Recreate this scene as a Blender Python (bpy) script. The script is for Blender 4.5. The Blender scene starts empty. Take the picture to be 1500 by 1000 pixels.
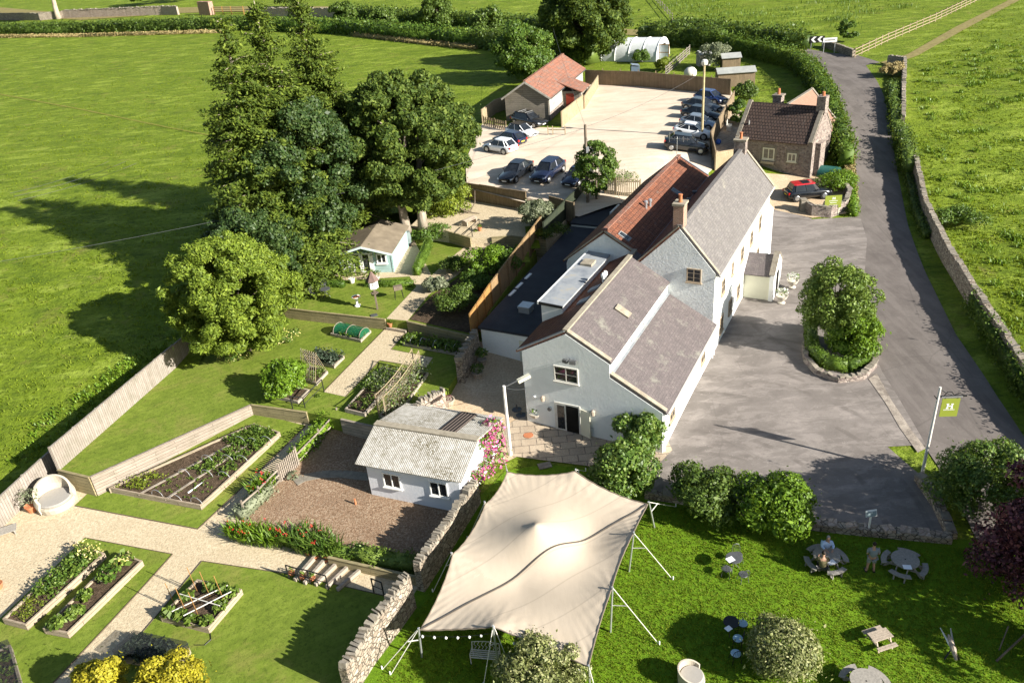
import bpy, bmesh, math, random
import numpy as np
from mathutils import Vector, Matrix
R = math.radians
rng = np.random.default_rng(7)
rnd = random.Random(5)
sc = bpy.context.scene
col = sc.collection

# ------------------------------------------------------------------ camera maths (photo is 1500 x 1000)
FP = 1166.0; TH = R(28.6); RO = R(-5.14); CH = 27.5
_c, _s = math.cos(TH), math.sin(TH); _cr, _sr = math.cos(RO), math.sin(RO)
_M = np.array([[_cr, -_sr, 0], [_sr, _cr, 0], [0, 0, 1.0]])
RT = _M @ np.array([1.0, 0, 0]); FW = _M @ np.array([0, -_s, _c]); UP = _M @ np.array([0, -_c, -_s])

def ray(x, y):
    d = np.array([(x - 750) / FP, (y - 500) / FP, 1.0]); return np.array([d @ RT, d @ FW, d @ UP])
def depth(P):
    return P[0] * RT[2] + P[1] * FW[2] + (P[2] - CH) * UP[2]
def ppm(P):                                   # photo pixels per metre at a point
    return FP / depth(P)
def sm(t):
    t = np.clip(t, 0, 1); return t * t * (3 - 2 * t)
PH = R(28.8); PB = (0.51, 40.11)              # the pub's axis and front corner
def G(x, y):                                  # height of the natural ground
    v = (x - PB[0]) * math.cos(PH) - (y - PB[1]) * math.sin(PH)
    w = sm((v + 6) / 14)
    ext = .02 * np.maximum(0, y - 75)
    gw = -.7 + 5.2 * sm((y - 26) / 58) + ext
    ge = -.7 + .7 * sm((y - 26) / 16) + 4.3 * sm((y - 56) / 44) + ext
    return gw * (1 - w) + ge * w
def at(x, y, off=0.0, z=None):                # pixel of the photo -> point on the ground (or on a level)
    d = ray(x, y)
    if z is not None:
        t = (z - CH) / d[2]; return np.array([d[0] * t, d[1] * t, z])
    lo, hi = 5.0, 900.0
    for _ in range(50):
        m = (lo + hi) / 2; P = d * m
        if P[2] + CH > G(P[0], P[1]) + off: lo = m
        else: hi = m
    return d * lo + np.array([0, 0, CH])
def above(x, y, P):                           # height of the pixel's ray over ground point P
    d = ray(x, y); t = (P[0] * d[0] + P[1] * d[1]) / (d[0] ** 2 + d[1] ** 2); return CH + d[2] * t
def hz(P, q):                                 # height of a feature at pixel q standing on P
    return above(q[0], q[1], P) - P[2]
T1, T2, T3 = 1.1, 1.9, 2.9                    # the garden terraces

# ------------------------------------------------------------------ mesh builder
class MB:
    def __init__(s): s.v = []; s.f = []; s.mi = []; s.cur = 0
    def add(s, vs, fs):
        o = len(s.v); s.v += [tuple(map(float, p)) for p in vs]
        s.f += [tuple(i + o for i in f) for f in fs]; s.mi += [s.cur] * len(fs); return s
    def box(s, c, d, rz=0, tilt=None):        # c = centre of the underside
        x, y, z = d[0] / 2, d[1] / 2, d[2]
        vs = [(-x, -y, 0), (x, -y, 0), (x, y, 0), (-x, y, 0), (-x, -y, z), (x, -y, z), (x, y, z), (-x, y, z)]
        m = Matrix.Rotation(rz, 3, 'Z')
        if tilt is not None: m = m @ tilt
        vs = [tuple(m @ Vector(v) + Vector(c)) for v in vs]
        return s.add(vs, [(3, 2, 1, 0), (4, 5, 6, 7), (0, 1, 5, 4), (1, 2, 6, 5), (2, 3, 7, 6), (3, 0, 4, 7)])
    def prism(s, poly, z0, z1):               # polygon in x, y; z0, z1 numbers or lists
        n = len(poly); a = z0 if hasattr(z0, '__len__') else [z0] * n; b = z1 if hasattr(z1, '__len__') else [z1] * n
        ar = sum(poly[i][0] * poly[(i + 1) % n][1] - poly[(i + 1) % n][0] * poly[i][1] for i in range(n))
        ix = range(n) if ar > 0 else range(n - 1, -1, -1)
        P = [poly[i] for i in ix]; a = [a[i] for i in ix]; b = [b[i] for i in ix]
        vs = [(p[0], p[1], q) for p, q in zip(P, a)] + [(p[0], p[1], q) for p, q in zip(P, b)]
        return s.add(vs, [tuple(range(n - 1, -1, -1)), tuple(range(n, 2 * n))] + [(i, (i + 1) % n, n + (i + 1) % n, n + i) for i in range(n)])
    def extr(s, sec, y0, y1):                 # section in x, z pushed along y
        n = len(sec)
        ar = sum(sec[i][0] * sec[(i + 1) % n][1] - sec[(i + 1) % n][0] * sec[i][1] for i in range(n))
        S = sec if ar > 0 else sec[::-1]
        vs = [(p[0], y0, p[1]) for p in S] + [(p[0], y1, p[1]) for p in S]
        return s.add(vs, [tuple(range(n)), tuple(range(2 * n - 1, n - 1, -1))] + [(n + i, n + (i + 1) % n, (i + 1) % n, i) for i in range(n)])
    def slab(s, p, q, y0, y1, th=.12):        # sloping roof slab between eave/ridge points (x, z)
        dx, dz = q[0] - p[0], q[1] - p[1]; l = math.hypot(dx, dz); nx, nz = -dz / l * th, dx / l * th
        if nz < 0: nx, nz = -nx, -nz
        return s.extr([p, q, (q[0] + nx, q[1] + nz), (p[0] + nx, p[1] + nz)], y0, y1)
    def bar(s, a, b, w, h=None):              # rectangular bar from a to b
        a = Vector(a); b = Vector(b); d = (b - a); l = d.length; d.normalize(); h = h or w
        up = Vector((0, 0, 1)) if abs(d.z) < .95 else Vector((0, 1, 0))
        x = d.cross(up).normalized(); y = x.cross(d).normalized()
        vs = []
        for p in (a, b):
            for i, j in ((-1, -1), (1, -1), (1, 1), (-1, 1)): vs.append(p + x * (i * w / 2) + y * (j * h / 2))
        return s.add(vs, [(3, 2, 1, 0), (4, 5, 6, 7), (0, 1, 5, 4), (1, 2, 6, 5), (2, 3, 7, 6), (3, 0, 4, 7)][:])
    def tube(s, pts, r, n=6, cap=True):
        pts = [Vector(p) for p in pts]; k = len(pts); rs = r if hasattr(r, '__len__') else [r] * k
        vs = []; ref = None
        for i, p in enumerate(pts):
            d = (pts[min(i + 1, k - 1)] - pts[max(i - 1, 0)]).normalized()
            if ref is None: ref = Vector((1, 0, 0)) if abs(d.x) < .9 else Vector((0, 1, 0))
            x = (ref - d * ref.dot(d)).normalized(); ref = x; y = d.cross(x)
            for j in range(n):
                t = 2 * math.pi * j / n; vs.append(p + (x * math.cos(t) + y * math.sin(t)) * rs[i])
        fs = [(i * n + j, i * n + (j + 1) % n, (i + 1) * n + (j + 1) % n, (i + 1) * n + j) for i in range(k - 1) for j in range(n)]
        if cap: fs += [tuple(range(n - 1, -1, -1)), tuple(range((k - 1) * n, k * n))]
        return s.add(vs, fs)
    def lathe(s, c, prof, n=16, sx=1, sy=1):  # prof = [(r, z)]
        vs = [(c[0] + r * math.cos(2 * math.pi * j / n) * sx, c[1] + r * math.sin(2 * math.pi * j / n) * sy, c[2] + z) for r, z in prof for j in range(n)]
        k = len(prof)
        fs = [(i * n + j, i * n + (j + 1) % n, (i + 1) * n + (j + 1) % n, (i + 1) * n + j) for i in range(k - 1) for j in range(n)]
        fs += [tuple(range(n - 1, -1, -1)), tuple(range((k - 1) * n, k * n))]
        return s.add(vs, fs)
    def build(s, name, mats, parent=None, world=False, smooth=False):
        me = bpy.data.meshes.new(name); V = np.array(s.v, float)
        if world and parent is not None: V = to_local(parent, V)
        me.from_pydata([tuple(p) for p in V], [], s.f); me.validate(); me.update()
        if not isinstance(mats, (list, tuple)): mats = [mats]
        for m in mats: me.materials.append(m)
        if len(mats) > 1 and len(me.polygons) == len(s.mi):
            me.polygons.foreach_set('material_index', s.mi)
        auto_uv(me)
        if smooth: me.polygons.foreach_set('use_smooth', [True] * len(me.polygons))
        o = bpy.data.objects.new(name, me); col.objects.link(o)
        if parent is not None: o.parent = parent
        return o

def auto_uv(me):                              # metres: u level along the face, v up the slope
    uv = me.uv_layers.new(name='UVMap'); buf = np.zeros(len(me.loops) * 2)
    for p in me.polygons:
        n = p.normal
        if abs(n.z) > .985: t = Vector((1, 0, 0)); b = Vector((0, 1, 0))
        else: t = Vector((-n.y, n.x, 0)).normalized(); b = n.cross(t)
        for li in p.loop_indices:
            c = me.vertices[me.loops[li].vertex_index].co
            buf[2 * li] = c.dot(t); buf[2 * li + 1] = c.dot(b)
    uv.data.foreach_set('uv', buf)

FR = {}
def to_local(o, V):
    loc, rz = FR[o.name]; V = np.asarray(V, float) - np.array(loc)
    c, s_ = math.cos(-rz), math.sin(-rz)
    return np.stack([V[:, 0] * c - V[:, 1] * s_, V[:, 0] * s_ + V[:, 1] * c, V[:, 2]], 1)
def tag(o, label, cat, group=None, kind=None):
    if label: o['label'] = label
    if cat: o['category'] = cat
    if group: o['group'] = group
    if kind: o['kind'] = kind
    return o
def thing(name, label, cat, loc, rz=0.0, group=None):
    o = bpy.data.objects.new(name, None); col.objects.link(o); o.empty_display_size = .3
    o.location = tuple(map(float, loc)); o.rotation_euler = (0, 0, rz); FR[o.name] = (tuple(map(float, loc)), rz)
    return tag(o, label, cat, group)
def dup(o, loc, rz, label=None, group=None, parent=None, scale=None):
    r = o.copy(); col.objects.link(r); r.location = tuple(map(float, loc)); r.rotation_euler = (0, 0, rz); FR[r.name] = (tuple(loc), rz)
    if label: r['label'] = label
    if group: r['group'] = group
    if scale: r.scale = (scale,) * 3
    for ch in list(o.children):
        c = ch.copy(); col.objects.link(c); c.parent = r
        for g in list(ch.children):
            d = g.copy(); col.objects.link(d); d.parent = c
    return r
def origin(o, loc):                           # give a one-mesh thing its origin at loc
    o.data.transform(Matrix.Translation(-Vector(tuple(map(float, loc))))); o.location = tuple(map(float, loc)); return o

# ------------------------------------------------------------------ materials
def srgb(h):
    if isinstance(h, str):
        v = [int(h[i:i + 2], 16) / 255 for i in (0, 2, 4)]
        return tuple(((c + .055) / 1.055) ** 2.4 if c > .04 else c / 12.92 for c in v)
    return tuple(h)
class NT:
    def __init__(s, name):
        s.m = bpy.data.materials.new(name); s.m.use_nodes = True; s.t = s.m.node_tree
        s.b = s.t.nodes['Principled BSDF']; s.out = s.t.nodes['Material Output']
    def n(s, typ, **k):
        o = s.t.nodes.new(typ)
        for a, v in k.items(): setattr(o, a, v)
        return o
    def l(s, a, b): s.t.links.new(a, b)
    def coord(s, kind='pos', scale=(1, 1, 1), rot=0):
        if kind == 'pos': o = s.n('ShaderNodeNewGeometry').outputs['Position']
        else: o = s.n('ShaderNodeTexCoord').outputs['UV' if kind == 'uv' else 'Object']
        mp = s.n('ShaderNodeMapping'); mp.inputs['Scale'].default_value = scale; mp.inputs['Rotation'].default_value = (0, 0, rot)
        s.l(o, mp.inputs[0]); return mp.outputs[0]
    def noise(s, co, scale, det=5, rough=.6, dist=0):
        o = s.n('ShaderNodeTexNoise'); o.inputs['Scale'].default_value = scale; o.inputs['Detail'].default_value = det
        o.inputs['Roughness'].default_value = rough; o.inputs['Distortion'].default_value = dist; s.l(co, o.inputs['Vector']); return o.outputs['Fac']
    def ramp(s, fac, stops):
        o = s.n('ShaderNodeValToRGB'); e = o.color_ramp.elements
        while len(e) < len(stops): e.new(.5)
        for q, (p, c) in zip(e, stops):
            q.position = p; q.color = (*srgb(c), 1) if not isinstance(c, float) else (c, c, c, 1)
        s.l(fac, o.inputs[0]); return o.outputs[0]
    def mix(s, f, a, b, mode='MIX'):
        o = s.n('ShaderNodeMix', data_type='RGBA', blend_type=mode)
        for i, v in ((0, f), (6, a), (7, b)):
            if hasattr(v, 'is_linked'): s.l(v, o.inputs[i])
            elif i == 0: o.inputs[0].default_value = v
            else: o.inputs[i].default_value = (*srgb(v), 1)
        return o.outputs[2]
    def bump(s, h, st, dist=.05, prev=None):
        o = s.n('ShaderNodeBump'); o.inputs['Strength'].default_value = st; o.inputs['Distance'].default_value = dist
        s.l(h, o.inputs['Height'])
        if prev is not None: s.l(prev, o.inputs['Normal'])
        return o.outputs[0]
    def done(s, c, rough=.85, nrm=None, spec=.25, metal=0, coat=0):
        if hasattr(c, 'is_linked'): s.l(c, s.b.inputs['Base Color'])
        else: s.b.inputs['Base Color'].default_value = (*srgb(c), 1)
        s.b.inputs['Roughness'].default_value = rough; s.b.inputs['Specular IOR Level'].default_value = spec; s.b.inputs['Metallic'].default_value = metal
        if coat: s.b.inputs['Coat Weight'].default_value = coat; s.b.inputs['Coat Roughness'].default_value = .05
        if nrm is not None: s.l(nrm, s.b.inputs['Normal'])
        return s.m

def plain(name, c, rough=.6, spec=.3, metal=0, var=.12, sc_=6, coat=0, bump=0):
    t = NT(name); co = t.coord('obj'); f = t.noise(co, sc_, 5); c = srgb(c)
    k = t.ramp(f, [(.3, tuple(x * (1 - var) for x in c)), (.7, tuple(min(1, x * (1 + var)) for x in c))])
    return t.done(k, rough, t.bump(f, bump, .02) if bump else None, spec, metal, coat)
def mottled(name, stops, scale, rough=.9, bump=.3, bd=.03, big=None, fine=None, coord='pos', stretch=(1, 1, 1), rot=0):
    t = NT(name); co = t.coord(coord, stretch, rot); f = t.noise(co, scale, 7, .65)
    c = t.ramp(f, stops)
    if big:
        g = t.ramp(t.noise(co, big[0], 4, .6, .4), [(.38, 0.0), (.62, 1.0)]); c = t.mix(g, c, t.mix(big[2] if len(big) > 2 else .6, c, big[1]))
    h = f
    if fine:
        h = t.noise(co, fine[0], 3, .7); c = t.mix(t.ramp(h, [(.35, 0.0), (.65, 1.0)]), t.mix(fine[1], c, (0.01, .012, .005)), c)
    return t.done(c, rough, t.bump(h, bump, bd), .15)
def tiles(name, c1, c2, c3, w, h, mortar='2a2320', patch=None, bump=.6, rough=.85, gap=.03, lich=(.30, .28, .21)):
    t = NT(name); co = t.coord('uv'); b = t.n('ShaderNodeTexBrick'); t.l(co, b.inputs['Vector'])
    b.inputs['Scale'].default_value = 1; b.inputs['Brick Width'].default_value = w; b.inputs['Row Height'].default_value = h
    b.inputs['Mortar Size'].default_value = gap * h; b.inputs['Mortar Smooth'].default_value = .3; b.inputs['Bias'].default_value = 0
    for k, v in (('Color1', c1), ('Color2', c2), ('Mortar', mortar)): b.inputs[k].default_value = (*srgb(v), 1)
    c = b.outputs['Color']
    f = t.noise(co, 1.3, 6, .7); c = t.mix(t.ramp(f, [(.42, 0.0), (.68, 1.0)]), c, t.mix(.55, c, c3))
    if patch:
        f2 = t.noise(co, patch[0], 5, .75); c = t.mix(t.ramp(f2, [(patch[2], 0.0), (patch[2] + .12, 1.0)]), c, patch[1])
    f3 = t.noise(co, 14, 3); c = t.mix(.35, c, t.ramp(f3, [(.3, .25), (.7, .9)]), 'OVERLAY')
    st = t.noise(t.coord('uv', (2.2, .22, 1)), 1.6, 6, .7); c = t.mix(t.ramp(st, [(.5, 0.0), (.68, .55)]), c, t.mix(.6, c, c3)); c = t.mix(t.ramp(st, [(.3, .45), (.42, 0.0)]), c, t.mix(.35, c, (.42, .40, .36)))
    sp = t.noise(t.coord('uv'), 5, 6, .85); c = t.mix(t.ramp(sp, [(.60, 0.0), (.68, .5)]), c, lich)
    hh = t.mix(.75, f3, b.outputs['Fac'], 'SUBTRACT')
    return t.done(c, rough, t.bump(hh, bump, .03), .2)
def planks(name, c1, c2, width, vertical=True, length=2.4, gap='1c1712', rough=.85, bump=.6, grain=.4):
    t = NT(name); co = t.coord('uv', rot=R(90) if vertical else 0); b = t.n('ShaderNodeTexBrick'); t.l(co, b.inputs['Vector'])
    b.inputs['Scale'].default_value = 1; b.inputs['Brick Width'].default_value = length; b.inputs['Row Height'].default_value = width
    b.inputs['Mortar Size'].default_value = .012; b.inputs['Mortar Smooth'].default_value = .2
    for k, v in (('Color1', c1), ('Color2', c2), ('Mortar', gap)): b.inputs[k].default_value = (*srgb(v), 1)
    st = t.coord('uv', (14, 1.2, 1) if vertical else (1.2, 14, 1)); f = t.noise(st, 2, 6, .7)
    c = t.mix(grain, b.outputs['Color'], t.ramp(f, [(.3, .2), (.7, .85)]), 'OVERLAY')
    c = t.mix(t.ramp(t.noise(t.coord('uv'), .9, 4), [(.45, 0.0), (.7, .6)]), c, t.mix(.5, c, (.06, .07, .03)))
    return t.done(c, rough, t.bump(t.mix(.7, f, b.outputs['Fac'], 'SUBTRACT'), bump, .015), .2)
def rubble(name, stops, scale=3.2, mortar='8d8474', bump=.9, sq=1.5, coord='obj'):
    t = NT(name); co = t.coord(coord, (1, 1, sq)); nd = t.n('ShaderNodeTexNoise'); nd.inputs['Scale'].default_value = 2.5; t.l(co, nd.inputs['Vector'])
    co2 = t.mix(.12, co, nd.outputs['Color'], 'ADD')
    v = t.n('ShaderNodeTexVoronoi'); v.inputs['Scale'].default_value = scale; t.l(co2, v.inputs['Vector'])
    e = t.n('ShaderNodeTexVoronoi', feature='DISTANCE_TO_EDGE'); e.inputs['Scale'].default_value = scale; t.l(co2, e.inputs['Vector'])
    sep = t.n('ShaderNodeSeparateColor'); t.l(v.outputs['Color'], sep.inputs[0]); c = t.ramp(sep.outputs[0], stops)
    f = t.noise(co, 9, 5); c = t.mix(.4, c, t.ramp(f, [(.3, .25), (.7, .85)]), 'OVERLAY')
    m = t.ramp(e.outputs['Distance'], [(.02, 0.0), (.09, 1.0)]); c = t.mix(m, mortar, c)
    return t.done(c, .9, t.bump(t.mix(.3, m, f), bump, .06), .15)
def leafy(name, a, b, c=None, rough=.5, trans=.24, spec=.3):
    t = NT(name); g = t.n('ShaderNodeNewGeometry'); st = [(0, a), (.6, b), (1, c or b)]
    k = t.ramp(g.outputs['Random Per Island'], st)
    f = t.noise(t.coord('pos'), .8, 3); k = t.mix(t.ramp(f, [(.35, 0.0), (.65, .5)]), k, t.mix(.6, k, a))
    t.done(k, rough, None, spec); tr = t.n('ShaderNodeBsdfTranslucent'); mx = t.n('ShaderNodeMixShader'); mx.inputs[0].default_value = trans
    t.l(t.mix(.35, k, (.28, .34, .02), 'MIX') if trans > .21 else k, tr.inputs[0]); t.l(t.b.outputs[0], mx.inputs[1]); t.l(tr.outputs[0], mx.inputs[2]); t.l(mx.outputs[0], t.out.inputs[0])
    return t.m
def carpaint(name, c, metal=.3, rough=.22):
    t = NT(name); return t.done(c, rough, None, .5, metal, .8)
def glassy(name, c=(.012, .014, .016), rough=.06):
    t = NT(name); f = t.noise(t.coord('obj'), 2.2, 3); return t.done(t.ramp(f, [(.3, c), (.75, tuple(x * 2.2 for x in c))]), rough, None, .6)

m = {}
m['field'] = None
def grassmat(name, lo, mid, hi, sc_=1.6, dry=None, fine=9, bump=1.0, bd=.12, drylo=.55, mow=0, blot=False):
    t = NT(name); co = t.coord('pos'); f = t.noise(co, sc_, 8, .72, .3)
    c = t.ramp(f, [(.3, lo), (.5, mid), (.7, hi)])
    big = t.noise(co, .09, 4, .6, .5); c = t.mix(t.ramp(big, [(.4, 0.0), (.65, .7)]), c, t.mix(.5, c, hi))
    if dry:
        d = t.noise(co, .35, 6, .75, .6); c = t.mix(t.ramp(d, [(drylo, 0.0), (drylo + .13, .55)]), c, dry)
    g2 = t.noise(t.coord('pos', (.5, 1.1, 1), R(25)), .33, 6, .75, .4); c = t.mix(t.ramp(g2, [(.36, .6), (.48, 0.0)]), c, t.mix(.5, c, lo)); c = t.mix(t.ramp(g2, [(.56, 0.0), (.68, .5)]), c, hi)
    if blot:
        b4 = t.noise(t.coord('pos', (.35, .8, 1)), .55, 8, .75, .3); c = t.mix(t.ramp(b4, [(.38, .8), (.46, 0.0)]), c, t.mix(.55, c, (.04, .08, .006))); c = t.mix(t.ramp(b4, [(.53, 0.0), (.61, .55)]), c, (.29, .36, .055)); b2 = t.noise(t.coord('pos', (.55, 1.5, 1)), 1.0, 6, .75, .3); c = t.mix(t.ramp(b2, [(.36, .8), (.44, 0.0)]), c, t.mix(.62, c, (.02, .045, .004))); c = t.mix(t.ramp(b2, [(.57, 0.0), (.66, .55)]), c, (.27, .35, .05)); b3 = t.noise(t.coord('pos', (.4, 1.2, 1)), .5, 7, .8, .3); c = t.mix(t.ramp(b3, [(.60, 0.0), (.68, .5)]), c, (.23, .22, .08))
    if mow:
        wv = t.n('ShaderNodeTexWave', wave_type='BANDS', bands_direction='X'); wv.inputs['Scale'].default_value = .55; wv.inputs['Distortion'].default_value = 1.5; wv.inputs['Detail'].default_value = 3; wv.inputs['Detail Scale'].default_value = .6; t.l(t.coord('pos', rot=R(mow)), wv.inputs['Vector']); c = t.mix(t.ramp(wv.outputs['Fac'], [(.35, .22), (.6, 0.0)]), c, lo)
    fn = t.noise(co, fine, 4, .8); c = t.mix(t.ramp(fn, [(.3, 1.0), (.5, 0.0)]), c, t.mix(.55, c, (.008, .02, .002)))
    h = t.mix(.5, f, fn)
    return t.done(c, .85, t.bump(h, bump, bd), .12)
m['field'] = grassmat('meadow grass', (.075, .115, .010), (.125, .18, .012), (.165, .22, .018), .7, (.19, .155, .05), 3.2, 1.0, .35, .55, blot=True)
m['pathgrass'] = grassmat('trodden grass', (0.137, 0.144, 0.022), (0.171, 0.180, 0.029), (0.205, 0.207, 0.043), 1.1, (0.222, 0.198, 0.058), 4, .6, .1, .5)
m['pubgrass'] = grassmat('pub lawn grass', (0.062, 0.125, 0.007), (0.106, 0.200, 0.009), (0.149, 0.250, 0.011), 2.2, (0.199, 0.200, 0.042), 12, 1.0, .08, .62)
m['lawn'] = grassmat('mown lawn grass', (0.086, 0.127, 0.015), (0.136, 0.188, 0.022), (0.180, 0.229, 0.036), 1.3, (0.220, 0.210, 0.055), 7, .8, .05, .5, mow=62)
def roadmat():
    t = NT('worn road asphalt'); co = t.coord('pos'); c = t.ramp(t.noise(co, .4, 9, .7), [(.28, (.10, .087, .08)), (.5, (.135, .118, .108)), (.75, (.175, .155, .142))])
    q = t.noise(t.coord('pos', (1.1, .16, 1), R(-14)), 1.0, 6, .65, .3); c = t.mix(t.ramp(q, [(.5, 0.0), (.6, .45)]), c, (.185, .163, .15)); c = t.mix(t.ramp(q, [(.36, .55), (.43, 0.0)]), c, (.10, .087, .08))
    e = t.n('ShaderNodeTexVoronoi', feature='DISTANCE_TO_EDGE'); e.inputs['Scale'].default_value = .2; t.l(t.mix(.15, co, t.n('ShaderNodeTexNoise').outputs['Color'], 'ADD'), e.inputs['Vector']); c = t.mix(t.ramp(e.outputs['Distance'], [(.003, .35), (.009, 0.0)]), c, (.085, .075, .068))
    g = t.noise(co, 15, 5, .85); c = t.mix(t.ramp(g, [(.30, .5), (.46, 0.0)]), c, (.09, .078, .07)); c = t.mix(t.ramp(t.noise(co, 2.4, 8, .85), [(.60, 0.0), (.66, .35)]), c, (.30, .27, .245)); return t.done(c, .9, t.bump(g, .35, .02), .15)
m['asphalt'] = roadmat()
def forecourtmat():
    t = NT('dusty forecourt asphalt'); co = t.coord('pos'); f = t.noise(co, .16, 10, .7, .6); c = t.ramp(f, [(.28, (.122, .107, .097)), (.42, (.155, .137, .125)), (.52, (.18, .16, .146)), (.60, (.205, .182, .167)), (.72, (.24, .213, .194))])
    for scl, rot, am in (((.4, 1.0, 1), 66, .32), ((.35, 1.1, 1), 14, .3)):        # dust swept into lines by tyres
        q = t.noise(t.coord('pos', scl, R(rot)), 1.0, 9, .72, .4); c = t.mix(t.ramp(q, [(.52, 0.0), (.56, am)]), c, t.mix(.6, c, (.40, .355, .325))); c = t.mix(t.ramp(q, [(.38, am), (.43, 0.0)]), c, t.mix(.55, c, (.11, .096, .088)))
    for off, sc_, mk in (((-9, -31, 0), .16, .5), ((-30, -52, 0), .11, .54)):         # faint rings where cars have turned
        w = t.n('ShaderNodeTexWave', wave_type='RINGS', rings_direction='Z'); w.inputs['Scale'].default_value = sc_; w.inputs['Distortion'].default_value = 1.2; w.inputs['Detail'].default_value = 4
        mp = t.n('ShaderNodeMapping'); mp.inputs['Location'].default_value = off; t.l(t.n('ShaderNodeNewGeometry').outputs['Position'], mp.inputs[0]); t.l(mp.outputs[0], w.inputs['Vector'])
        k = t.mix(1.0, t.ramp(w.outputs['Fac'], [(.90, 0.0), (.97, .55)]), t.ramp(t.noise(co, .3, 4), [(mk, 0.0), (mk + .08, 1.0)]), 'MULTIPLY'); c = t.mix(k, c, (.12, .105, .095))
    e = t.n('ShaderNodeTexVoronoi', feature='DISTANCE_TO_EDGE'); e.inputs['Scale'].default_value = .17; t.l(t.mix(.2, co, t.n('ShaderNodeTexNoise').outputs['Color'], 'ADD'), e.inputs['Vector'])
    c = t.mix(t.ramp(e.outputs['Distance'], [(.002, .28), (.007, 0.0)]), c, (.11, .098, .09))
    g = t.noise(co, 14, 5, .85); c = t.mix(t.ramp(g, [(.30, .55), (.46, 0.0)]), c, (.10, .088, .08)); c = t.mix(t.ramp(t.noise(co, 3.2, 8, .85), [(.60, 0.0), (.65, .5)]), c, (.43, .39, .355))
    return t.done(c, .92, t.bump(g, .35, .02), .15)
m['forecourt'] = forecourtmat()
m['carpark'] = mottled('pale limestone car park', [(.25, (0.487, 0.395, 0.295)), (.5, (0.571, 0.477, 0.367)), (.8, (0.638, 0.543, 0.431))], .5, .95, .35, .02, (.12, (0.454, 0.362, 0.271), .4), (14, .15))
def carparkmat():
    t = NT('pale limestone car park'); co = t.coord('pos'); c = t.ramp(t.noise(co, .5, 7, .65), [(.25, (.47, .385, .29)), (.5, (.55, .46, .36)), (.8, (.62, .53, .425))])
    for scl, rot in (((.10, .9, 1), 62), ((.12, .8, 1), 25)): q = t.noise(t.coord('pos', scl, R(rot)), 1.2, 5, .6, .5); c = t.mix(t.ramp(q, [(.52, 0.0), (.66, .5)]), c, (.42, .34, .255)); c = t.mix(t.ramp(q, [(.3, .5), (.42, 0.0)]), c, (.66, .57, .46))
    g = t.noise(co, 9, 5, .8); c = t.mix(t.ramp(g, [(.32, .6), (.45, 0.0)]), c, (.30, .24, .18)); return t.done(c, .95, t.bump(g, .5, .03), .15)
m['carpark'] = carparkmat()
m['strip'] = mottled('gritty road edge', [(.35, (.20, .17, .145)), (.5, (.33, .285, .24)), (.65, (.44, .385, .325))], 1.6, .95, .5, .02, None, (14, .3))
m['gravel'] = mottled('beige pea gravel', [(.3, (0.429, 0.339, 0.221)), (.5, (0.553, 0.459, 0.310)), (.7, (0.661, 0.560, 0.399))], 7, .95, .9, .03, (.35, (0.464, 0.368, 0.239), .35), (11, .3))
m['court'] = mottled('courtyard gravel', [(.3, (.42, .31, .20)), (.5, (.56, .43, .29)), (.7, (.66, .53, .37))], 7, .95, .6, .02, (.5, (.42, .30, .19), .4), (13, .3))
m['bark'] = mottled('bark mulch', [(.28, (0.111, 0.064, 0.038)), (.45, (0.290, 0.186, 0.117)), (.6, (0.424, 0.314, 0.217)), (.75, (0.580, 0.488, 0.386))], 9, .95, 1, .05, (.5, (0.222, 0.139, 0.088), .4), (16, .45))
m['soil'] = mottled('garden soil', [(.3, (0.053, 0.033, 0.021)), (.5, (0.112, 0.075, 0.051)), (.7, (0.195, 0.135, 0.090))], 5, .95, 1, .06, (.6, (0.075, 0.053, 0.030), .5), (12, .6))
m['edge'] = plain('dark edging board', (.10, .075, .05), .9)
m['tyremark'] = mottled('darker worn tarmac', [(.3, (.125, .108, .097)), (.7, (.17, .15, .134))], 1.2, .92, .3, .02, None, (14, .3))
m['track'] = mottled('dirt track', [(.3, (0.130, 0.105, 0.041)), (.5, (0.202, 0.170, 0.066)), (.7, (0.246, 0.218, 0.087))], 2, .95, .5, .04)
m['paving'] = tiles('stone paving slabs', (0.378, 0.306, 0.225), (0.306, 0.243, 0.180), (0.432, 0.360, 0.270), .9, .6, (0.144, 0.117, 0.090), None, .3, .9, .06)
m['render'] = None
def rendermat(name, base, stain, st=.5, patchy=False):
    t = NT(name); co = t.coord('obj'); f = t.noise(co, .9, 6, .7, .5); c = t.mix(t.ramp(f, [(.45, 0.0), (.75, st)]), base, stain)
    v = t.noise(t.coord('obj', (3, 3, .25)), 1.1, 5, .7); c = t.mix(t.ramp(v, [(.55, 0.0), (.8, .35)]), c, t.mix(.6, c, stain))
    h = t.noise(co, 3.2 if patchy else 5, 6, .65, 1.2 if patchy else 0)
    return t.done(c, .85, t.bump(h, .75 if patchy else .3, .12 if patchy else .035), .2)
m['render'] = rendermat('white painted render', (.74, .765, .755), (.56, .58, .57), .45)
m['roughrender'] = rendermat('rough white render', (.74, .765, .755), (.56, .59, .58), .45, True)
m['shedrender'] = rendermat('lilac white shed paint', (.70, .71, .74), (.58, .58, .62), .35)
m['tile_purple'] = tiles('purple grey roof tiles', (0.135, 0.114, 0.113), (0.106, 0.091, 0.091), (0.084, 0.074, 0.074), .28, .17, (0.051, 0.045, 0.044), (.55, (0.185, 0.177, 0.153), .56), .55)
m['tile_grey'] = tiles('grey clay roof tiles', (0.164, 0.154, 0.147), (0.128, 0.119, 0.118), (0.098, 0.091, 0.088), .28, .18, (0.061, 0.056, 0.055), (.6, (0.219, 0.207, 0.176), .6), .55)
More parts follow.
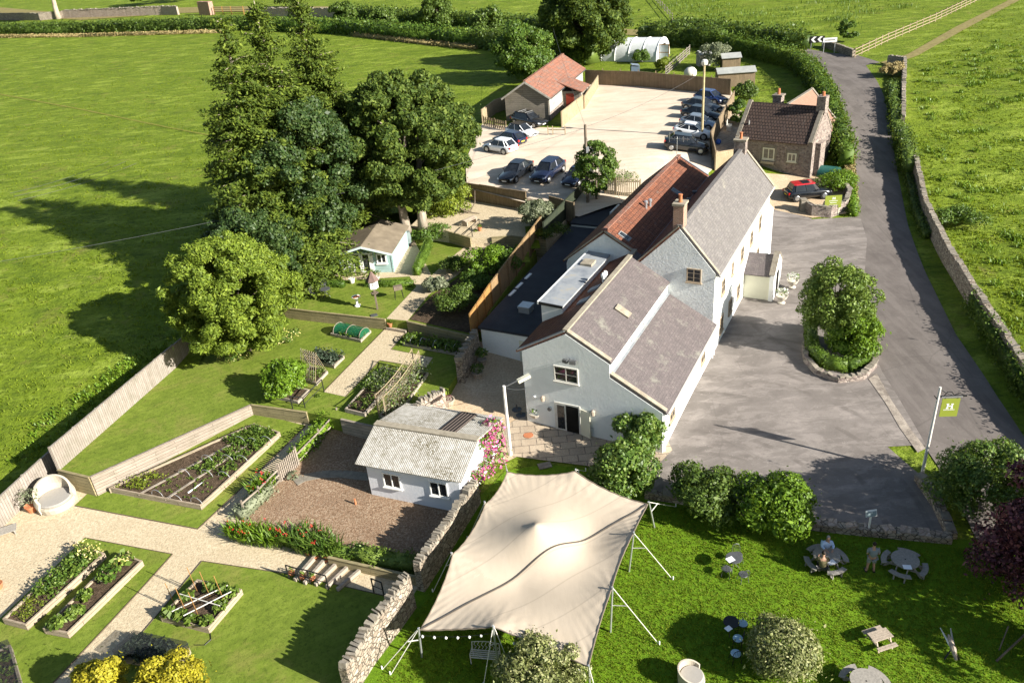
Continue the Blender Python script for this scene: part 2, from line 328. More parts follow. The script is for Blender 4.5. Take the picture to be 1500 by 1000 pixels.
m['tile_red'] = tiles('red clay pantiles', (0.218, 0.081, 0.044), (0.141, 0.055, 0.034), (0.094, 0.049, 0.034), .32, .30, (0.053, 0.023, 0.017), (1.4, (0.153, 0.111, 0.089), .58), .9, .8, .07)
m['tile_barn'] = tiles('orange barn pantiles', (0.265, 0.110, 0.072), (0.187, 0.084, 0.058), (0.211, 0.143, 0.108), .42, .42, (0.101, 0.051, 0.040), (1.3, (0.133, 0.114, 0.108), .54), .7, .85, .05)
m['tile_brown'] = tiles('brown ribbed roof tiles', (0.108, 0.071, 0.055), (0.085, 0.055, 0.043), (0.066, 0.047, 0.043), .30, .36, (0.023, 0.017, 0.015), None, 1, .75, .14)
m['tile_pink'] = tiles('pinkish plain roof tiles', (0.256, 0.152, 0.108), (0.232, 0.136, 0.096), (0.200, 0.120, 0.088), .25, .16, (0.128, 0.072, 0.056), None, .4)
m['verge'] = mottled('pale verge mortar', [(.3, (0.210, 0.182, 0.140)), (.6, (0.315, 0.280, 0.217)), (.8, (0.364, 0.329, 0.266))], 3, .9, .4, .02, coord='obj')
m['flatroof'] = mottled('dark rubber flat roof', [(.3, (.030, .032, .038)), (.6, (.042, .045, .052)), (.8, (.055, .058, .066))], .9, .7, .1, .01, coord='obj')
m['lead'] = mottled('grey lead roof', [(.3, (0.160, 0.176, 0.200)), (.55, (0.256, 0.272, 0.288)), (.75, (0.320, 0.288, 0.224))], 1.1, .5, .2, .02, coord='obj')
m['stone'] = rubble('grey brown rubble stone', [(0, (.13, .10, .09)), (.35, (.25, .20, .175)), (.65, (.34, .285, .245)), (1, (.18, .14, .13))], 4.2, (.30, .265, .235))
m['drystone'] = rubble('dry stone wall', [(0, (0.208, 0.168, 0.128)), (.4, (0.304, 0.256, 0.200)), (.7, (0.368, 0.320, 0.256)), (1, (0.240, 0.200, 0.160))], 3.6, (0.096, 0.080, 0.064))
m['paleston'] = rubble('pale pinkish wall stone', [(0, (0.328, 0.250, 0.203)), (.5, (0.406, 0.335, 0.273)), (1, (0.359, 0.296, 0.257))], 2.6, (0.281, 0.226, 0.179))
m['brick'] = tiles('old red chimney brick', (.30, .14, .09), (.22, .10, .07), (.34, .24, .18), .22, .075, (.40, .36, .30), None, .6, .9, .16)
m['coping'] = mottled('weathered coping stone', [(.3, (0.162, 0.139, 0.110)), (.6, (0.243, 0.219, 0.179)), (.8, (0.289, 0.266, 0.219))], 4, .9, .5, .03, coord='obj')
m['fence_pale'] = planks('silvered fence boards', (0.276, 0.245, 0.216), (0.228, 0.197, 0.168), .16, True, 3, (0.117, 0.093, 0.076))
m['fence_old'] = planks('weathered brown fence boards', (.24, .18, .115), (.19, .14, .09), .15, True, 3, (.06, .045, .03))
m['fence_new'] = planks('new orange fence boards', (0.374, 0.200, 0.064), (0.323, 0.170, 0.055), .16, True, 3, (0.102, 0.051, 0.017))
m['fence_mid'] = planks('brown fence boards', (.30, .195, .10), (.25, .165, .085), .16, True, 3, (.08, .05, .025))
m['fence_green'] = planks('dark green fence boards', (.035, .045, .028), (.03, .038, .024), .16, True, 3, (.01, .012, .008))
m['fence_tan'] = planks('tan fence boards', (.36, .29, .19), (.30, .24, .155), .14, True, 3, (.12, .08, .04))
m['sleeper'] = planks('mossy timber sleepers', (.30, .25, .14), (.25, .21, .115), .24, False, 2.4, (.10, .08, .05))
m['sleeper_pale'] = planks('sun bleached timber planks', (0.288, 0.243, 0.200), (0.242, 0.203, 0.165), .2, False, 2.4, (0.115, 0.090, 0.071))
m['bedwood'] = planks('raised bed timber', (0.337, 0.275, 0.202), (0.281, 0.226, 0.165), .22, False, 3, (0.098, 0.073, 0.049))
m['bedgrey'] = planks('grey raised bed timber', (.34, .29, .235), (.29, .245, .20), .22, False, 3, (.12, .10, .08))
m['cladding'] = planks('silver weatherboard', (0.216, 0.191, 0.155), (0.180, 0.158, 0.130), .24, False, 6, (0.043, 0.036, 0.029), .85, .9)
m['cladpale'] = planks('pale weatherboard', (0.416, 0.392, 0.352), (0.368, 0.344, 0.304), .24, False, 6, (0.160, 0.144, 0.120), .85, .8)
m['bluewood'] = planks('duck egg blue boards', (.33, .47, .46), (.31, .445, .44), .14, False, 9, (.20, .29, .29), .6, .5, .1)
m['felt'] = mottled('brown roofing felt', [(.3, (.14, .115, .085)), (.55, (.20, .165, .12)), (.8, (.28, .235, .175))], .9, .95, .3, .02, coord='obj')
m['greyfelt'] = mottled('grey roofing felt', [(.3, (.24, .25, .24)), (.7, (.34, .35, .33))], 1.5, .95, .3, .02, coord='obj')
m['white'] = plain('white gloss paint', (.78, .78, .75), .45, .4, 0, .04)
m['cream'] = plain('cream paint', (.66, .64, .50), .6, .3, 0, .05, 2)
m['offwhite'] = plain('aged white paint', (.60, .58, .52), .6, .3, 0, .1)
m['brownframe'] = plain('brown window stone', (.40, .32, .23), .8, .2, 0, .12)
m['black'] = plain('black metal', (.012, .012, .013), .45, .4, 0, .1)
m['iron'] = plain('grey iron', (.10, .105, .11), .5, .4, .3, .15)
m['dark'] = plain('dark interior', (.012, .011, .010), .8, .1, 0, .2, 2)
m['steel'] = plain('galvanised steel', (.55, .56, .57), .38, .5, .7, .08)
m['polewhite'] = plain('painted white pole', (.62, .60, .56), .6, .3, 0, .18, 2)
m['polewood'] = plain('weathered pole timber', (.15, .12, .09), .9, .2, 0, .3, 3, 0, .4)
m['poletan'] = plain('pale pole timber', (.42, .35, .20), .9, .2, 0, .2, 3, 0, .4)
m['trunk'] = mottled('tree bark', [(.3, (.07, .055, .042)), (.6, (.15, .12, .09)), (.8, (.24, .20, .16))], 5, .95, 1, .06, coord='obj', stretch=(1, 1, .3))
m['paletrunk'] = mottled('pale tree bark', [(.3, (.26, .21, .16)), (.6, (.40, .34, .27)), (.8, (.46, .41, .34))], 4, .95, .8, .05, coord='obj', stretch=(1, 1, .3))
m['canvas'] = None
m['terracotta'] = plain('terracotta', (.42, .16, .075), .85, .2, 0, .15, 8)
m['teak'] = plain('weathered teak', (.36, .30, .235), .85, .2, 0, .22, 9, 0, .4)
m['greyteak'] = plain('grey weathered teak', (.27, .25, .22), .85, .2, 0, .2, 9, 0, .4)
m['wicker'] = plain('pale woven rattan', (0.420, 0.375, 0.300), .8, .25, 0, .16, 40, 0, .8)
m['cushion'] = plain('grey cushion fabric', (.32, .30, .27), .95, .1, 0, .06, 12)
m['bluecush'] = plain('pale blue cushion', (.36, .52, .62), .95, .1, 0, .06, 12)
m['stonecast'] = plain('pale cast stone', (.50, .46, .39), .9, .2, 0, .1, 9, 0, .3)
m['glass'] = glassy('window glass')
m['carglass'] = glassy('tinted car glass', (.010, .012, .015), .04)
m['tyre'] = plain('tyre rubber', (.018, .018, .018), .85, .2)
m['rim'] = plain('alloy wheel', (.42, .43, .44), .35, .5, .8, .05)
m['lamp'] = plain('clear headlamp', (.62, .64, .66), .12, .6, .2, .05)
m['redlamp'] = plain('red tail lamp', (.42, .012, .01), .2, .5, 0, .05)
m['plate'] = plain('yellow number plate', (.62, .46, .06), .5, .3)
m['paper'] = plain('white paper', (.80, .82, .85), .7, .2, 0, .03)
m['green_sign'] = plain('olive green sign paint', (0.225, 0.270, 0.034), .6, .3, 0, .05)
m['film'] = None
def special():
    t = NT('beige stretch canvas'); co = t.coord('uv'); f = t.noise(co, .5, 5, .55); c = t.ramp(f, [(.35, (.44, .37, .285)), (.65, (.48, .405, .315))])
    pc = t.coord('pos', rot=R(61)); wv = t.n('ShaderNodeTexWave', wave_type='BANDS', bands_direction='X'); wv.inputs['Scale'].default_value = .21; t.l(pc, wv.inputs['Vector']); c = t.mix(t.ramp(wv.outputs['Fac'], [(.992, 0.0), (.998, .35)]), c, (.25, .21, .165))
    c = t.mix(t.ramp(t.noise(t.coord('pos'), .6, 7, .75), [(.55, 0.0), (.75, .25)]), c, (.37, .31, .24)); h = t.noise(t.coord('pos', (1, .35, 1), R(30)), 2.2, 4); m['canvas'] = t.done(c, .8, t.bump(h, .25, .04), .2)
    t = NT('milky polythene film'); f = t.noise(t.coord('obj'), 1.5, 4); c = t.ramp(f, [(.3, (.50, .53, .54)), (.7, (.66, .68, .69))])
    m['film'] = t.done(c, .35, None, .5)
    # corrugated fibre cement: ridges run up the slope
    t = NT('lichened fibre cement'); co = t.coord('uv'); w = t.n('ShaderNodeTexWave', wave_type='BANDS', bands_direction='X', wave_profile='SIN')
    w.inputs['Scale'].default_value = 3.0; t.l(co, w.inputs['Vector'])
    f = t.noise(co, 2.6, 7, .75); c = t.ramp(f, [(.3, (.20, .18, .12)), (.48, (.40, .38, .34)), (.62, (.52, .50, .46))])
    l = t.noise(co, 7, 5, .8); g = t.noise(co, .33, 3, .6); k = t.mix(1.0, t.ramp(l, [(.47, 0.0), (.56, 1.0)]), t.ramp(g, [(.42, 0.0), (.62, 1.0)]), 'MULTIPLY')
    c = t.mix(k, c, (.115, .095, .045)); c = t.mix(t.ramp(w.outputs['Fac'], [(.0, .16), (.3, 0.0)]), c, (.10, .09, .07))
    m['corr'] = t.done(c, .9, t.bump(w.outputs['Fac'], .5, .03), .15)
    t = NT('brown corrugated sheet'); co = t.coord('uv'); w = t.n('ShaderNodeTexWave', wave_type='BANDS', bands_direction='X'); w.inputs['Scale'].default_value = 1.6; t.l(co, w.inputs['Vector'])
    m['corrbrown'] = t.done(t.ramp(w.outputs['Fac'], [(.2, (.03, .022, .018)), (.8, (.14, .11, .095))]), .6, t.bump(w.outputs['Fac'], .8, .04), .3)
    t = NT('black crop netting'); m['net'] = t.done((.02, .022, .024), .8); 
    tr = t.n('ShaderNodeBsdfTransparent'); mx = t.n('ShaderNodeMixShader'); mx.inputs[0].default_value = .55; t.l(t.b.outputs[0], mx.inputs[1]); t.l(tr.outputs[0], mx.inputs[2]); t.l(mx.outputs[0], t.out.inputs[0])
    t = NT('green crop netting'); m['gnet'] = t.done((.01, .13, .06), .6)
    tr = t.n('ShaderNodeBsdfTransparent'); mx = t.n('ShaderNodeMixShader'); mx.inputs[0].default_value = .4; t.l(t.b.outputs[0], mx.inputs[1]); t.l(tr.outputs[0], mx.inputs[2]); t.l(mx.outputs[0], t.out.inputs[0])
special()
m['lf_broad'] = leafy('broadleaf foliage', (0.030, 0.058, 0.011), (0.081, 0.126, 0.021), (0.176, 0.230, 0.042), .6, .3, .2)
m['lf_conifer'] = leafy('conifer foliage', (0.039, 0.068, 0.010), (0.097, 0.142, 0.017), (0.180, 0.232, 0.029), .65, .26, .2)
m['lf_cedar'] = leafy('yellow green conifer foliage', (0.085, 0.134, 0.014), (0.175, 0.247, 0.023), (0.265, 0.335, 0.040), .6, .3)
m['lf_blue'] = leafy('blue green foliage', (0.018, 0.044, 0.011), (0.052, 0.093, 0.024), (0.097, 0.143, 0.039))
m['lf_bright'] = leafy('bright lime foliage', (.09, .13, .012), (.17, .22, .018), (.25, .28, .03))
m['lf_gold'] = leafy('golden conifer foliage', (0.220, 0.200, 0.015), (0.420, 0.370, 0.022), (0.550, 0.480, 0.040), .6, .3)
m['lf_mid'] = leafy('mid green foliage', (0.041, 0.088, 0.012), (0.087, 0.156, 0.018), (0.152, 0.225, 0.035))
m['lf_bay'] = leafy('evergreen foliage', (0.042, 0.087, 0.013), (0.105, 0.183, 0.027), (0.225, 0.302, 0.061), .45, .25, .35)
m['lf_var'] = leafy('variegated foliage', (0.101, 0.127, 0.031), (0.225, 0.247, 0.088), (0.426, 0.414, 0.207), .5, .25)
m['lf_silver'] = leafy('silver grey foliage', (.10, .125, .07), (.20, .225, .13), (.32, .34, .23), .6, .25)
m['lf_purple'] = leafy('copper purple foliage', (0.048, 0.013, 0.022), (0.119, 0.031, 0.044), (0.345, 0.121, 0.133), .5, .15)
m['lf_lime'] = leafy('fresh green foliage', (0.065, 0.124, 0.008), (0.120, 0.215, 0.011), (0.185, 0.291, 0.023))
m['lf_veg'] = leafy('vegetable leaves', (.05, .09, .012), (.11, .17, .02), (.20, .27, .05))
m['lf_kale'] = leafy('dark kale leaves', (.02, .035, .02), (.05, .075, .045), (.10, .13, .09))
m['lf_hedge'] = leafy('hedge foliage', (0.041, 0.075, 0.012), (0.087, 0.143, 0.021), (0.140, 0.197, 0.035))
m['lf_hedgel'] = leafy('loose tree foliage', (0.064, 0.112, 0.017), (0.142, 0.218, 0.032), (0.244, 0.322, 0.064))
m['lf_box'] = leafy('clipped box foliage', (0.049, 0.096, 0.012), (0.097, 0.170, 0.017), (0.146, 0.232, 0.029))
m['lf_dry'] = leafy('dry grass heads', (.22, .17, .07), (.34, .27, .11), (.42, .35, .17), .8, .2)
m['lf_ivy'] = leafy('ivy leaves', (0.034, 0.068, 0.010), (0.083, 0.147, 0.016), (0.146, 0.215, 0.029), .55, .25, .22)
m['fl_pink'] = leafy('pink rose petals', (.42, .05, .17), (.60, .12, .30), (.70, .30, .46), .6, .2)
m['fl_red'] = leafy('red crocosmia flowers', (.32, .012, .015), (.45, .02, .02), (.50, .06, .03), .6, .1)
m['fl_white'] = leafy('white petals', (.70, .70, .64), (.80, .80, .76), (.85, .85, .82), .6, .1)
m['fl_yellow'] = leafy('cream yellow petals', (.55, .46, .10), (.72, .63, .25), (.75, .70, .42), .6, .1)
m['tuft'] = leafy('grass tufts', (0.111, 0.167, 0.010), (0.184, 0.253, 0.017), (0.244, 0.302, 0.026), .7, .45, .2)
# ------------------------------------------------------------------ foliage
def mesh_np(name, V, F, mats, mi=None, parent=None):
    me = bpy.data.meshes.new(name); k = F.shape[1]
    me.vertices.add(len(V)); me.vertices.foreach_set('co', np.ascontiguousarray(V, dtype=np.float32).ravel())
    me.loops.add(F.size); me.loops.foreach_set('vertex_index', np.ascontiguousarray(F, dtype=np.int32).ravel())
    me.polygons.add(len(F)); me.polygons.foreach_set('loop_start', np.arange(0, F.size, k, dtype=np.int32))
    for q in (mats if isinstance(mats, (list, tuple)) else [mats]): me.materials.append(q)
    if mi is not None: me.polygons.foreach_set('material_index', np.asarray(mi, dtype=np.int32))
    me.update(calc_edges=True); me.validate()
    o = bpy.data.objects.new(name, me); col.objects.link(o)
    if parent is not None: o.parent = parent
    return o
def leaf_geo(P, N, S, asp=.55, up=None, fold=.25):
    n = len(P); N = N / (np.linalg.norm(N, axis=1, keepdims=True) + 1e-9)
    r = rng.normal(size=(n, 3))
    if up is not None: r = r * (1 - abs(up)) + np.array([0, 0, 1.0]) * up * 2
    t = r - N * (r * N).sum(1, keepdims=True); t /= np.linalg.norm(t, axis=1, keepdims=True) + 1e-9
    b = np.cross(N, t); S = S[:, None]
    V = np.stack([P - t * S * .5, P + b * S * asp * .5 - N * S * fold * .5, P + t * S * .5, P - b * S * asp * .5 - N * S * fold * .5], 1).reshape(-1, 3)
    return V, np.arange(4 * n).reshape(-1, 4)
def dirs(n, low=-.5):
    z = rng.uniform(low, 1, n); a = rng.uniform(0, 2 * np.pi, n); q = np.sqrt(1 - z * z)
    return np.stack([q * np.cos(a), q * np.sin(a), z], 1)
def blob_leaves(B, per, leaf, low=-.6, depth_=.2, jit=.55, sink=None):
    B = np.asarray(B, float); A = (B[:, 3] * B[:, 4] + B[:, 5] * (B[:, 3] + B[:, 4]) / 2); w = A / A.sum(); tot = int(per * len(B))
    ix = rng.choice(len(B), tot, p=w); d = dirs(tot, low)
    rr = 1 - np.abs(rng.normal(0, depth_, tot)); rr = np.clip(rr, .2, 1.05) + (rng.random(tot) < .09) * rng.exponential(.16, tot) * (tot > 1500)
    P = B[ix, :3] + d * B[ix, 3:6] * rr[:, None]; N = d / B[ix, 3:6] * B[ix, 3:4] + rng.normal(0, jit, (tot, 3))
    S = leaf * np.clip(rng.lognormal(-.08, .38, tot), .4, 2.2)
    if sink is not None: k = P[:, 2] > sink; P, N, S = P[k], N[k], S[k]
    return P, N, S
def crown_blobs(h0, h1, rad, n, shape='round', br=.34, sq=.85, rad2=None):
    rad2 = rad2 or rad; out = []
    for i in range(n):
        t = (i + .5) / n; 
        if shape == 'cone':
            t = t ** .8; prof = (1 - t) ** .75 * .92 + .05; a = i * 2.4 + rnd.uniform(-.4, .4); q = prof * rnd.uniform(.45, .95); r = rad * (.10 + br * (1 - t) * rnd.uniform(.7, 1.2)); zz = h0 + (h1 - h0) * t
        else:
            z = 1 - 2 * t; z = z * .97; prof = math.sqrt(max(0, 1 - z * z)); a = i * 2.4 + rnd.uniform(-.5, .5); q = prof * rnd.uniform(.5, .98); r = rad * br * rnd.uniform(.5, 1.25)
            zz = (h0 + h1) / 2 + (h1 - h0) / 2 * z * rnd.uniform(.66, .97)
            if shape == 'flat' and z < 0: zz = h0 + (h1 - h0) * .25 * rnd.random() + r * .5; q = rnd.uniform(.3, .8)
        out.append((rad * q * math.cos(a), rad2 * q * math.sin(a), zz, r, r, r * sq))
    return out
def tree(name, label, P, h, rad, mat, n=50, per=260, leaf=.3, base=.2, shape='round', trunk='trunk', tr=None, group=None, br=.34, rad2=None, rz=0, lean=(0, 0), stems=1, sq=.85, extra=None, low=-.6, cat='tree', asp=.6):
    t = thing(name, label, cat, P, rz, group); B = crown_blobs(h * base, h, rad, n, shape, br, sq, rad2)
    B = [(x + lean[0] * z / h, y + lean[1] * z / h, z, a, b, c) for x, y, z, a, b, c in B]
    if extra: B += extra
    P_, N_, S_ = blob_leaves(B, per * 2.7, leaf * .6, low, .22, .6); V, F = leaf_geo(P_, N_, S_, asp); mesh_np('crown', V, F, m[mat], parent=t)
    tr = tr or max(.08, h * .022); mb = MB()
    for s in range(stems):
        ox, oy = (0, 0) if stems == 1 else (tr * 2.2 * math.cos(s * 2.5 + .6), tr * 2.2 * math.sin(s * 2.5 + .6))
        hh = h * (.95 if shape == 'cone' else .62)
        mb.tube([(ox, oy, -.4), (ox * 1.1, oy * 1.1, h * .12), (ox * 1.5 + lean[0] * .3, oy * 1.5 + lean[1] * .3, h * .35), (ox * 2 + lean[0] * hh / h, oy * 2 + lean[1] * hh / h, hh)], [tr * 1.35, tr, tr * .75, tr * .18], 8)
    for k in range(0, len(B), max(1, len(B) // 14)):
        b = B[k]; z0 = min(b[2] * .7, h * .55); mb.tube([(lean[0] * z0 / h, lean[1] * z0 / h, z0), (b[0] * .5, b[1] * .5, z0 * .45 + b[2] * .55), (b[0], b[1], b[2])], [tr * .4, tr * .22, tr * .06], 5)
    mb.build('trunk', m[trunk], t, smooth=True); return t
def conifer(name, label, P, h, rad, mat, group=None, trunk='paletrunk', bare=.3, nb=9, tr=.28, pw=.75):
    t = thing(name, label, 'tree', P, 0, group); pts, nn, br = [], [], []; z = h * .05; k = 0
    while z < h * .985:
        f = z / h; n = nb if f < 1 - bare else max(3, int(nb * .55)); R_ = rad * ((1 - f) ** pw * .95 + .06)
        for i in range(n):
            a = k * 2.4 + i * 6.283 / n + rnd.uniform(-.35, .35); L = R_ * rnd.choice((.4, .6, .8, .9, 1.0, 1.1)); zb = z + rnd.uniform(-.6, .6); up = rnd.uniform(-.05, .35) - .25 * (1 - f); ca, sa = math.cos(a), math.sin(a)
            m_ = max(3, int(L * 3.4)); q = np.linspace(.3 if f < .7 else .1, 1, m_); x = q * L; zz = zb + x * up - .05 * x * x / max(L, .5)
            wid = .2 * L * (1.15 - q) + .14; 
            for j in range(m_): pts.append((x[j] * ca, x[j] * sa, zz[j], wid[j], a)); 
            br.append([(0, 0, zb - .2), (L * .5 * ca, L * .5 * sa, zb + L * .5 * up - .05), (L * .9 * ca, L * .9 * sa, zb + L * .9 * up - .1 * L * .4)])
        z += h * (.019 if f < 1 - bare else .03); k += 1
    A = np.repeat(np.array(pts), 22, 0); n = len(A); wv = rng.normal(0, 1, n) * A[:, 3] * 1.2; ln = rng.normal(0, .16, n)
    Pp = np.stack([A[:, 0] - np.sin(A[:, 4]) * wv + np.cos(A[:, 4]) * ln, A[:, 1] + np.cos(A[:, 4]) * wv + np.sin(A[:, 4]) * ln, A[:, 2] - np.abs(rng.normal(0, .3, n)) - np.abs(wv) * .3 + .12], 1)
    N = np.stack([np.cos(A[:, 4]) * .5, np.sin(A[:, 4]) * .5, np.full(n, .8)], 1) + rng.normal(0, .5, (n, 3)); V, F = leaf_geo(Pp, N, .30 * rng.uniform(.6, 1.4, n), .42); mesh_np('crown', V, F, m[mat], parent=t)
    mb = MB(); mb.tube([(0, 0, -.4), (.1, 0, h * .3), (-.05, .1, h * .7), (0, 0, h)], [tr * 1.3, tr, tr * .55, .03], 8)
    for b in br[::2]: mb.tube(b, [.05, .03, .012], 4, False)
    mb.build('trunk', m[trunk], t, smooth=True); return t
def bush(name, label, P, h, rad, mat, n=14, per=220, leaf=.16, rad2=None, group=None, cat='shrub', rz=0, br=.45, smooth=False, asp=.55, mats=None, low=-.3, up=None):
    rad2 = rad2 or rad
    if smooth: B = [(0, 0, h * .48, rad, rad2, h * .52)] + crown_blobs(h * .1, h * .98, rad * .95, n, 'round', .28, .9, rad2 * .95); per_ = per
    else: B = crown_blobs(h * .12, h, rad, n, 'flat', br, .85, rad2); per_ = per
    P_, N_, S_ = blob_leaves(B, per_ * 1.8, leaf * .75, low, .14 if smooth else .22, .55, 0.0); V, F = leaf_geo(P_, N_, S_, asp, up)
    c, s_ = math.cos(rz), math.sin(rz); V = np.stack([V[:, 0] * c - V[:, 1] * s_, V[:, 0] * s_ + V[:, 1] * c, V[:, 2]], 1)
    ml = m[mat] if mats is None else [m[q] for q in mats]; mi = None
    if mats is not None: mi = (rng.random(len(F)) < .16).astype(int)
    o = mesh_np(name, V, F, ml, mi); o.location = tuple(map(float, P)); return tag(o, label, cat, group)
def hedge(name, label, pts, w, h, mat, dens=60, leaf=.2, group=None, rough=.25, cat='hedge', zf=None, per_h=True):
    pts = [np.array(p, float) for p in pts]; P_, N_ = [], []
    for a, b in zip(pts[:-1], pts[1:]):
        L = np.linalg.norm((b - a)[:2]); d = (b - a) / L; nr = np.array([d[1], -d[0], 0]); k = int(L * (2 * h + w) * dens)
        u = rng.uniform(-.15, L + .15, k); q = rng.uniform(0, 2 * h + w, k)
        wob = rough * (np.sin(u * 1.7 + pts[0][0]) * .4 + np.sin(u * 4.3 + 1.3) * .3 + rng.normal(0, .45, k))
        side = np.where(q < h, -1, np.where(q > h + w, 1, 0)); zz = np.where(side == -1, q, np.where(side == 1, 2 * h + w - q, h)); oo = np.where(side == 0, q - h - w / 2, side * w / 2)
        edge = np.clip((zz - h * .8) / (h * .2), 0, 1); oo = oo * (1 - .12 * edge)
        p = a + u[:, None] * d; p = p + nr * (oo + side * wob * .6)[:, None]; p[:, 2] += zz + np.where(side == 0, wob * .8 * (h > .8) + wob * .3, 0) - rng.uniform(0, .12, k)
        nn = np.where((side == 0)[:, None], np.array([0, 0, 1.0]), nr * side[:, None]) + rng.normal(0, .55, (k, 3)); P_.append(p); N_.append(nn)
    P_ = np.concatenate(P_); N_ = np.concatenate(N_); V, F = leaf_geo(P_, N_, leaf * rng.uniform(.6, 1.35, len(P_)))
    c = MB()
    for a, b in zip(pts[:-1], pts[1:]):
        c.bar((a[0], a[1], a[2] + h * .42), (b[0], b[1], b[2] + h * .42), w * .72, h * .8)
    V = np.concatenate([V, np.array(c.v)]); F = np.concatenate([F, np.array(c.f) + 4 * len(P_)])
    o = mesh_np(name, V - pts[0], F, m[mat]); o.location = tuple(pts[0]); return tag(o, label, cat, group)
def spikes(n, rad, h, w=.05, rad2=None, lean=.5):      # strappy leaves standing up
    rad2 = rad2 or rad; a = rng.uniform(0, 2 * np.pi, n); q = np.sqrt(rng.random(n)); P = np.stack([q * rad * np.cos(a), q * rad2 * np.sin(a), np.zeros(n)], 1)
    b = rng.uniform(0, 2 * np.pi, n); L = rng.uniform(.6, 1.1, n) * h; ln = rng.uniform(.1, lean, n)
    D = np.stack([np.cos(b), np.sin(b), np.zeros(n)], 1); S = np.stack([-np.sin(b), np.cos(b), np.zeros(n)], 1) * w
    mid = P + D * (L * ln * .35)[:, None]; mid[:, 2] += L * .65; tip = P + D * (L * ln)[:, None]; tip[:, 2] += L * rng.uniform(.75, 1, n)
    V = np.stack([P, mid + S, tip, mid - S], 1).reshape(-1, 3); return V, np.arange(4 * n).reshape(-1, 4)
def scatter(P, leaf, jit=1.0, mat=None, asp=.6):
    return leaf_geo(P, np.array([0, 0, 1.0]) + rng.normal(0, jit, P.shape), leaf * rng.uniform(.6, 1.3, len(P)), asp)
def inpoly(pts, poly):
    x, y = pts[:, 0], pts[:, 1]; k = np.zeros(len(pts), bool); n = len(poly)
    for i in range(n):
        x1, y1 = poly[i][:2]; x2, y2 = poly[(i + 1) % n][:2]
        c = ((y1 > y) != (y2 > y)) & (x < (x2 - x1) * (y - y1) / (y2 - y1 + 1e-12) + x1); k ^= c
    return k
def rand_in(poly, n):
    q = np.array([p[:2] for p in poly]); lo, hi = q.min(0), q.max(0); out = []
    while sum(map(len, out)) < n:
        p = rng.uniform(lo, hi, (n * 2, 2)); out.append(p[inpoly(p, q)])
    return np.concatenate(out)[:n]

# ------------------------------------------------------------------ the ground and what is laid on it
def sheet(name, poly, mat, off=.03, z=None, step=1.5, under=None):
    """a sheet draped over the ground (or a level one), cut to a polygon of world points"""
    bm = bmesh.new(); vs = [bm.verts.new((p[0], p[1], 0)) for p in poly]; bm.faces.new(vs); bm.normal_update(); bmesh.ops.triangulate(bm, faces=bm.faces[:])
    if z is None:
        xs = [p[0] for p in poly]; ys = [p[1] for p in poly]
        for ax, lo, hi in ((0, min(xs), max(xs)), (1, min(ys), max(ys))):
            v = math.floor(lo / step) * step + step
            while v < hi:
                nrm = (1, 0, 0) if ax == 0 else (0, 1, 0); co = (v, 0, 0) if ax == 0 else (0, v, 0)
                bmesh.ops.bisect_plane(bm, geom=bm.verts[:] + bm.edges[:] + bm.faces[:], plane_co=co, plane_no=nrm, dist=1e-5); v += step
    for v in bm.verts: v.co.z = (G(v.co.x, v.co.y) + off) if z is None else z
    bmesh.ops.recalc_face_normals(bm, faces=bm.faces[:])
    if sum(f.normal.z for f in bm.faces) < 0: bmesh.ops.reverse_faces(bm, faces=bm.faces[:])
    me = bpy.data.meshes.new(name); bm.to_mesh(me); bm.free(); me.materials.append(m[mat]); auto_uv(me)
    o = bpy.data.objects.new(name, me); col.objects.link(o); o['kind'] = 'structure'; return o
def px(pts, z=None, off=0.0): return [at(x, y, off, z) for x, y in pts]
def slabz(name, poly, z, mat, low=2.0):
    mb = MB(); mb.prism([(p[0], p[1]) for p in poly], z - low, z); o = mb.build(name, m[mat]); o['kind'] = 'structure'; return o

def ground_mesh():
    xs = np.concatenate([np.arange(-420, -60, 8), np.arange(-60, 75, 1.0), np.arange(75, 330, 8)]); ys = np.concatenate([np.arange(4, 120, 1.0), np.arange(120, 520, 6)])
    X, Y = np.meshgrid(xs, ys); Z = G(X, Y); nx = len(xs)
    V = np.stack([X.ravel(), Y.ravel(), Z.ravel()], 1); i = np.arange((len(ys) - 1) * nx).reshape(len(ys) - 1, nx)[:, :-1].ravel()
    F = np.stack([i, i + 1, i + 1 + nx, i + nx], 1)
    hole = px([(88, 690), (284, 516), (395, 455), (560, 345), (640, 332), (690, 275), (845, 312), (800, 345), (690, 500), (600, 640), (555, 628), (500, 615), (450, 605), (370, 596), (135, 702)], 1.5)
    ins = np.stack([inpoly(V[F[:, k]], hole) for k in range(4)], 1).all(1)
    C_ = V[F].mean(1); pv = (C_[:, 0] - PB[0]) * math.cos(PH) - (C_[:, 1] - PB[1]) * math.sin(PH); pu = (C_[:, 0] - PB[0]) * math.sin(PH) + (C_[:, 1] - PB[1]) * math.cos(PH)
    ins |= (pv > -8.4) & (pv < 2) & (pu > 6) & (pu < 31)
    F = F[~ins]
    o = mesh_np('ground', V, F, m['field']); o['kind'] = 'structure'; o.data.polygons.foreach_set('use_smooth', [True] * len(F)); return o
ground_mesh()
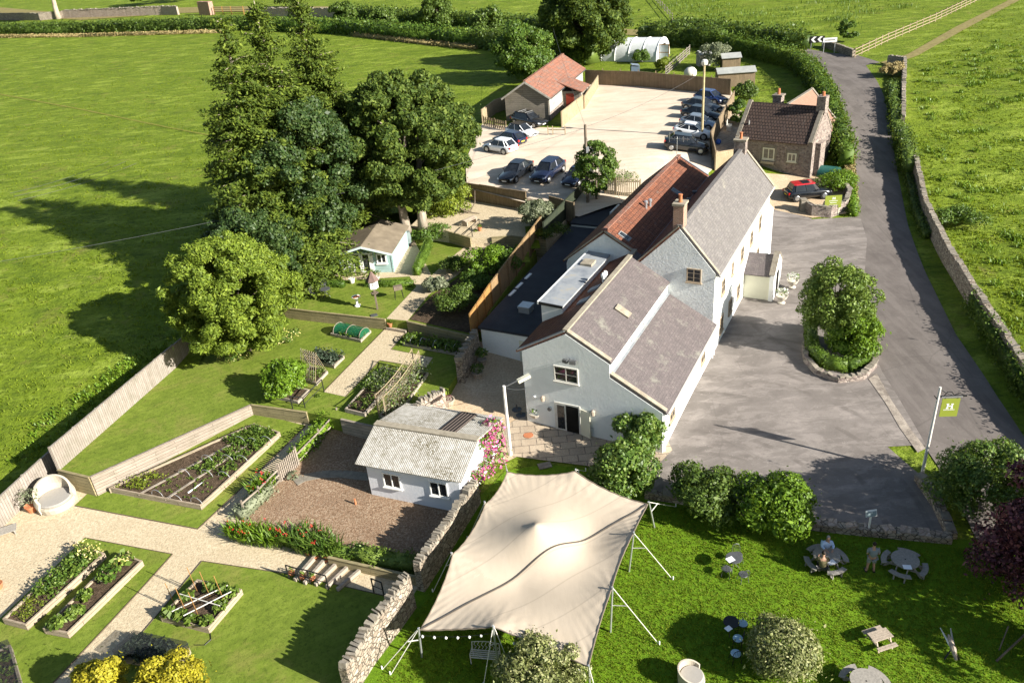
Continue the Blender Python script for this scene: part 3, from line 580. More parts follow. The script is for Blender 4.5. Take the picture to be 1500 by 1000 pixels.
# roads and yards
def road_poly(): return px([(1185, 86), (1205, 98), (1222, 125), (1236, 165), (1245, 215), (1250, 265), (1254, 320), (1262, 345), (1250, 420), (1282, 545), (1345, 640), (1395, 715), (1430, 790)]) + px([(1700, 900), (1560, 690), (1500, 640), (1460, 580), (1400, 490), (1356, 400), (1330, 330), (1318, 270), (1309, 220), (1304, 180), (1296, 145), (1284, 118), (1268, 96), (1290, 92), (1252, 80), (1215, 78), (1150, 66)])
sheet('road', road_poly(), 'asphalt', .035)
sheet('forecourt', px([(972, 650), (955, 722), (1010, 735), (1180, 762), (1400, 785), (1352, 700), (1300, 655), (1356, 652), (1292, 545), (1262, 470), (1270, 352), (1260, 318), (1190, 322), (1130, 292), (1118, 300), (1050, 420), (990, 560)]), 'forecourt', .05)
sheet('farm_track', px([(1290, 92), (1330, 80), (1400, 40), (1470, 5), (1530, -30), (1550, -30), (1490, 3), (1420, 40), (1345, 82), (1300, 98)]), 'track', .07, step=4)
sheet('car_park', px([(682, 236), (706, 182), (755, 186), (822, 188), (856, 130), (862, 118), (1072, 134), (1076, 152), (1040, 215), (1046, 246), (1000, 290), (900, 300), (848, 318), (684, 276)], None), 'carpark', .04)
sheet('lane', px([(-60, 18), (120, 30), (260, 20), (330, 18), (480, 18), (620, 30), (760, 40), (960, 55), (1185, 80), (1170, 68), (960, 46), (760, 33), (620, 22), (480, 10), (330, 10), (250, 12), (120, 22), (-60, 6)]), 'track', .08, step=5)
sheet('gravel_strip', px([(1272, 556), (1284, 548), (1306, 588), (1334, 630), (1356, 658), (1344, 664), (1318, 628), (1296, 590)]), 'strip', .07)
sheet('footpath', px([(-40, 130), (120, 160), (250, 187), (340, 204), (340, 205.6), (250, 188.8), (120, 161.7), (-40, 131.8)]), 'pathgrass', .05, step=3)
sheet('mini_yard', px([(1100, 300), (1078, 262), (1090, 250), (1196, 256), (1250, 262), (1252, 312), (1190, 320), (1120, 304)]), 'court', .06)
sheet('cottage_yard', px([(1042, 247), (1040, 215), (1074, 160), (1096, 166), (1086, 250), (1060, 256)]), 'paving', .06)
# lower garden: gravel with lawns on it
T0 = px([(-60, 830), (86, 688), (137, 716), (376, 606), (450, 618), (500, 618), (565, 642), (640, 640), (700, 720), (600, 880), (480, 1060), (-120, 1060)])
sheet('gravel_path', T0, 'gravel', .03)
for q in ([(110, 741), (290, 775), (448, 624), (376, 606), (137, 716)], [(125, 788), (253, 812), (50, 1030), (-60, 1060), (-20, 925)], [(296, 822), (430, 842), (560, 872), (590, 872), (500, 1030), (120, 1030)]):
    sheet('lawn', px(q), 'lawn', .055)
def edging(poly, z=None):
    P = px(poly, z, .02); s = MB()
    for a, b in zip(P[:-1], P[1:]):
        n_ = max(1, int(np.linalg.norm(b - a) / 2.0))
        for i in range(n_):
            p, q = a + (b - a) * i / n_, a + (b - a) * (i + 1) / n_
            if z is None: p, q = np.array([p[0], p[1], G(p[0], p[1]) + .045]), np.array([q[0], q[1], G(q[0], q[1]) + .045])
            s.bar(p - P[0], q - P[0], .035, .07)
    o = s.build('lawn_edging', m['edge']); o.location = tuple(P[0]); o['kind'] = 'structure'
for q in ([(110, 741), (290, 775), (448, 624)], [(125, 788), (253, 812), (50, 1030)], [(590, 872), (560, 872), (430, 842), (296, 822), (120, 1030)]): edging(q)
edging([(474, 574), (565, 481)], T1); edging([(506, 581), (556, 528), (624, 539)], T1); edging([(634, 524), (573, 512), (595, 486)], T1)
sheet('bark_yard', px([(352, 762), (430, 680), (494, 616), (565, 638), (640, 640), (705, 720), (618, 832), (450, 792)]), 'bark', .06)
sheet('pub_lawn', px([(690, 740), (740, 690), (800, 680), (890, 690), (900, 725), (945, 722), (1010, 738), (1180, 766), (1400, 790), (1640, 800), (1700, 1100), (400, 1100), (520, 1000), (612, 858)]), 'pubgrass', .025)
sheet('courtyard', px([(700, 500), (640, 600), (655, 640), (735, 680), (760, 668), (775, 606), (775, 520)]), 'court', .04)
sheet('patio', px([(735, 628), (775, 604), (975, 640), (985, 660), (950, 695), (745, 668)]), 'paving', .06)
# upper garden terraces
A1 = px([(86, 688), (132, 699), (368, 593), (450, 604), (500, 614), (558, 627), (612, 640), (662, 560), (700, 505), (695, 488), (595, 466), (455, 448), (380, 440), (284, 514)], T1)
A2 = px([(400, 449), (455, 456), (565, 468), (597, 471), (692, 493), (760, 400), (797, 352), (745, 345), (690, 349), (655, 338), (600, 300), (430, 350), (390, 400)], T2)
A3 = px([(600, 332), (662, 341), (690, 349), (750, 346), (800, 352), (858, 290), (690, 267), (650, 285)], T3)
slabz('garden_terrace', A1, T1, 'lawn'); slabz('garden_terrace', A2, T2, 'lawn', 2.6); slabz('gravel_terrace', A3, T3, 'gravel', 3)
sheet('gravel_path', px([(474, 574), (506, 581), (556, 528), (624, 539), (634, 524), (573, 512), (595, 486), (565, 481)], T1), 'gravel', z=T1 + .02)
sheet('gravel_path', px([(566, 467), (610, 420), (600, 405), (506, 411), (478, 398), (486, 360), (600, 340), (612, 362), (632, 404), (660, 378), (686, 358), (708, 358), (672, 402), (628, 432), (597, 470)], T2), 'gravel', z=T2 + .02)
sheet('planting_bed', px([(600, 468), (690, 489), (758, 400), (745, 360), (712, 362), (676, 404), (634, 432)], T2), 'soil', z=T2 + .03)
# ------------------------------------------------------------------ walls and fences
def fence(name, label, pts, h, mat, post=2.0, cap=True, group=None, pt=.09, side=1, th=.035, slats=None, postmat=None, hp=.08):
    """boards between posts along world points (z = foot)"""
    P0 = np.array(pts[0]); t = thing(name, label, 'fence', P0, 0, group); bm_ = MB(); k = 0; posts = []
    for a, b in zip(pts[:-1], pts[1:]):
        a = np.array(a) - P0; b = np.array(b) - P0; L = np.linalg.norm((b - a)[:2]); n = max(1, round(L / post)); rz = math.atan2(b[1] - a[1], b[0] - a[0])
        nr = np.array([math.sin(rz), -math.cos(rz), 0]) * side
        for i in range(n):
            p = a + (b - a) * i / n; q = a + (b - a) * (i + 1) / n; posts.append(p)
            c = (p + q) / 2 + nr * (pt / 2 + th / 2 + .003); l = np.linalg.norm((q - p)[:2]); jz = rnd.uniform(-.02, .02)
            if slats:
                s = MB(); ns = int(l / slats)
                for j in range(ns): s.box(p + (q - p) * (j + .5) / ns + nr * (pt / 2 + th / 2) + np.array([0, 0, .06]), (slats * .6, th, h - .06 + .05 * math.sin(j * 3.1)), rz)
                for zz in (.3, h - .35): s.box(((p + q) / 2)[0:2].tolist() + [((p + q) / 2)[2] + zz], (l, .05, .08), rz)
                s.build('slats', m[mat], t)
            else:
                s = MB(); d = (q - p) / l
                vs = []
                for sgn in (-1, 1):
                    o = nr * (pt / 2 + th / 2 + .003 + sgn * th / 2)
                    vs += [p + o + np.array([0, 0, -.3]), q + o + np.array([0, 0, -.3]), q + o + np.array([0, 0, h + jz]), p + o + np.array([0, 0, h + jz])]
                s.add(vs, [(0, 1, 2, 3), (7, 6, 5, 4), (0, 4, 5, 1), (1, 5, 6, 2), (2, 6, 7, 3), (3, 7, 4, 0)] if side > 0 else [(3, 2, 1, 0), (4, 5, 6, 7), (1, 5, 4, 0), (2, 6, 5, 1), (3, 7, 6, 2), (0, 4, 7, 3)])
                s.build('board_panel', m[mat], t)
                if cap:
                    s2 = MB(); s2.bar(p + nr * .03 + np.array([0, 0, h + .03 + jz]), q + nr * .03 + np.array([0, 0, h + .03 + jz]), .12, .03); s2.build('cap_rail', m[mat], t)
        posts.append(b)
    for p in posts:
        s = MB(); s.box(p + np.array([0, 0, -.4]), (pt, pt, h + .4 + hp), rnd.uniform(-.05, .05)); s.build('post', m[postmat or mat], t)
    return t
def rail_fence(name, label, pts, h, mat, post=2.4, rails=3, group=None, r=.05):
    P0 = np.array(pts[0]); t = thing(name, label, 'fence', P0, 0, group); posts = []; segs = []
    for a, b in zip(pts[:-1], pts[1:]):
        a = np.array(a) - P0; b = np.array(b) - P0; L = np.linalg.norm((b - a)[:2]); n = max(1, round(L / post))
        for i in range(n): posts.append(a + (b - a) * i / n); segs.append((a + (b - a) * i / n, a + (b - a) * (i + 1) / n))
        last = b
    posts.append(last)
    for j in range(rails):
        s = MB(); zz = h * (j + .6) / (rails - .1)
        for p, q in segs: s.bar(p + np.array([0, 0, zz]), q + np.array([0, 0, zz]), .04, .1)
        s.build('rail', m[mat], t)
    for p in posts[:98]:
        s = MB(); s.box(p + np.array([0, 0, -.3]), (r * 2, r * 2, h + .42)); s.build('post', m[mat], t)
    return t
def resample(pts, step):
    out = [np.array(pts[0], float)]
    for a, b in zip(pts[:-1], pts[1:]):
        a = np.array(a, float); b = np.array(b, float); n = max(1, int(np.linalg.norm((b - a)[:2]) / step))
        out += [a + (b - a) * (i + 1) / n for i in range(n)]
    return out
def stone_wall(name, label, pts, h, th, mat, cap='coping', group=None, capsize=.22, var=.06, hs=None, cat='wall', upright=True, closed=False):
    P = resample(pts, .7); P0 = P[0].copy(); t = thing(name, label, cat, P0, 0, group); n = len(P); mb = MB(); vs = []
    H = [h if hs is None else np.interp(i / (n - 1), np.linspace(0, 1, len(hs)), hs) for i in range(n)]
    N = []
    for i in range(n):
        d = (P[(i + 1) % n] - P[i - 1]) if closed else (P[min(i + 1, n - 1)] - P[max(i - 1, 0)]); d[2] = 0; d /= np.linalg.norm(d); N.append(np.array([d[1], -d[0], 0]))
    for i in range(n):
        p = P[i] - P0; hh = H[i] + rnd.uniform(-var, var); H[i] = hh
        for o, z in ((-th * .55, -.6), (-th * .45 + rnd.uniform(-.03, .03), hh), (th * .45 + rnd.uniform(-.03, .03), hh), (th * .55, -.6)): vs.append(p + N[i] * o + np.array([0, 0, z]))
    fs = []
    for i in range(n - 1 + (1 if closed else 0)):
        a = 4 * i; b = 4 * ((i + 1) % n); fs += [(a, a + 1, b + 1, b), (a + 1, a + 2, b + 2, b + 1), (a + 2, a + 3, b + 3, b + 2)]
    if not closed: fs += [(3, 2, 1, 0), (4 * n - 4, 4 * n - 3, 4 * n - 2, 4 * n - 1)]
    mb.add(vs, [f[::-1] for f in fs]); mb.build('wall_face', m[mat], t)
    if cap:
        c = MB()
        for i in range(n - 1):
            L = np.linalg.norm((P[i + 1] - P[i])[:2]); k = max(1, int(L / (capsize * (.5 if upright else 1.3)))); rz = math.atan2((P[i + 1] - P[i])[1], (P[i + 1] - P[i])[0])
            for j in range(k):
                f = (j + .5) / k; p = P[i] + (P[i + 1] - P[i]) * f - P0; z = H[i] + (H[i + 1] - H[i]) * f - .05
                sx = capsize * rnd.uniform(.3, .6) if upright else capsize * rnd.uniform(1.3, 1.7); tl = Matrix.Rotation(rnd.uniform(-.3, .3), 3, 'Y') @ Matrix.Rotation(rnd.uniform(-.15, .15), 3, 'X')
                s = rnd.uniform(.8, 1.25); p = p + N[i] * rnd.uniform(-.07, .07) * th; c.box(p + np.array([0, 0, z - (0 if rnd.random() > .2 else .1)]), (sx * s, th * rnd.uniform(.75, 1.08), capsize * (rnd.uniform(.45, 1.35) if upright else rnd.uniform(.3, .5))), rz + rnd.uniform(-.3, .3), tl)
        c.build('coping_stones', m[cap], t)
    return t
def plank_wall(name, label, pts, z0, z1, mat, th=.1, group=None, cap=True):
    P0 = np.array([pts[0][0], pts[0][1], z0]); t = thing(name, label, 'retaining wall', P0, 0, group); s = MB(); c = MB()
    for a, b in zip(pts[:-1], pts[1:]):
        a = np.array([a[0], a[1], 0]) - [P0[0], P0[1], 0]; b = np.array([b[0], b[1], 0]) - [P0[0], P0[1], 0]
        d = (b - a) / np.linalg.norm(b - a); n = np.array([d[1], -d[0], 0])
        a2 = a + n * (th / 2 + .004); b2 = b + n * (th / 2 + .004)
        s.prism([tuple((a2 - n * th / 2)[:2]), tuple((b2 - n * th / 2)[:2]), tuple((b2 + n * th / 2)[:2]), tuple((a2 + n * th / 2)[:2])], -.5, z1 - z0 + .03)
        if cap: c.bar(a2 + np.array([0, 0, z1 - z0 + .055]), b2 + np.array([0, 0, z1 - z0 + .055]), th * 1.5, .045)
    s.build('timber_face', m[mat], t)
    if cap: c.build('cap_board', m[mat], t)
    return t
front1 = px([(132, 699), (368, 593)], T1); front1b = px([(368, 593), (450, 604)], T1)
plank_wall('retaining_wall', 'long sun bleached timber retaining wall above the big vegetable bed', front1, -.1, T1, 'sleeper_pale')
plank_wall('retaining_wall', 'short mossy timber wall beside the lower garden steps', front1b, 0, T1, 'sleeper')
plank_wall('retaining_wall', 'short dark timber wall behind the round wicker daybed', px([(86, 688), (132, 699)], T1), -.1, T1, 'sleeper')
plank_wall('retaining_wall', 'dark timber wall in shade at the back of the bark yard', px([(500, 614), (558, 627), (622, 643)], T1), 0, T1, 'bedgrey')
plank_wall('retaining_wall', 'mossy timber retaining wall below the bird bath lawn', px([(400, 449), (455, 456), (565, 468)], T2), T1, T2, 'sleeper')
plank_wall('retaining_wall', 'mossy timber wall holding the shrub bed by the orange fence', px([(597, 471), (692, 493)], T2), T1, T2, 'sleeper')
plank_wall('retaining_wall', 'timber wall below the gravel terrace left of its steps', px([(652, 338), (690, 349)], T3), T2, T3, 'sleeper')
plank_wall('retaining_wall', 'low timber wall under the grey shrub on the gravel terrace', px([(720, 348), (750, 346), (800, 352)], T3), T2, T3, 'sleeper')
def steps(name, label, a, b, c, d, z0, z1, n, surf, riser):
    """flight between lower edge a-b and upper edge d-c"""
    a, b, c, d = [np.array(q[:2]) for q in (a, b, c, d)]; t = thing(name, label, 'steps', (a[0], a[1], z0))
    for i in range(n):
        f0, f1 = i / n, (i + 1) / n; zz = z0 + (z1 - z0) * (i + 1) / (n + 0.0) - .02
        q = [a + (d - a) * f0, b + (c - b) * f0, b + (c - b) * f1, a + (d - a) * f1]
        s = MB(); s.prism([tuple(p) for p in q], z0 - .5 - .01 * i, zz); s.build('tread', m[surf], t, True)
        r = MB(); e = (q[1] - q[0]) / np.linalg.norm(q[1] - q[0]); nn = np.array([e[1], -e[0]]) * .05
        r.prism([tuple(q[0] + nn), tuple(q[1] + nn), tuple(q[1] - nn), tuple(q[0] - nn)], z0 - .3, zz + .015); r.build('riser', m[riser], t, True)
    return t
steps('garden_steps', 'gravel steps with timber edges climbing from the bark yard path', at(453, 620), at(492, 622), at(506, 582, 0, T1), at(474, 575, 0, T1), .15, T1, 4, 'gravel', 'bedwood')
steps('garden_steps', 'shaded steps beside the terracotta pot below the dovecote lawn', at(566, 483, 0, T1), at(595, 488, 0, T1), at(606, 452, 0, T2), at(577, 446, 0, T2), T1, T2, 4, 'gravel', 'bedgrey')
steps('garden_steps', 'top steps with white side wall up to the gravel terrace', at(688, 366, 0, T2), at(716, 366, 0, T2), at(738, 342, 0, T3), at(700, 340, 0, T3), T2, T3, 4, 'gravel', 'bedwood')
def path_risers():
    t = thing('garden_steps', 'wide shallow gravel steps with timber risers by the black handrail', 'steps', at(440, 820))
    for i, (x0, y0, x1, y1) in enumerate([(432, 850, 462, 815), (446, 855, 476, 820), (462, 857, 494, 825), (478, 861, 512, 828), (494, 864, 529, 834)]):
        s = MB(); s.bar(at(x0, y0, .12), at(x1, y1, .12), .14, .26); s.build('riser', m['bedgrey'], t, True)
path_risers()
def handrail(label, pts, h=.95, th=.035, mid=.5):
    P0 = pts[0]; t = thing('handrail', label, 'handrail', P0); s = MB(); s.tube([tuple(np.array(p) - P0 + np.array([0, 0, h])) for p in pts], th, 6); s.build('top_rail', m['black'], t)
    s = MB(); s.tube([tuple(np.array(p) - P0 + np.array([0, 0, h * mid])) for p in pts], th * .6, 6); s.build('lower_rail', m['black'], t)
    for p in pts: s = MB(); q = np.array(p) - P0; s.tube([q - np.array([0, 0, .2]), q + np.array([0, 0, h])], th, 6); s.build('post', m['black'], t)
handrail('black metal handrail beside the wide gravel steps', [at(424, 848), at(440, 853), at(455, 856), at(482, 864)])
handrail('black metal handrail on the lawn above the bark yard steps', [at(429, 599, 0, T1), at(448, 601, .0, .9), at(475, 574, 0, T1)])
handrail('thin black handrail beside the top terrace steps', [at(676, 360, 0, T2), at(692, 347, 0, T3), at(703, 336, 0, T3)])
handrail('short black handrail near the gate in the stone wall', [at(548, 868), at(563, 874)])

fence('board_fence', 'tall silvered board fence between the sunny lawn and the meadow', px([(86, 688), (284, 514)], T1), 1.55, 'fence_pale', 1.9, side=1)
fence('board_fence', 'low silvered board fence beside the potted shrub and daybed', [at(-40, 812), at(86, 692)], 1.6, 'fence_pale', 1.9, side=1)
nf = px([(692, 495), (722, 447), (797, 351)], T2 + .1)
fence('board_fence', 'new orange board fence panels at the near end of the flat black roof', [nf[0], nf[1]], 1.75, 'fence_new', 1.8, side=-1)
fence('board_fence', 'brown board fence between the shrub border and the flat black roof', [nf[1], nf[2] + np.array([0, 0, .5])], 1.75, 'fence_mid', 1.8, side=-1)
fence('board_fence', 'dark green painted fence along the gravel terrace', [px([(797, 351)], T3)[0], px([(856, 293)], T3)[0] + np.array([0, 0, .3])], 1.5, 'fence_green', 1.8, side=1)
q0, q1, q2, q3 = px([(684, 291), (772, 306), (806, 312), (842, 322)], T3 + .1)
fence('board_fence', 'weathered brown fence between the gravel terrace and the front row of cars', [q0, q1], 1.6, 'fence_old', 2, side=1)
fence('garden_gate', 'low brown gate in the terrace fence behind the navy car', [q1, q2], 1.1, 'fence_old', 2, side=1, slats=.14)
fence('board_fence', 'weathered brown fence panel beside the utility pole', [q2, q3], 1.55, 'fence_old', 2, side=1)
fence('board_fence', 'long brown board fence along the far edge of the car park', [at(858, 124), at(935, 127), at(1070, 140)], 1.9, 'fence_old', 2.6, side=1, hp=.3)
fence('board_fence', 'brown board fence behind the parked row by the cottage yard', [at(1074, 158), at(1040, 220), at(1047, 250)], 1.9, 'fence_old', 2.2, side=-1)
fence('board_fence', 'short tan board fence closing the cottage yard', [at(1047, 250), at(1076, 245)], 1.8, 'fence_tan', 2, side=1)
fence('board_fence', 'pale tan fence screen beside the barn porch', [at(823, 186), at(854, 160)], 1.7, 'fence_tan', 2.0, side=1)
fence('board_fence', 'pale tan fence running from the barn to the far fence', [at(856, 160), at(876, 128)], 1.5, 'fence_tan', 2.4, side=1)
fence('board_fence', 'tan fence at the left end of the barn yard', [at(707, 181), at(726, 166), at(748, 158)], 1.6, 'fence_tan', 2.4, side=1)
fence('picket_fence', 'low slatted fence in front of the barn yard', [at(709, 184), at(742, 192)], 1.1, 'fence_old', 2, slats=.34)
fence('picket_fence', 'yellow tan slatted fence behind the pub roof', [at(886, 284), at(902, 286), at(938, 290)], 1.7, 'fence_tan', 1.6, slats=.16)
rail_fence('rail_fence', 'long pale post and rail fence across the far meadow', [at(1252, 85), at(1300, 62), at(1370, 32), at(1440, -2), at(1500, -30)], 1.3, 'fence_tan', 2.6)
rail_fence('rail_fence', 'low rail fence in front of the parked white car', [at(803, 198), at(810, 198), at(828, 198)], .9, 'fence_tan', 2.4, 1)
rail_fence('garden_trellis', 'pale slatted trellis fence near the polytunnel', [at(975, 112), at(1010, 80)], 1.3, 'fence_pale', 2.2, 4)
rail_fence('rail_fence', 'thin wire and post fence across the distant field', [at(985, 30), at(955, -5)], 1.2, 'fence_pale', 4, 2)
# picket fence of the bark yard with its gate
bp = [at(360, 756), at(412, 706)]
rail_fence('mesh_fence', 'pale low rail fence between red flowers and bark yard', [bp[0], at(384, 735), bp[1]], 1.0, 'sleeper_pale', 1.9, 3, r=.04)
fence('garden_gate', 'pale picket gate opening into the bark yard', [at(412, 706), at(438, 681)], 1.25, 'sleeper_pale', 1.3, slats=.13)
rail_fence('mesh_fence', 'pale rail fence above the bark yard beside leafy plants', [at(438, 681), at(470, 648), at(497, 617)], .9, 'sleeper_pale', 1.9, 2, r=.04)

stone_wall('stone_wall', 'old stone wall with ragged upright coping beside the tent', [at(512, 1020), at(540, 975), at(605, 888)], 1.9, .42, 'drystone', 'coping', capsize=.24, hs=[1.7, 1.9, 2.0])
stone_wall('stone_wall', 'old stone wall running from the gate to the white shed', [at(617, 866), at(652, 812), at(700, 735)], 1.7, .38, 'drystone', 'coping', capsize=.22, hs=[1.75, 1.65, 1.5])
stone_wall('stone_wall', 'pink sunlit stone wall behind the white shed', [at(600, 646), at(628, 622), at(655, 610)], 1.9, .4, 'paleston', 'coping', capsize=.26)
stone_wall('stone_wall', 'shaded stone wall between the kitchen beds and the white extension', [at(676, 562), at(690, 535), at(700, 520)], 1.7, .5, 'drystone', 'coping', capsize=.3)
stone_wall('stone_wall', 'low rubble wall between forecourt and picnic lawn', [at(1178, 770), at(1260, 780), at(1392, 792)], .42, .55, 'drystone', 'paleston', capsize=.34, upright=False)
stone_wall('stone_wall', 'low curved rubble wall under the big roadside shrub', [at(1394, 790), at(1372, 742), at(1345, 704)], .45, .5, 'drystone', 'coping', capsize=.3, upright=False)
stone_wall('stone_wall', 'dark low stone edge of the forecourt behind the tent', [at(945, 727), at(1010, 737), at(1090, 752)], .4, .4, 'drystone', 'coping', capsize=.3, upright=False)
RW = [at(1324, 97), at(1322, 140), at(1321, 187), at(1332, 218), at(1338, 250), at(1352, 315), at(1385, 385), at(1432, 462), at(1478, 535), at(1512, 590), at(1600, 700)]
stone_wall('stone_wall', 'long stone field wall following the right side of the road', RW[4:], 1.5, .45, 'drystone', 'coping', capsize=.2, upright=False)
stone_wall('stone_wall', 'far stretch of pale field wall by the road junction', [at(1300, 94)] + RW[:3], 1.1, .45, 'paleston', 'coping', capsize=.24, upright=False)
stone_wall('stone_wall', 'small stone wall at the mouth of the farm track', [at(1205, 68), at(1250, 84)], 1.0, .4, 'drystone', 'coping', capsize=.22, upright=False)
stone_wall('stone_wall', 'curved stone wall around the black car with red roof', [at(1172, 305), at(1190, 316), at(1215, 318), at(1238, 308), at(1243, 292), at(1236, 280)], .95, .4, 'stone', 'coping', capsize=.25, upright=False)
stone_wall('stone_wall', 'pale boundary wall by the white house lane', [at(-40, 30), at(60, 30), at(95, 27)], 2.0, .6, 'drystone', 'coping', capsize=.4, upright=False)
stone_wall('stone_wall', 'pale coped boundary wall left of the wooden field gate', [at(95, 27), at(240, 22), at(262, 22)], 2.2, .6, 'paleston', 'coping', capsize=.5, upright=False)
stone_wall('stone_wall', 'pale boundary wall right of the wooden field gate', [at(368, 24), at(430, 24), at(520, 26)], 1.9, .6, 'paleston', 'coping', capsize=.5, upright=False)
o = stone_wall('gate_pier', 'brick pier beside the wooden field gate', [at(296, 22), at(312, 22)], 3.4, 1.6, 'brick', None, cat='gate pier')
rail_fence('field_gate', 'honey coloured wooden field gate beside the brick pier', [at(315, 22), at(340, 22), at(358, 22)], 2.0, 'fence_new', 3.4, 4, r=.09)
# ------------------------------------------------------------------ buildings
def bx(mb, x0, x1, y0, y1, z0, z1): return mb.box(((x0 + x1) / 2, (y0 + y1) / 2, z0), (x1 - x0, y1 - y0, z1 - z0))
def window(par, org, ax, out, w, h, mats, nx=2, ny=2, fw=.07, sill=True, name='window', door=False):
    """frame in front of a wall; org = lower left corner, ax = level direction, out = outward normal (local)"""
    org = np.array(org, float); ax = np.array([*ax, 0.0]); out = np.array([*out, 0.0]); up = np.array([0, 0, 1.0]); f = MB(); g = MB()
    def pc(mb, a0, a1, z0, z1, o0, o1):
        v = [org + ax * a + up * z + out * o for o in (o0, o1) for a, z in ((a0, z0), (a1, z0), (a1, z1), (a0, z1))]
        mb.add(v, [(4, 5, 6, 7), (3, 2, 1, 0), (0, 1, 5, 4), (1, 2, 6, 5), (2, 3, 7, 6), (3, 0, 4, 7)])
    pc(f, 0, fw, 0, h, -.02, .06); pc(f, w - fw, w, 0, h, -.02, .06); pc(f, fw, w - fw, h - fw, h, -.02, .06); pc(f, fw, w - fw, 0, fw, -.02, .06)
    for i in range(1, nx): c = w * i / nx; pc(f, c - fw * .4, c + fw * .4, fw, h - fw, -.02, .05)
    for i in range(1, ny): c = h * i / ny; pc(f, fw, w - fw, c - fw * .22, c + fw * .22, -.02, .042)
    o = f.build(name, m[mats[0]], par)
    pc(g, fw * .6, w - fw * .6, fw * .6, h - fw * .6, -.02, .02); g.build('pane', m[mats[1]], o)
    if sill: s = MB(); pc(s, -.06, w + .06, -.08, -.004, -.02, .12); s.build('sill', m[mats[0]], o)
    return o
pub = thing('pub_building', 'long white rendered pub with grey tiled roofs, porch and brick chimney', 'pub', (PB[0], PB[1], 0), -PH)
X, Y_ = (1, 0), (0, 1)
s = MB(); s.extr([(0, -1.5), (8.41, -1.5), (8.41, 2.5), (5.36, 4.2), (5.36, 5.05), (2.8, 6.52), (0, 4.95)], 0, 11.2); s.build('gable_wing', m['render'], pub)
s = MB(); s.extr([(2.3, -1.5), (8.41, -1.5), (8.41, 6.1), (6.05, 8.88), (3.5, 6.35), (2.3, 5.3)], 11.04, 29.2); s.build('main_range', m['roughrender'], pub)
s = MB(); s.extr([(-2.2, -1.2), (3.2, -1.2), (3.2, 6.2), (.65, 7.7), (-2.05, 5.6), (-2.2, 5.2)], 11.9, 29.8); s.build('rear_range', m['roughrender'], pub)
s = MB(); s.slab((5.36, 4.24), (8.62, 2.42), .02, 11.05); s.build('lean_to_roof', m['tile_purple'], pub)
s = MB(); s.slab((2.8, 6.56), (5.45, 5.04), .02, 12.0); s.build('tiled_roof', m['tile_purple'], pub)
s = MB(); s.slab((-.35, 4.8), (2.8, 6.56), .02, 12.0); s.build('tiled_roof', m['tile_red'], pub)
s = MB(); s.slab((6.05, 8.92), (8.66, 5.85), 11.07, 29.25); s.build('main_range_roof', m['tile_grey'], pub)
s = MB(); s.slab((3.25, 6.16), (6.05, 8.92), 11.0, 29.25); s.build('main_range_roof', m['tile_red'], pub)
s = MB(); s.slab((.65, 7.74), (3.35, 6.15), 11.85, 29.9); s.build('rear_roof', m['tile_red'], pub)
s = MB(); s.slab((-2.4, 5.3), (.65, 7.74), 11.85, 29.9); s.build('rear_roof', m['tile_red'], pub)
# verges, ridges and the valley
def strip(pts, w, h, mat, name):
    s = MB()
    for a, b in zip(pts[:-1], pts[1:]): s.bar(a, b, w, h)
    return s.build(name, m[mat], pub)
strip([(2.8, .17, 6.72), (5.4, .17, 5.24)], .3, .08, 'verge', 'verge'); strip([(5.36, .17, 4.44), (8.58, .17, 2.64)], .3, .08, 'verge', 'verge'); strip([(-.3, .05, 4.98), (2.75, .05, 6.7)], .14, .1, 'lead', 'verge')
strip([(2.8, .0, 6.74), (2.8, 12, 6.74)], .3, .12, 'verge', 'ridge'); strip([(6.05, 11, 9.1), (6.05, 29.2, 9.1)], .3, .12, 'tile_grey', 'ridge'); strip([(.65, 11.9, 7.92), (.65, 29.9, 7.92)], .32, .14, 'tile_barn', 'ridge')
strip([(6.1, 11.2, 9.06), (8.64, 11.2, 6.06)], .24, .08, 'verge', 'verge'); strip([(3.2, 11.06, 6.3), (6, 11.06, 9.06)], .2, .08, 'verge', 'verge'); strip([(6.1, 29.2, 9.1), (8.64, 29.2, 6.05)], .3, .14, 'verge', 'verge')
strip([(.7, 11.9, 7.9), (3.2, 11.9, 6.4)], .22, .08, 'verge', 'verge'); strip([(-2.35, 11.9, 5.45), (.6, 11.9, 7.9)], .18, .08, 'verge', 'verge'); strip([(.7, 29.85, 7.9), (3.2, 29.85, 6.4)], .2, .08, 'lead', 'verge'); strip([(-2.35, 29.85, 5.45), (.6, 29.85, 7.9)], .2, .08, 'lead', 'verge')
strip([(3.3, 11.9, 6.32), (3.3, 29.8, 6.32)], .75, .06, 'lead', 'valley')
strip([(5.45, .1, 4.38), (5.45, 11, 4.38)], .16, .03, 'lead', 'flashing')
strip([(8.72, .1, 2.47), (8.72, 11, 2.47)], .1, .09, 'offwhite', 'gutter'); strip([(8.74, 11, 5.93), (8.74, 29.2, 5.93)], .1, .09, 'offwhite', 'gutter')
s = MB(); s.tube([(8.5, 10.9, 2.4), (8.5, 10.9, -.6)], .05, 6); s.build('downpipe', m['white'], pub)
s = MB(); s.tube([(8.46, .2, 2.4), (8.46, .2, -.8)], .05, 6); s.build('downpipe', m['white'], pub)
s = MB(); s.tube([(8.5, 11.35, 5.9), (8.5, 11.35, -.4)], .045, 6); s.build('downpipe', m['white'], pub)
s = MB(); s.extr([(8.3, -1), (8.85, -1), (8.8, 4.2), (8.3, 4.7)], 28.2, 29.15); s.build('buttress', m['render'], pub)
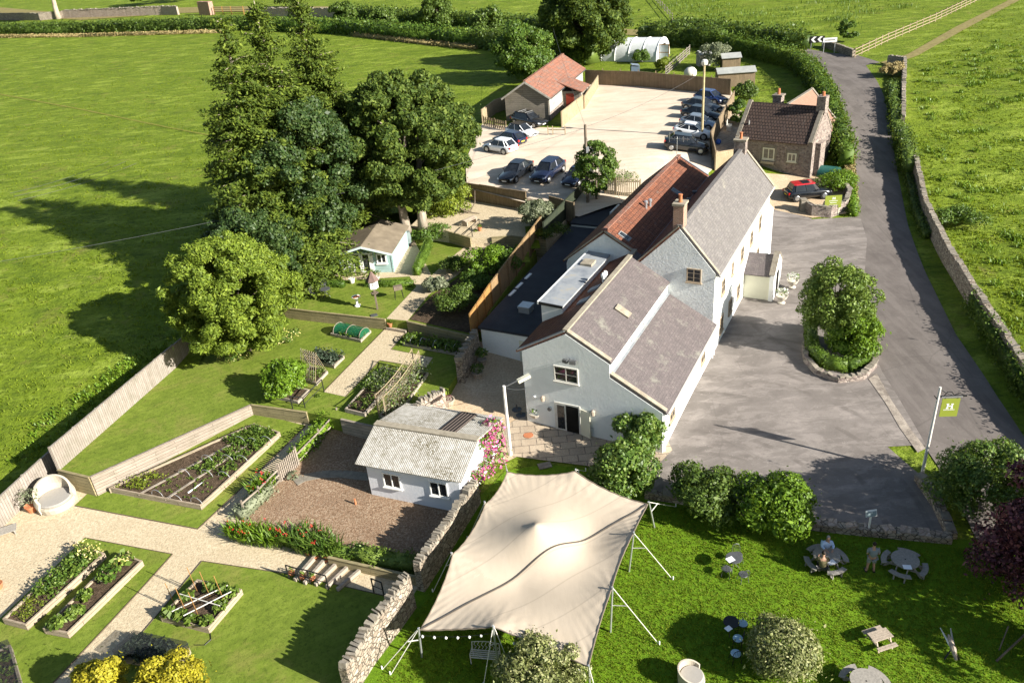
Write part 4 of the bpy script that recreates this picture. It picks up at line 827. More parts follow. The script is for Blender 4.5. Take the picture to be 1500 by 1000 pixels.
def chimney(x0, x1, y0, y1, z0, z1, mat, pots, pm='terracotta'):
    s = MB(); bx(s, x0, x1, y0, y1, z0, z1); o = s.build('chimney', m[mat], pub); s = MB(); bx(s, x0 - .07, x1 + .07, y0 - .07, y1 + .07, z1, z1 + .14); s.build('chimney_cap', m['verge'], o)
    for i in range(pots): s = MB(); s.lathe(((x0 + x1) / 2, y0 + (y1 - y0) * (i + .5) / pots, z1 + .14), [(.15, 0), (.12, .1), (.11, .4), (.14, .44), (.13, .5)], 10); s.build('chimney_pot', m[pm], o)
chimney(5.6, 6.25, 11.12, 11.95, 8.0, 10.35, 'brick', 1); chimney(5.5, 6.4, 28.3, 29.15, 8.2, 9.75, 'stone', 1)
# openings of the front gable
window(pub, (1.98, 0, 3.4), X, (0, -1), 1.5, 1.0, ('offwhite', 'glass'), 2, 2)
window(pub, (6.45, 0, .45), X, (0, -1), 1.25, 1.0, ('offwhite', 'glass'), 2, 2)
dr = MB(); bx(dr, 1.88, 3.5, -.05, .1, -.15, 1.9); d = dr.build('doorway', m['offwhite'], pub)
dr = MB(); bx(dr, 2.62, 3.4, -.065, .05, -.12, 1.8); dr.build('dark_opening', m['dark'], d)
dr = MB(); bx(dr, 2.06, 2.52, -.065, .05, .1, 1.74); dr.build('door_pane', m['glass'], d)
dr = MB(); dr.box((3.86, -.14, -.1), (.66, .05, 1.85), R(-14)); dr.build('open_door', m['cream'], d)
dr = MB(); bx(dr, 1.7, 3.7, -.35, 0, -.6, -.16); dr.build('door_step', m['coping'], d)
for x, z in ((1.2, 2.0), (4.35, 1.7)):
    s = MB(); bx(s, x - .05, x + .05, -.1, 0, z, z + .12); s.lathe((x, -.16, z - .12), [(.02, .34), (.13, .26), (.12, 0), (.05, 0)], 8); s.build('wall_lamp', m['teak'], pub)
s = MB(); bx(s, 3.0, 3.06, -.3, 0, 4.95, 5.0); s.box((3.3, -.3, 4.85), (.36, .16, .22), .2); s.box((2.85, -.3, 4.87), (.3, .16, .2), -.2); s.build('floodlight', m['iron'], pub)
s = MB(); s.tube([(1.55, -.02, 1.3), (1.55, -.08, 1.3)], .13, 10); s.build('wall_plaque', m['iron'], pub)
s = MB(); s.tube([(.6, -.01, 1.95), (.6, -.1, 1.95)], .09, 8); s.build('alarm_box', m['white'], pub)
# main range: window in the flank gable and the sunny facade
window(pub, (6.58, 11.04, 5.35), X, (0, -1), .95, .95, ('brownframe', 'glass'), 2, 3)
for u, z, w, h in ((1.3, 1.0, .95, .95), (8.1, 1.0, .95, .95), (13.0, .75, .95, 1.2), (15.6, .9, .9, 1.1), (18.2, .9, .9, 1.1), (25.2, .9, .9, 1.2)): window(pub, (8.41, u, z), Y_, (1, 0), w, h, ('brownframe', 'glass'), 2, 2)
for u, z, w, h in ((13.0, 3.6, .95, 1.1), (15.9, 3.8, .55, 1.0), (18.8, 3.6, .9, 1.1), (22.0, 3.6, .9, 1.1), (25.2, 3.6, .9, 1.2)): window(pub, (8.41, u, z), Y_, (1, 0), w, h, ('brownframe', 'glass'), 2, 2)
window(pub, (8.41, 24.9, 5.0), Y_, (1, 0), .8, .7, ('brownframe', 'glass'), 2, 1, sill=False)
# clerestory lights between the two roofs of the gable wing
for u in (3.4, 5.4, 8.6): window(pub, (5.36, u, 4.52), Y_, (1, 0), .6, .3, ('white', 'glass'), 2, 1, .05, False)
# porch
s = MB(); s.extr([(20.6, -.6), (23.4, -.6), (23.4, 2.05), (22.0, 3.0), (20.6, 2.05)], 8.35, 10.5)
s.v = [(y, x, z) for x, y, z in s.v]; s.f = [f[::-1] for f in s.f]; po = s.build('porch', m['cream'], pub)
for a, b in (((20.4, 2.0), (22.0, 3.08)), ((22.0, 3.08), (23.6, 2.0))):
    s = MB(); s.slab(a, b, 8.36, 10.3, .1); s.v = [(y, x, z) for x, y, z in s.v]; s.f = [f[::-1] for f in s.f]; s.build('porch_roof', m['tile_purple'], po)
s = MB(); s.extr([(20.45, -.6), (23.55, -.6), (23.55, 2.2), (22.0, 3.4), (20.45, 2.2)], 10.3, 10.62); s.v = [(y, x, z) for x, y, z in s.v]; s.f = [f[::-1] for f in s.f]; s.build('porch_gable', m['white'], po)
for a, b in (((20.35, 2.2), (22.0, 3.45)), ((22.0, 3.45), (23.65, 2.2))): s = MB(); s.bar((10.46, a[0], a[1]), (10.46, b[0], b[1]), .42, .08); s.build('porch_coping', m['coping'], po)
s = MB(); bx(s, 10.55, 10.64, 21.45, 22.5, -.3, 1.95); s.build('porch_door', m['dark'], po)
s = MB(); bx(s, 10.6, 11.7, 21.2, 22.8, -.4, -.02); s.build('porch_step', m['coping'], po)
# dormer
s = MB(); s.extr([(-.42, 4.6), (.98, 4.6), (.98, 6.16), (-.42, 6.24)], 3.8, 11.9); dm = s.build('dormer', m['white'], pub)
s = MB(); s.extr([(-.52, 6.25), (1.08, 6.16), (1.08, 6.26), (-.52, 6.35)], 3.66, 11.88); s.build('dormer_roof', m['lead'], dm)
s = MB(); s.bar((-.55, 3.6, 6.27), (-.55, 11.9, 6.27), .08, .2); s.build('dormer_fascia', m['white'], dm)
s = MB(); s.bar((-.55, 3.63, 6.25), (1.08, 3.63, 6.17), .05, .16); s.build('dormer_fascia', m['black'], dm)
s = MB(); s.box((.25, 9.9, 6.24), (.8, .9, .22)); s.build('roof_hatch', m['verge'], dm)
def rooflight(p, u, w, l, fr='iron', sl=(1, -.59), h=.1, glass='glass'):
    """roof window: p = (x, z) of its upper edge on the slope"""
    dx, dz = sl; k = math.hypot(dx, dz); dx, dz = dx / k, dz / k
    s = MB(); s.slab((p[0], p[1]), (p[0] + dx * l, p[1] + dz * l), u, u + w, h); o = s.build('rooflight', m[fr], pub)
    s = MB(); s.slab((p[0] + dx * .1 + abs(dz) * 0, p[1] + dz * .1 + h * .9), (p[0] + dx * (l - .1), p[1] + dz * (l - .1) + h * .9), u + .09, u + w - .09, .03); s.build('pane', m[glass], o)
rooflight((3.95, 5.98), 4.6, .62, 1.0, 'verge', (1, -.59), .16, 'lead')
rooflight((1.35, 7.42), 12.6, .6, .9, 'lead', (1, -.59), .1); rooflight((1.9, 7.1), 23.2, .6, .9, 'lead', (1, -.59), .1)
rooflight((1.75, 6.06), 4.3, .6, .8, 'lead', (1, .56), .14); rooflight((1.75, 6.06), 6.1, .6, .8, 'lead', (1, .56), .14)
for x, y, z in ((2.35, 7.2, 6.35), (2.35, 7.55, 6.35)): s = MB(); s.lathe((x, y, z), [(.09, 0), (.09, .42), (.15, .44), (.16, .6), (.08, .7)], 10); s.build('flue', m['white'], pub)
for x, y, z in ((1.5, 18.3, 7.2), (1.62, 18.9, 7.15)): s = MB(); s.lathe((x, y, z), [(.1, 0), (.1, .5), (.15, .52), (.15, .68), (.05, .74)], 10); s.build('flue', m['steel'], pub)
for y in (20.5, 22.6, 24.4): s = MB(); s.lathe((3.5, y, 6.35), [(.12, 0), (.12, .3), (.2, .33), (.2, .45), (.06, .5)], 8); s.build('vent', m['iron'], pub)
s = MB(); s.tube([(.65, 29.2, 7.9), (.65, 29.2, 9.7)], .025, 5)
for i in range(7): s.bar((.2 + i * .22, 29.2, 9.35), (.2 + i * .22, 29.2, 9.65), .02)
s.bar((0, 29.2, 9.5), (1.7, 29.2, 9.5), .03); s.bar((0, 29.2, 9.2), (0, 29.2, 10.0), .05); s.build('television_aerial', m['steel'], pub)
# flat roofed extension
fr_ = [(-5.85, 5.4), (0.02, 5.4), (.02, 12.2), (-2.0, 12.2), (-2.0, 24.3), (-7.1, 24.3)]
s = MB(); s.prism(fr_, -.8, 2.72); ex = s.build('flat_extension', m['white'], pub)
s = MB(); s.prism([(-5.98, 5.26), (.0, 5.26), (.0, 12.2), (-2.0, 12.2), (-2.0, 24.3), (-7.2, 24.3)], 2.74, 2.9); s.build('flat_roof', m['flatroof'], ex)
s = MB(); s.prism([(-7.1, 24.32), (-2.0, 24.32), (-2.0, 31.5), (-8.0, 31.5)], 0, 3.05); e2 = s.build('flat_extension', m['offwhite'], pub); s = MB(); s.prism([(-7.2, 24.3), (-1.9, 24.3), (-1.9, 31.7), (-8.1, 31.7)], 3.06, 3.2); s.build('flat_roof', m['flatroof'], e2)
s = MB(); bx(s, -4.6, -4.45, 27.0, 29.2, 3.2, 3.42); s.build('roof_kerb', m['white'], e2)
s = MB(); bx(s, -4.25, -3.45, 8.0, 8.8, 2.9, 3.25); s.box((-3.85, 8.4, 3.25), (.9, .9, .14)); s.build('extractor_unit', m['steel'], ex)
s = MB(); bx(s, -1.5, -.75, 7.2, 8.0, 2.9, 3.05); o = s.build('rooflight', m['white'], ex); s = MB(); bx(s, -1.43, -.82, 7.27, 7.93, 3.05, 3.08); s.build('pane', m['lead'], o)
for u in (10.2, 11.5, 13.2): s = MB(); bx(s, -6.1 - (u - 9) * .05, -5.9 - (u - 9) * .05, u, u + .95, 2.9, 2.97); s.build('skylight_strip', m['white'], ex)
s = MB(); bx(s, -.95, -.85, 5.32, 5.4, .7, 1.5); s.build('hasp', m['black'], ex); s = MB(); bx(s, -3.0, -.1, 5.34, 5.4, -.5, 2.3); s.build('double_door', m['cream'], ex)

# ---- stone cottage
cd = R(-38.8); cR = at(1189, 263); cz = cR[2] - .2; L0 = np.array([24.6, 79.75])
cot = thing('stone_cottage', 'rubble stone cottage with brown ribbed roof by the road', 'cottage', (L0[0], L0[1], cz), cd)
CW = 7.6; CD = 5.6; ce = 5.2 - cz
s = MB(); s.extr([(0, -1.5), (CD, -1.5), (CD, ce), (CD / 2, ce + 2.75), (0, ce)], 0, CW); s.v = [(y, x, z) for x, y, z in s.v]; s.f = [f[::-1] for f in s.f]; s.build('stone_walls', m['stone'], cot)
for a, b in (((-.25, ce - .15), (CD / 2, ce + 2.8)), ((CD / 2, ce + 2.8), (CD + .25, ce - .15))):
    s = MB(); s.slab(a, b, .3, CW - .5, .13); s.v = [(y, x, z) for x, y, z in s.v]; s.f = [f[::-1] for f in s.f]; s.build('roof', m['tile_brown'], cot)
def cop(x):
    s = MB(); s.bar((x, -.2, ce + .1), (x, CD / 2, ce + 3.05), .38, .16); s.bar((x, CD / 2, ce + 3.05), (x, CD + .2, ce + .1), .38, .16); s.build('gable_coping', m['coping'], cot)
cop(.1); cop(CW - .2)
s = MB(); bx(s, CW - .75, CW + .1, CD / 2 - .5, CD / 2 + .5, ce + 2.2, ce + 3.9); o = s.build('chimney', m['stone'], cot); s = MB(); s.lathe((CW - .3, CD / 2, ce + 3.9), [(.16, 0), (.13, .4)], 8); s.build('chimney_pot', m['terracotta'], o)
s = MB(); bx(s, CW + .005, CW + .5, .9, 2.4, -1, ce - .2); s.build('gable_buttress', m['stone'], cot)
for x, w, h, z in ((2.75, 1.2, 1.15, 1.75), (5.25, .9, .85, 1.75)):
    o = window(cot, (x, 0, z), X, (0, -1), w, h, ('cream', 'glass'), 2, 1, .12)
    s = MB(); bx(s, x - .2, x + w + .2, -.03, .0, z - .25, z + h + .28); s.build('stone_surround', m['coping'], o)
s = MB(); bx(s, 2.7, 4.0, -.32, -.03, 1.35, 1.6); s.build('window_box', m['teak'], cot)
# rear wing, its ridge running away from the road front
s = MB(); s.extr([(.9, -1), (6.9, -1), (6.9, ce - .6), (3.9, ce + 2.7), (.9, ce - .6)], CD - .2, CD + 4.4); s.build('rear_wing', m['stone'], cot)
for a, b, q in (((.7, ce - .75), (3.9, ce + 2.76), 'tile_brown'), ((3.9, ce + 2.76), (7.1, ce - .75), 'tile_pink')): s = MB(); s.slab(a, b, CD / 2 + .3, CD + 4.3, .12); s.build('rear_roof', m[q], cot)
s = MB(); s.slab((5.3, ce + 1.3), (6.2, ce + .3), CD + 1.6, CD + 2.3, .2); s.build('rooflight', m['white'], cot)
s = MB(); s.bar((3.9, CD / 2, ce + 2.9), (3.9, CD + 4.3, ce + 2.9), .26, .1); s.build('ridge', m['coping'], cot); s = MB(); s.bar((3.9, CD + 4.4, ce + 2.95), (7.2, CD + 4.4, ce - .65), .3, .16); s.bar((3.9, CD + 4.4, ce + 2.95), (.6, CD + 4.4, ce - .65), .3, .16); s.build('gable_coping', m['coping'], cot)
s = MB(); bx(s, .9, 1.8, CD + 1.3, CD + 2.2, 2, ce + 2.6); o = s.build('chimney', m['stone'], cot); s = MB(); bx(s, .8, 1.9, CD + 1.2, CD + 2.3, ce + 2.6, ce + 2.75); s.build('chimney_cap', m['coping'], o); s = MB(); s.lathe((1.35, CD + 1.75, ce + 2.75), [(.17, 0), (.13, .6)], 8); s.build('chimney_pot', m['terracotta'], o)
s = MB(); s.tube([(.8, .9, ce + 1.0), (.8, .9, ce + 1.5)], .07, 8); s.build('flue', m['steel'], cot)

# ---- timber barn
bh = R(-20.5); bc = at(804.5, 178); barn = thing('timber_barn', 'weatherboarded barn with orange pantile roof in the car park', 'barn', (bc[0], bc[1], bc[2]), bh)
BW = 5.3; BL = 17; be = 2.75
s = MB(); s.extr([(-BW, -.5), (0, -.5), (0, be), (-BW / 2, be + 1.75), (-BW, be)], 0, BL); s.build('boarded_walls', m['cladding'], barn)
s = MB(); bx(s, -.02, .05, .2, BL - .1, .9, be - .05); s.build('weatherboarding', m['cladpale'], barn); s = MB(); bx(s, -.02, .1, .1, BL - .1, -.5, .85); s.build('stone_plinth', m['stone'], barn)
s = MB(); s.slab((-BW / 2, be + 1.78), (.35, be - .12), -.25, BL + .2, .14); s.build('roof', m['tile_barn'], barn); s = MB(); s.slab((-BW - .35, be - .12), (-BW / 2, be + 1.78), -.25, BL + .2, .14); s.build('roof', m['tile_barn'], barn)
s = MB(); s.bar((-BW / 2, -.25, be + 1.95), (-BW / 2, BL + .2, be + 1.95), .3, .12); s.build('ridge', m['tile_barn'], barn)
s = MB(); s.bar((-BW - .36, -.28, be - .1), (-BW / 2, -.28, be + 1.8), .05, .2); s.bar((-BW / 2, -.28, be + 1.8), (.36, -.28, be - .1), .05, .2); s.build('bargeboard', m['cladpale'], barn)
s = MB(); s.bar((.42, -.2, be - .1), (.42, BL, be - .1), .1, .09); s.build('gutter', m['iron'], barn); s = MB(); s.tube([(.12, -.06, be - .1), (.12, -.06, 0)], .05, 6); s.build('downpipe', m['iron'], barn)
s = MB(); bx(s, .05, 2.2, 6.2, 9.8, -.5, 2.1); pw = s.build('porch', m['cladding'], barn)
s = MB(); s.slab((-1.2, be + .75), (2.6, be - .75), 5.9, 10.1, .12); s.build('porch_roof', m['tile_barn'], pw)
s = MB(); bx(s, .5, 1.5, 6.14, 6.2, -.2, 1.85); s.build('red_door', plain('red door paint', (.22, .03, .015), .6), pw); s = MB(); bx(s, 2.2, 2.45, 6.2, 6.5, -.4, 1.9); bx(s, 2.2, 2.45, 9.5, 9.8, -.4, 1.9); s.build('porch_post', m['cladpale'], pw)
for u in (1.3, 12.6, 14.2): window(barn, (.05, u, 1.2), Y_, (1, 0), .7, .8, ('white', 'glass'), 2, 1)

# ---- summer house
sp = at(577, 398, 0, T2 + .05); sh = thing('summer_house', 'duck egg blue summer house with white french doors and brown felt roof', 'summer house', (sp[0], sp[1], sp[2]), R(-9))
SW = 4.4; SD = 5.4; se = 1.85
s = MB(); s.extr([(-SW, -.3), (0, -.3), (0, se), (-SW / 2, se + .62), (-SW, se)], 0, SD); s.build('boarded_walls', m['bluewood'], sh)
for a, b in (((-SW - .3, se - .1), (-SW / 2, se + .66)), ((-SW / 2, se + .66), (.25, se - .05))): s = MB(); s.slab(a, b, -.75, SD + .2, .07); s.build('felt_roof', m['felt'], sh)
s = MB(); s.bar((-SW - .33, -.78, se - .08), (-SW / 2, -.78, se + .66), .05, .16); s.bar((-SW / 2, -.78, se + .66), (.28, -.78, se - .03), .05, .16); s.build('bargeboard', plain('pale blue trim', (.55, .66, .64), .6), sh)
for x in (-SW, 0): s = MB(); bx(s, x - .06, x + .06, -.035, .08, -.2, se); s.build('corner_board', m['bluewood'], sh)
window(sh, (-3.35, 0, .02), X, (0, -1), .72, 1.72, ('white', 'glass'), 1, 1, .13, False, 'door'); window(sh, (-2.58, 0, .02), X, (0, -1), .78, 1.72, ('white', 'glass'), 1, 1, .13, False, 'door')
for x, w in ((-3.62, .24), (-1.78, .2)): s = MB(); bx(s, x, x + w, -.05, .0, 0, 1.8); s.build('door_frame', m['white'], sh)
window(sh, (-1.28, 0, .78), X, (0, -1), .85, .85, ('white', 'glass'), 2, 1, .1); window(sh, (-4.2, 0, .4), X, (0, -1), .5, 1.2, ('white', 'glass'), 1, 1, .09)
s = MB(); s.tube([(.02, 2.0, 1.1), (.14, 2.0, 1.1)], .07, 6); s.build('side_lamp', m['white'], sh)

# ---- white shed with the corrugated roof
L = np.array([-8.46, 34.9]); dd = np.array([6.05, -2.55]); dd /= np.linalg.norm(dd); sr = math.atan2(dd[1], dd[0]); shed = thing('white_shed', 'lilac white shed with lichened corrugated roof beside the tent', 'shed', (L[0], L[1], -.4), sr)
W_ = 5.5; D_ = 5.4; ee = 2.35
s = MB(); s.extr([(0, -.5), (D_, -.5), (D_, ee), (D_ * .42, ee + .8), (0, ee)], 0, W_); s.v = [(y, x, z) for x, y, z in s.v]; s.f = [f[::-1] for f in s.f]; s.build('painted_walls', m['shedrender'], shed)
for a, b in (((-.3, ee - .06), (D_ * .42, ee + .87)), ((D_ * .42, ee + .87), (D_ + .35, ee - .06))): s = MB(); s.slab(a, b, -.45, W_ + .3, .06); s.v = [(y, x, z) for x, y, z in s.v]; s.f = [f[::-1] for f in s.f]; s.build('corrugated_roof', m['corr'], shed)
s = MB(); s.bar((-.45, D_ * .42, ee + .94), (W_ + .3, D_ * .42, ee + .94), .42, .07); s.build('ridge_capping', m['verge'], shed)
s = MB(); s.slab((D_ * .42 + .3, ee + .84), (D_ + .1, ee + .1), 3.3, 4.3, .05); s.v = [(y, x, z) for x, y, z in s.v]; s.f = [f[::-1] for f in s.f]; s.build('roof_panel', m['corrbrown'], shed)
for x in (.95, 3.75): window(shed, (x, 0, .9), X, (0, -1), 1.05, .95, ('white', 'glass'), 2, 1, .07)
s = MB(); bx(s, -.03, W_ + .02, -.03, 0, -.45, -.08); s.build('plinth', m['coping'], shed)

# ---- polytunnel and small sheds
pa, pb_ = at(968, 84), at(907, 80); mid = (pa + pb_) / 2; axis = at(903, 66) ; dv = np.array([-.86, .5]); a0 = np.array([26.6, 125.2])
pt_ = thing('polytunnel', 'white polythene tunnel with open framed door', 'polytunnel', (a0[0], a0[1], G(*a0)), math.atan2(dv[1], dv[0])); r_ = 3.1; LT = 11
def arch(mb, r, x0, x1, n=14):
    vs = [(x, r * math.cos(math.pi * i / n), r * .95 * math.sin(math.pi * i / n) ** .85) for x in (x0, x1) for i in range(n + 1)]
    mb.add(vs, [(i, i + 1, n + 2 + i, n + 1 + i) for i in range(n)]); return mb
s = MB(); arch(s, r_, 0, LT); s.build('film_cover', m['film'], pt_, smooth=True)
s = MB(); s.add([(0, r_ * math.cos(math.pi * i / 14), r_ * .95 * math.sin(math.pi * i / 14) ** .85) for i in range(15)], [tuple(range(15))]); s.build('end_wall', m['film'], pt_)
s = MB(); s.add([(LT, r_ * math.cos(math.pi * i / 14), r_ * .95 * math.sin(math.pi * i / 14) ** .85) for i in range(15)], [tuple(range(14, -1, -1))]); s.build('end_wall', m['film'], pt_)
for x in np.linspace(.02, LT - .02, 6): s = MB(); s.tube([(x, (r_ + .03) * math.cos(math.pi * i / 14), (r_ + .03) * .95 * math.sin(math.pi * i / 14) ** .85) for i in range(15)], .06, 5); s.build('hoop', m['white'], pt_)
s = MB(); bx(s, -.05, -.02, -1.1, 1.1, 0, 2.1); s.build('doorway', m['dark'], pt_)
s = MB(); s.box((-.75, 1.9, .0), (1.5, .06, 2.2), 0); dr = s.build('open_door', m['film'], pt_)
for q in ((-1.5, 0), (0, 0)): s = MB(); s.box((q[0], 1.9, 0), (.1, .1, 2.3)); s.build('door_stile', m['fence_new'], dr)
s = MB()
for z in (0, 1.1, 2.2): s.box((-.75, 1.9, z), (1.5, .1, .1))
s.build('door_rail', m['fence_new'], dr)
def lil_shed(label, q, w, d, h, rz, wall, roof, mono=True):
    p = at(*q); t = thing('garden_shed', label, 'shed', p, rz); s = MB(); bx(s, -w / 2, w / 2, -d / 2, d / 2, -.3, h); s.build('walls', m[wall], t)
    for sg in (1, -1): s = MB(); s.slab((0, h + .45), (sg * 0 + sg * (d / 2 + .2), h - .05), -w / 2 - .15, w / 2 + .15, .06); s.v = [(y, x, z) for x, y, z in s.v]; s.f = [f[::-1] for f in s.f]; s.build('roof', m[roof], t)
    for sg in (-1, 1): s = MB(); s.add([(sg * w / 2, -d / 2, h), (sg * w / 2, d / 2, h), (sg * w / 2, 0, h + .42)], [(0, 1, 2) if sg > 0 else (2, 1, 0)]); s.build('gable_board', m[wall], t)
    return t
lil_shed('long low grey felt shed behind the car park fence', (1076, 124), 4.6, 2.4, 1.7, R(-6), 'fence_old', 'greyfelt'); lil_shed('small dark grey felt shed behind the long shed', (1069, 103), 2.4, 2, 1.8, R(-6), 'fence_old', 'greyfelt'); lil_shed('little weathered shed beside the willow in the garden', (1030, 96), 1.6, 1.4, 1.6, R(10), 'cladpale', 'greyfelt')
p = at(1214, 257); t = thing('green_store', 'small dark green rounded store beside the cottage', 'store', p, R(-40)); s = MB(); arch(s, .95, -.9, .9, 10); s.build('cover', plain('dark green sheet', (.02, .10, .085), .4), t, smooth=True)
for x, rev in ((.9, False), (-.9, True)):
    s = MB(); n_ = list(range(11)); s.add([(x, .95 * math.cos(math.pi * i / 10), .95 * .95 * math.sin(math.pi * i / 10) ** .85) for i in n_], [tuple(n_[::-1] if rev else n_)]); s.build('end_panel', plain('green end panel', (.015, .06, .05), .5), t)
# ------------------------------------------------------------------ cars
def make_car(label, rear, front, paint, kind='hatch', group=None, L=None, roofpaint=None, name='parked_car', bars=False):
    """rear, front: ground points of the car's axis (its middle is used, the length comes from the kind)"""
    a, b = np.array(rear), np.array(front); c = (a + b) / 2; rz = math.atan2(b[1] - a[1], b[0] - a[0])
    spec = {'hatch': (3.95, .86, 1.46, .88, (.95, .22, -1.25, -1.80)), 'mini': (4.2, .90, 1.56, .92, (.92, .42, -1.55, -1.82)), 'saloon': (4.65, .90, 1.44, .90, (1.0, .15, -1.15, -1.85)),
            'suv': (4.55, .93, 1.62, 1.02, (1.05, .35, -1.4, -2.0)), 'estate': (4.75, .90, 1.46, .90, (1.0, .25, -1.85, -2.2)), 'coupe': (4.2, .88, 1.42, .90, (.95, .10, -1.05, -1.85))}[kind]
    L0, w, zr, zb, (a0, a1, b1, b0) = spec; h = L0 / 2
    t = thing(name, label, 'car', (c[0], c[1], c[2]), rz, group)
    zz = np.array([b[2] - a[2]]); t.rotation_euler = (0, -math.atan2(float(b[2] - a[2]), np.linalg.norm((b - a)[:2])), rz)
    st = [(-h, .78, .45, zb - .12), (-h + .06, .90, .30, zb - .03), (-h + .35, .97, .22, zb + .02), (b0 + .25, 1, .20, zb + .03), (0, 1, .19, zb), (a0, .99, .20, zb - .02), (h - .55, .97, .21, zb - .14), (h - .18, .90, .24, zb - .24), (h - .03, .80, .32, zb - .34), (h, .70, .42, zb - .42)]
    s = MB(); n = 12; vs = []
    for x, k, zl, zd in st:
        ww = w * k; zm = (zl + zd) / 2
        half = [(0, zl), (ww * .82, zl), (ww * .97, zl + .10), (ww, zm), (ww * .965, zd - .10), (ww * .86, zd), (0, zd + .04)]
        ring = half + [(-y, z) for y, z in half[-2:0:-1]]; n = len(ring); vs += [(x, y, z) for y, z in ring]
    fs = [(i * n + j, i * n + (j + 1) % n, (i + 1) * n + (j + 1) % n, (i + 1) * n + j) for i in range(len(st) - 1) for j in range(n)]
    fs += [tuple(range(n - 1, -1, -1)), tuple(range((len(st) - 1) * n, len(st) * n))]; s.add(vs, [f[::-1] for f in fs]); s.build('body', paint, t, smooth=True)
    wg, wr = w * .90, w * .70; zt = zr - .07
    lo = [(a0, wg * .86), (a0 - .45, wg), (b0 + .4, wg), (b0, wg * .82)]; up_ = [(a1, wr * .88), (a1 - .25, wr), (b1 + .2, wr), (b1, wr * .86)]
    ring = lambda q, z: [(x, y, z) for x, y in q] + [(x, -y, z) for x, y in q[::-1]]
    s = MB(); R0, R1 = ring(lo, zb - .04), ring(up_, zt); k = 8; s.add(R0 + R1, [(i, (i + 1) % k, k + (i + 1) % k, k + i)[::-1] for i in range(k)]); s.build('cabin_glass', m['carglass'], t)
    s = MB(); e = .03; R1b = ring([(x + (e if i < 2 else -e), y + e) for i, (x, y) in enumerate(up_)], zt - .01); R2 = ring([(x * .985, y * .93) for x, y in up_], zr)
    s.add(R1b + R2, [(i, (i + 1) % k, k + (i + 1) % k, k + i)[::-1] for i in range(k)] + [tuple(range(2 * k - 1, k - 1, -1)), tuple(range(k))]); s.build('roof', roofpaint or paint, t)
    for sg in (1, -1):
        for (p, q, d) in ((lo[0], up_[0], .07), (lo[3], up_[3], .10), (((lo[1][0] + lo[2][0]) / 2 + .1, wg), ((up_[1][0] + up_[2][0]) / 2 + .05, wr), .06), (lo[2], up_[2], .08)):
            s = MB(); s.bar((p[0], sg * (p[1] + .006), zb - .02), (q[0], sg * (q[1] + .006), zt), d, .025); s.build('pillar', paint, t)
        s = MB(); s.bar((a0 - .35, sg * (w - .03), zb + .02), (a0 - .35, sg * (w + .15), zb + .1), .1, .12); s.build('door_mirror', paint, t)
        s = MB(); s.add([(h - .24, sg * w * .92, zb - .25), (h - .10, sg * w * .66, zb - .30), (h - .045, sg * w * .66, zb - .40), (h - .15, sg * w * .915, zb - .38)], [(0, 1, 2, 3) if sg < 0 else (3, 2, 1, 0)]); s.v = [(x + .03, y * 1.02, z + .015) for x, y, z in s.v]; s.build('headlight', m['lamp'], t)
        s = MB(); s.box((-h + .06, sg * w * .76, zb - .26), (.13, w * .24, .2)); s.build('tail_light', m['redlamp'], t)
    for x in (h - .82, -h + .78):
        for sg in (1, -1):
            wl = MB(); wl.lathe((0, 0, -.11), [(.26, 0), (.33, .03), (.33, .19), (.26, .22)], 18); rot = Matrix.Rotation(R(90), 3, 'X'); wl.v = [tuple(rot @ Vector(v) + Vector((x, sg * (w - .09), .33))) for v in wl.v]; o = wl.build('wheel', m['tyre'], t)
            rm = MB(); rm.lathe((0, 0, 0), [(.23, 0), (.21, .012), (.05, .02)], 12); rot2 = Matrix.Rotation(R(-90 * sg), 3, 'X'); rm.v = [tuple(rot2 @ Vector(v) + Vector((x, sg * (w + .03), .33))) for v in rm.v]; rm.build('rim', m['rim'], o)
            ar = MB(); ar.lathe((0, 0, -.02), [(.30, 0), (.40, .0), (.40, .035), (.30, .035)], 18); ar.v = [tuple(rot @ Vector(v) + Vector((x, sg * (w - .0), .34))) for v in ar.v]; ar.build('wheel_arch', m['black'], t)
    s = MB(); s.box((-h - .005, 0, .52), (.03, .5, .11)); s.build('number_plate', m['plate'], t); s = MB(); s.box((h, 0, .36), (.03, .5, .1)); s.build('number_plate', m['white'], t)
    s = MB(); s.box((h - .02, 0, .47), (.06, w * .9, .13)); s.build('grille', m['black'], t)
    if kind == 'mini': s = MB(); s.box((-.35, 0, zr - .02), (.75, .95, .03)); s.build('sunroof', m['carglass'], t)
    if bars:
        for x in (.0, -1.1): s = MB(); s.bar((x, -wr - .05, zr + .08), (x, wr + .05, zr + .08), .06, .03); s.build('roof_bar', m['steel'], t)
        for sg in (1, -1): s = MB(); s.bar((.2, sg * wr * .97, zr + .04), (-1.6, sg * wr * .97, zr + .04), .04, .05); s.build('roof_rail', m['black'], t)
    return t
cp = lambda n, c, me=.3: carpaint(n, c, me)
blackp, greyp, silv, whitep, navy, blue, dgrey = cp('black car paint', (.012, .014, .018)), cp('grey car paint', (.09, .10, .11), .6), cp('silver blue car paint', (.30, .34, .39), .6), cp('white car paint', (.72, .74, .76), 0), cp('navy car paint', (.012, .018, .045)), cp('blue car paint', (.025, .05, .16)), cp('charcoal car paint', (.035, .038, .042), .5)
g1, g2, g3 = 'cars parked by the barn', 'cars parked behind the terrace fence', 'cars parked along the right of the car park'
def car2(label, q, dx, paint, kind, grp, flip=False, **k):
    p = at(*q); a, b = at(q[0] - dx[0], q[1] - dx[1]), at(q[0] + dx[0], q[1] + dx[1]); 
    if flip: a, b = b, a
    return make_car(label, a, b, paint, kind, grp, **k)
car2('dark estate car with silver roof bars beside the barn wall', (776, 183), (20, 3.6), dgrey, 'estate', g1, bars=True)
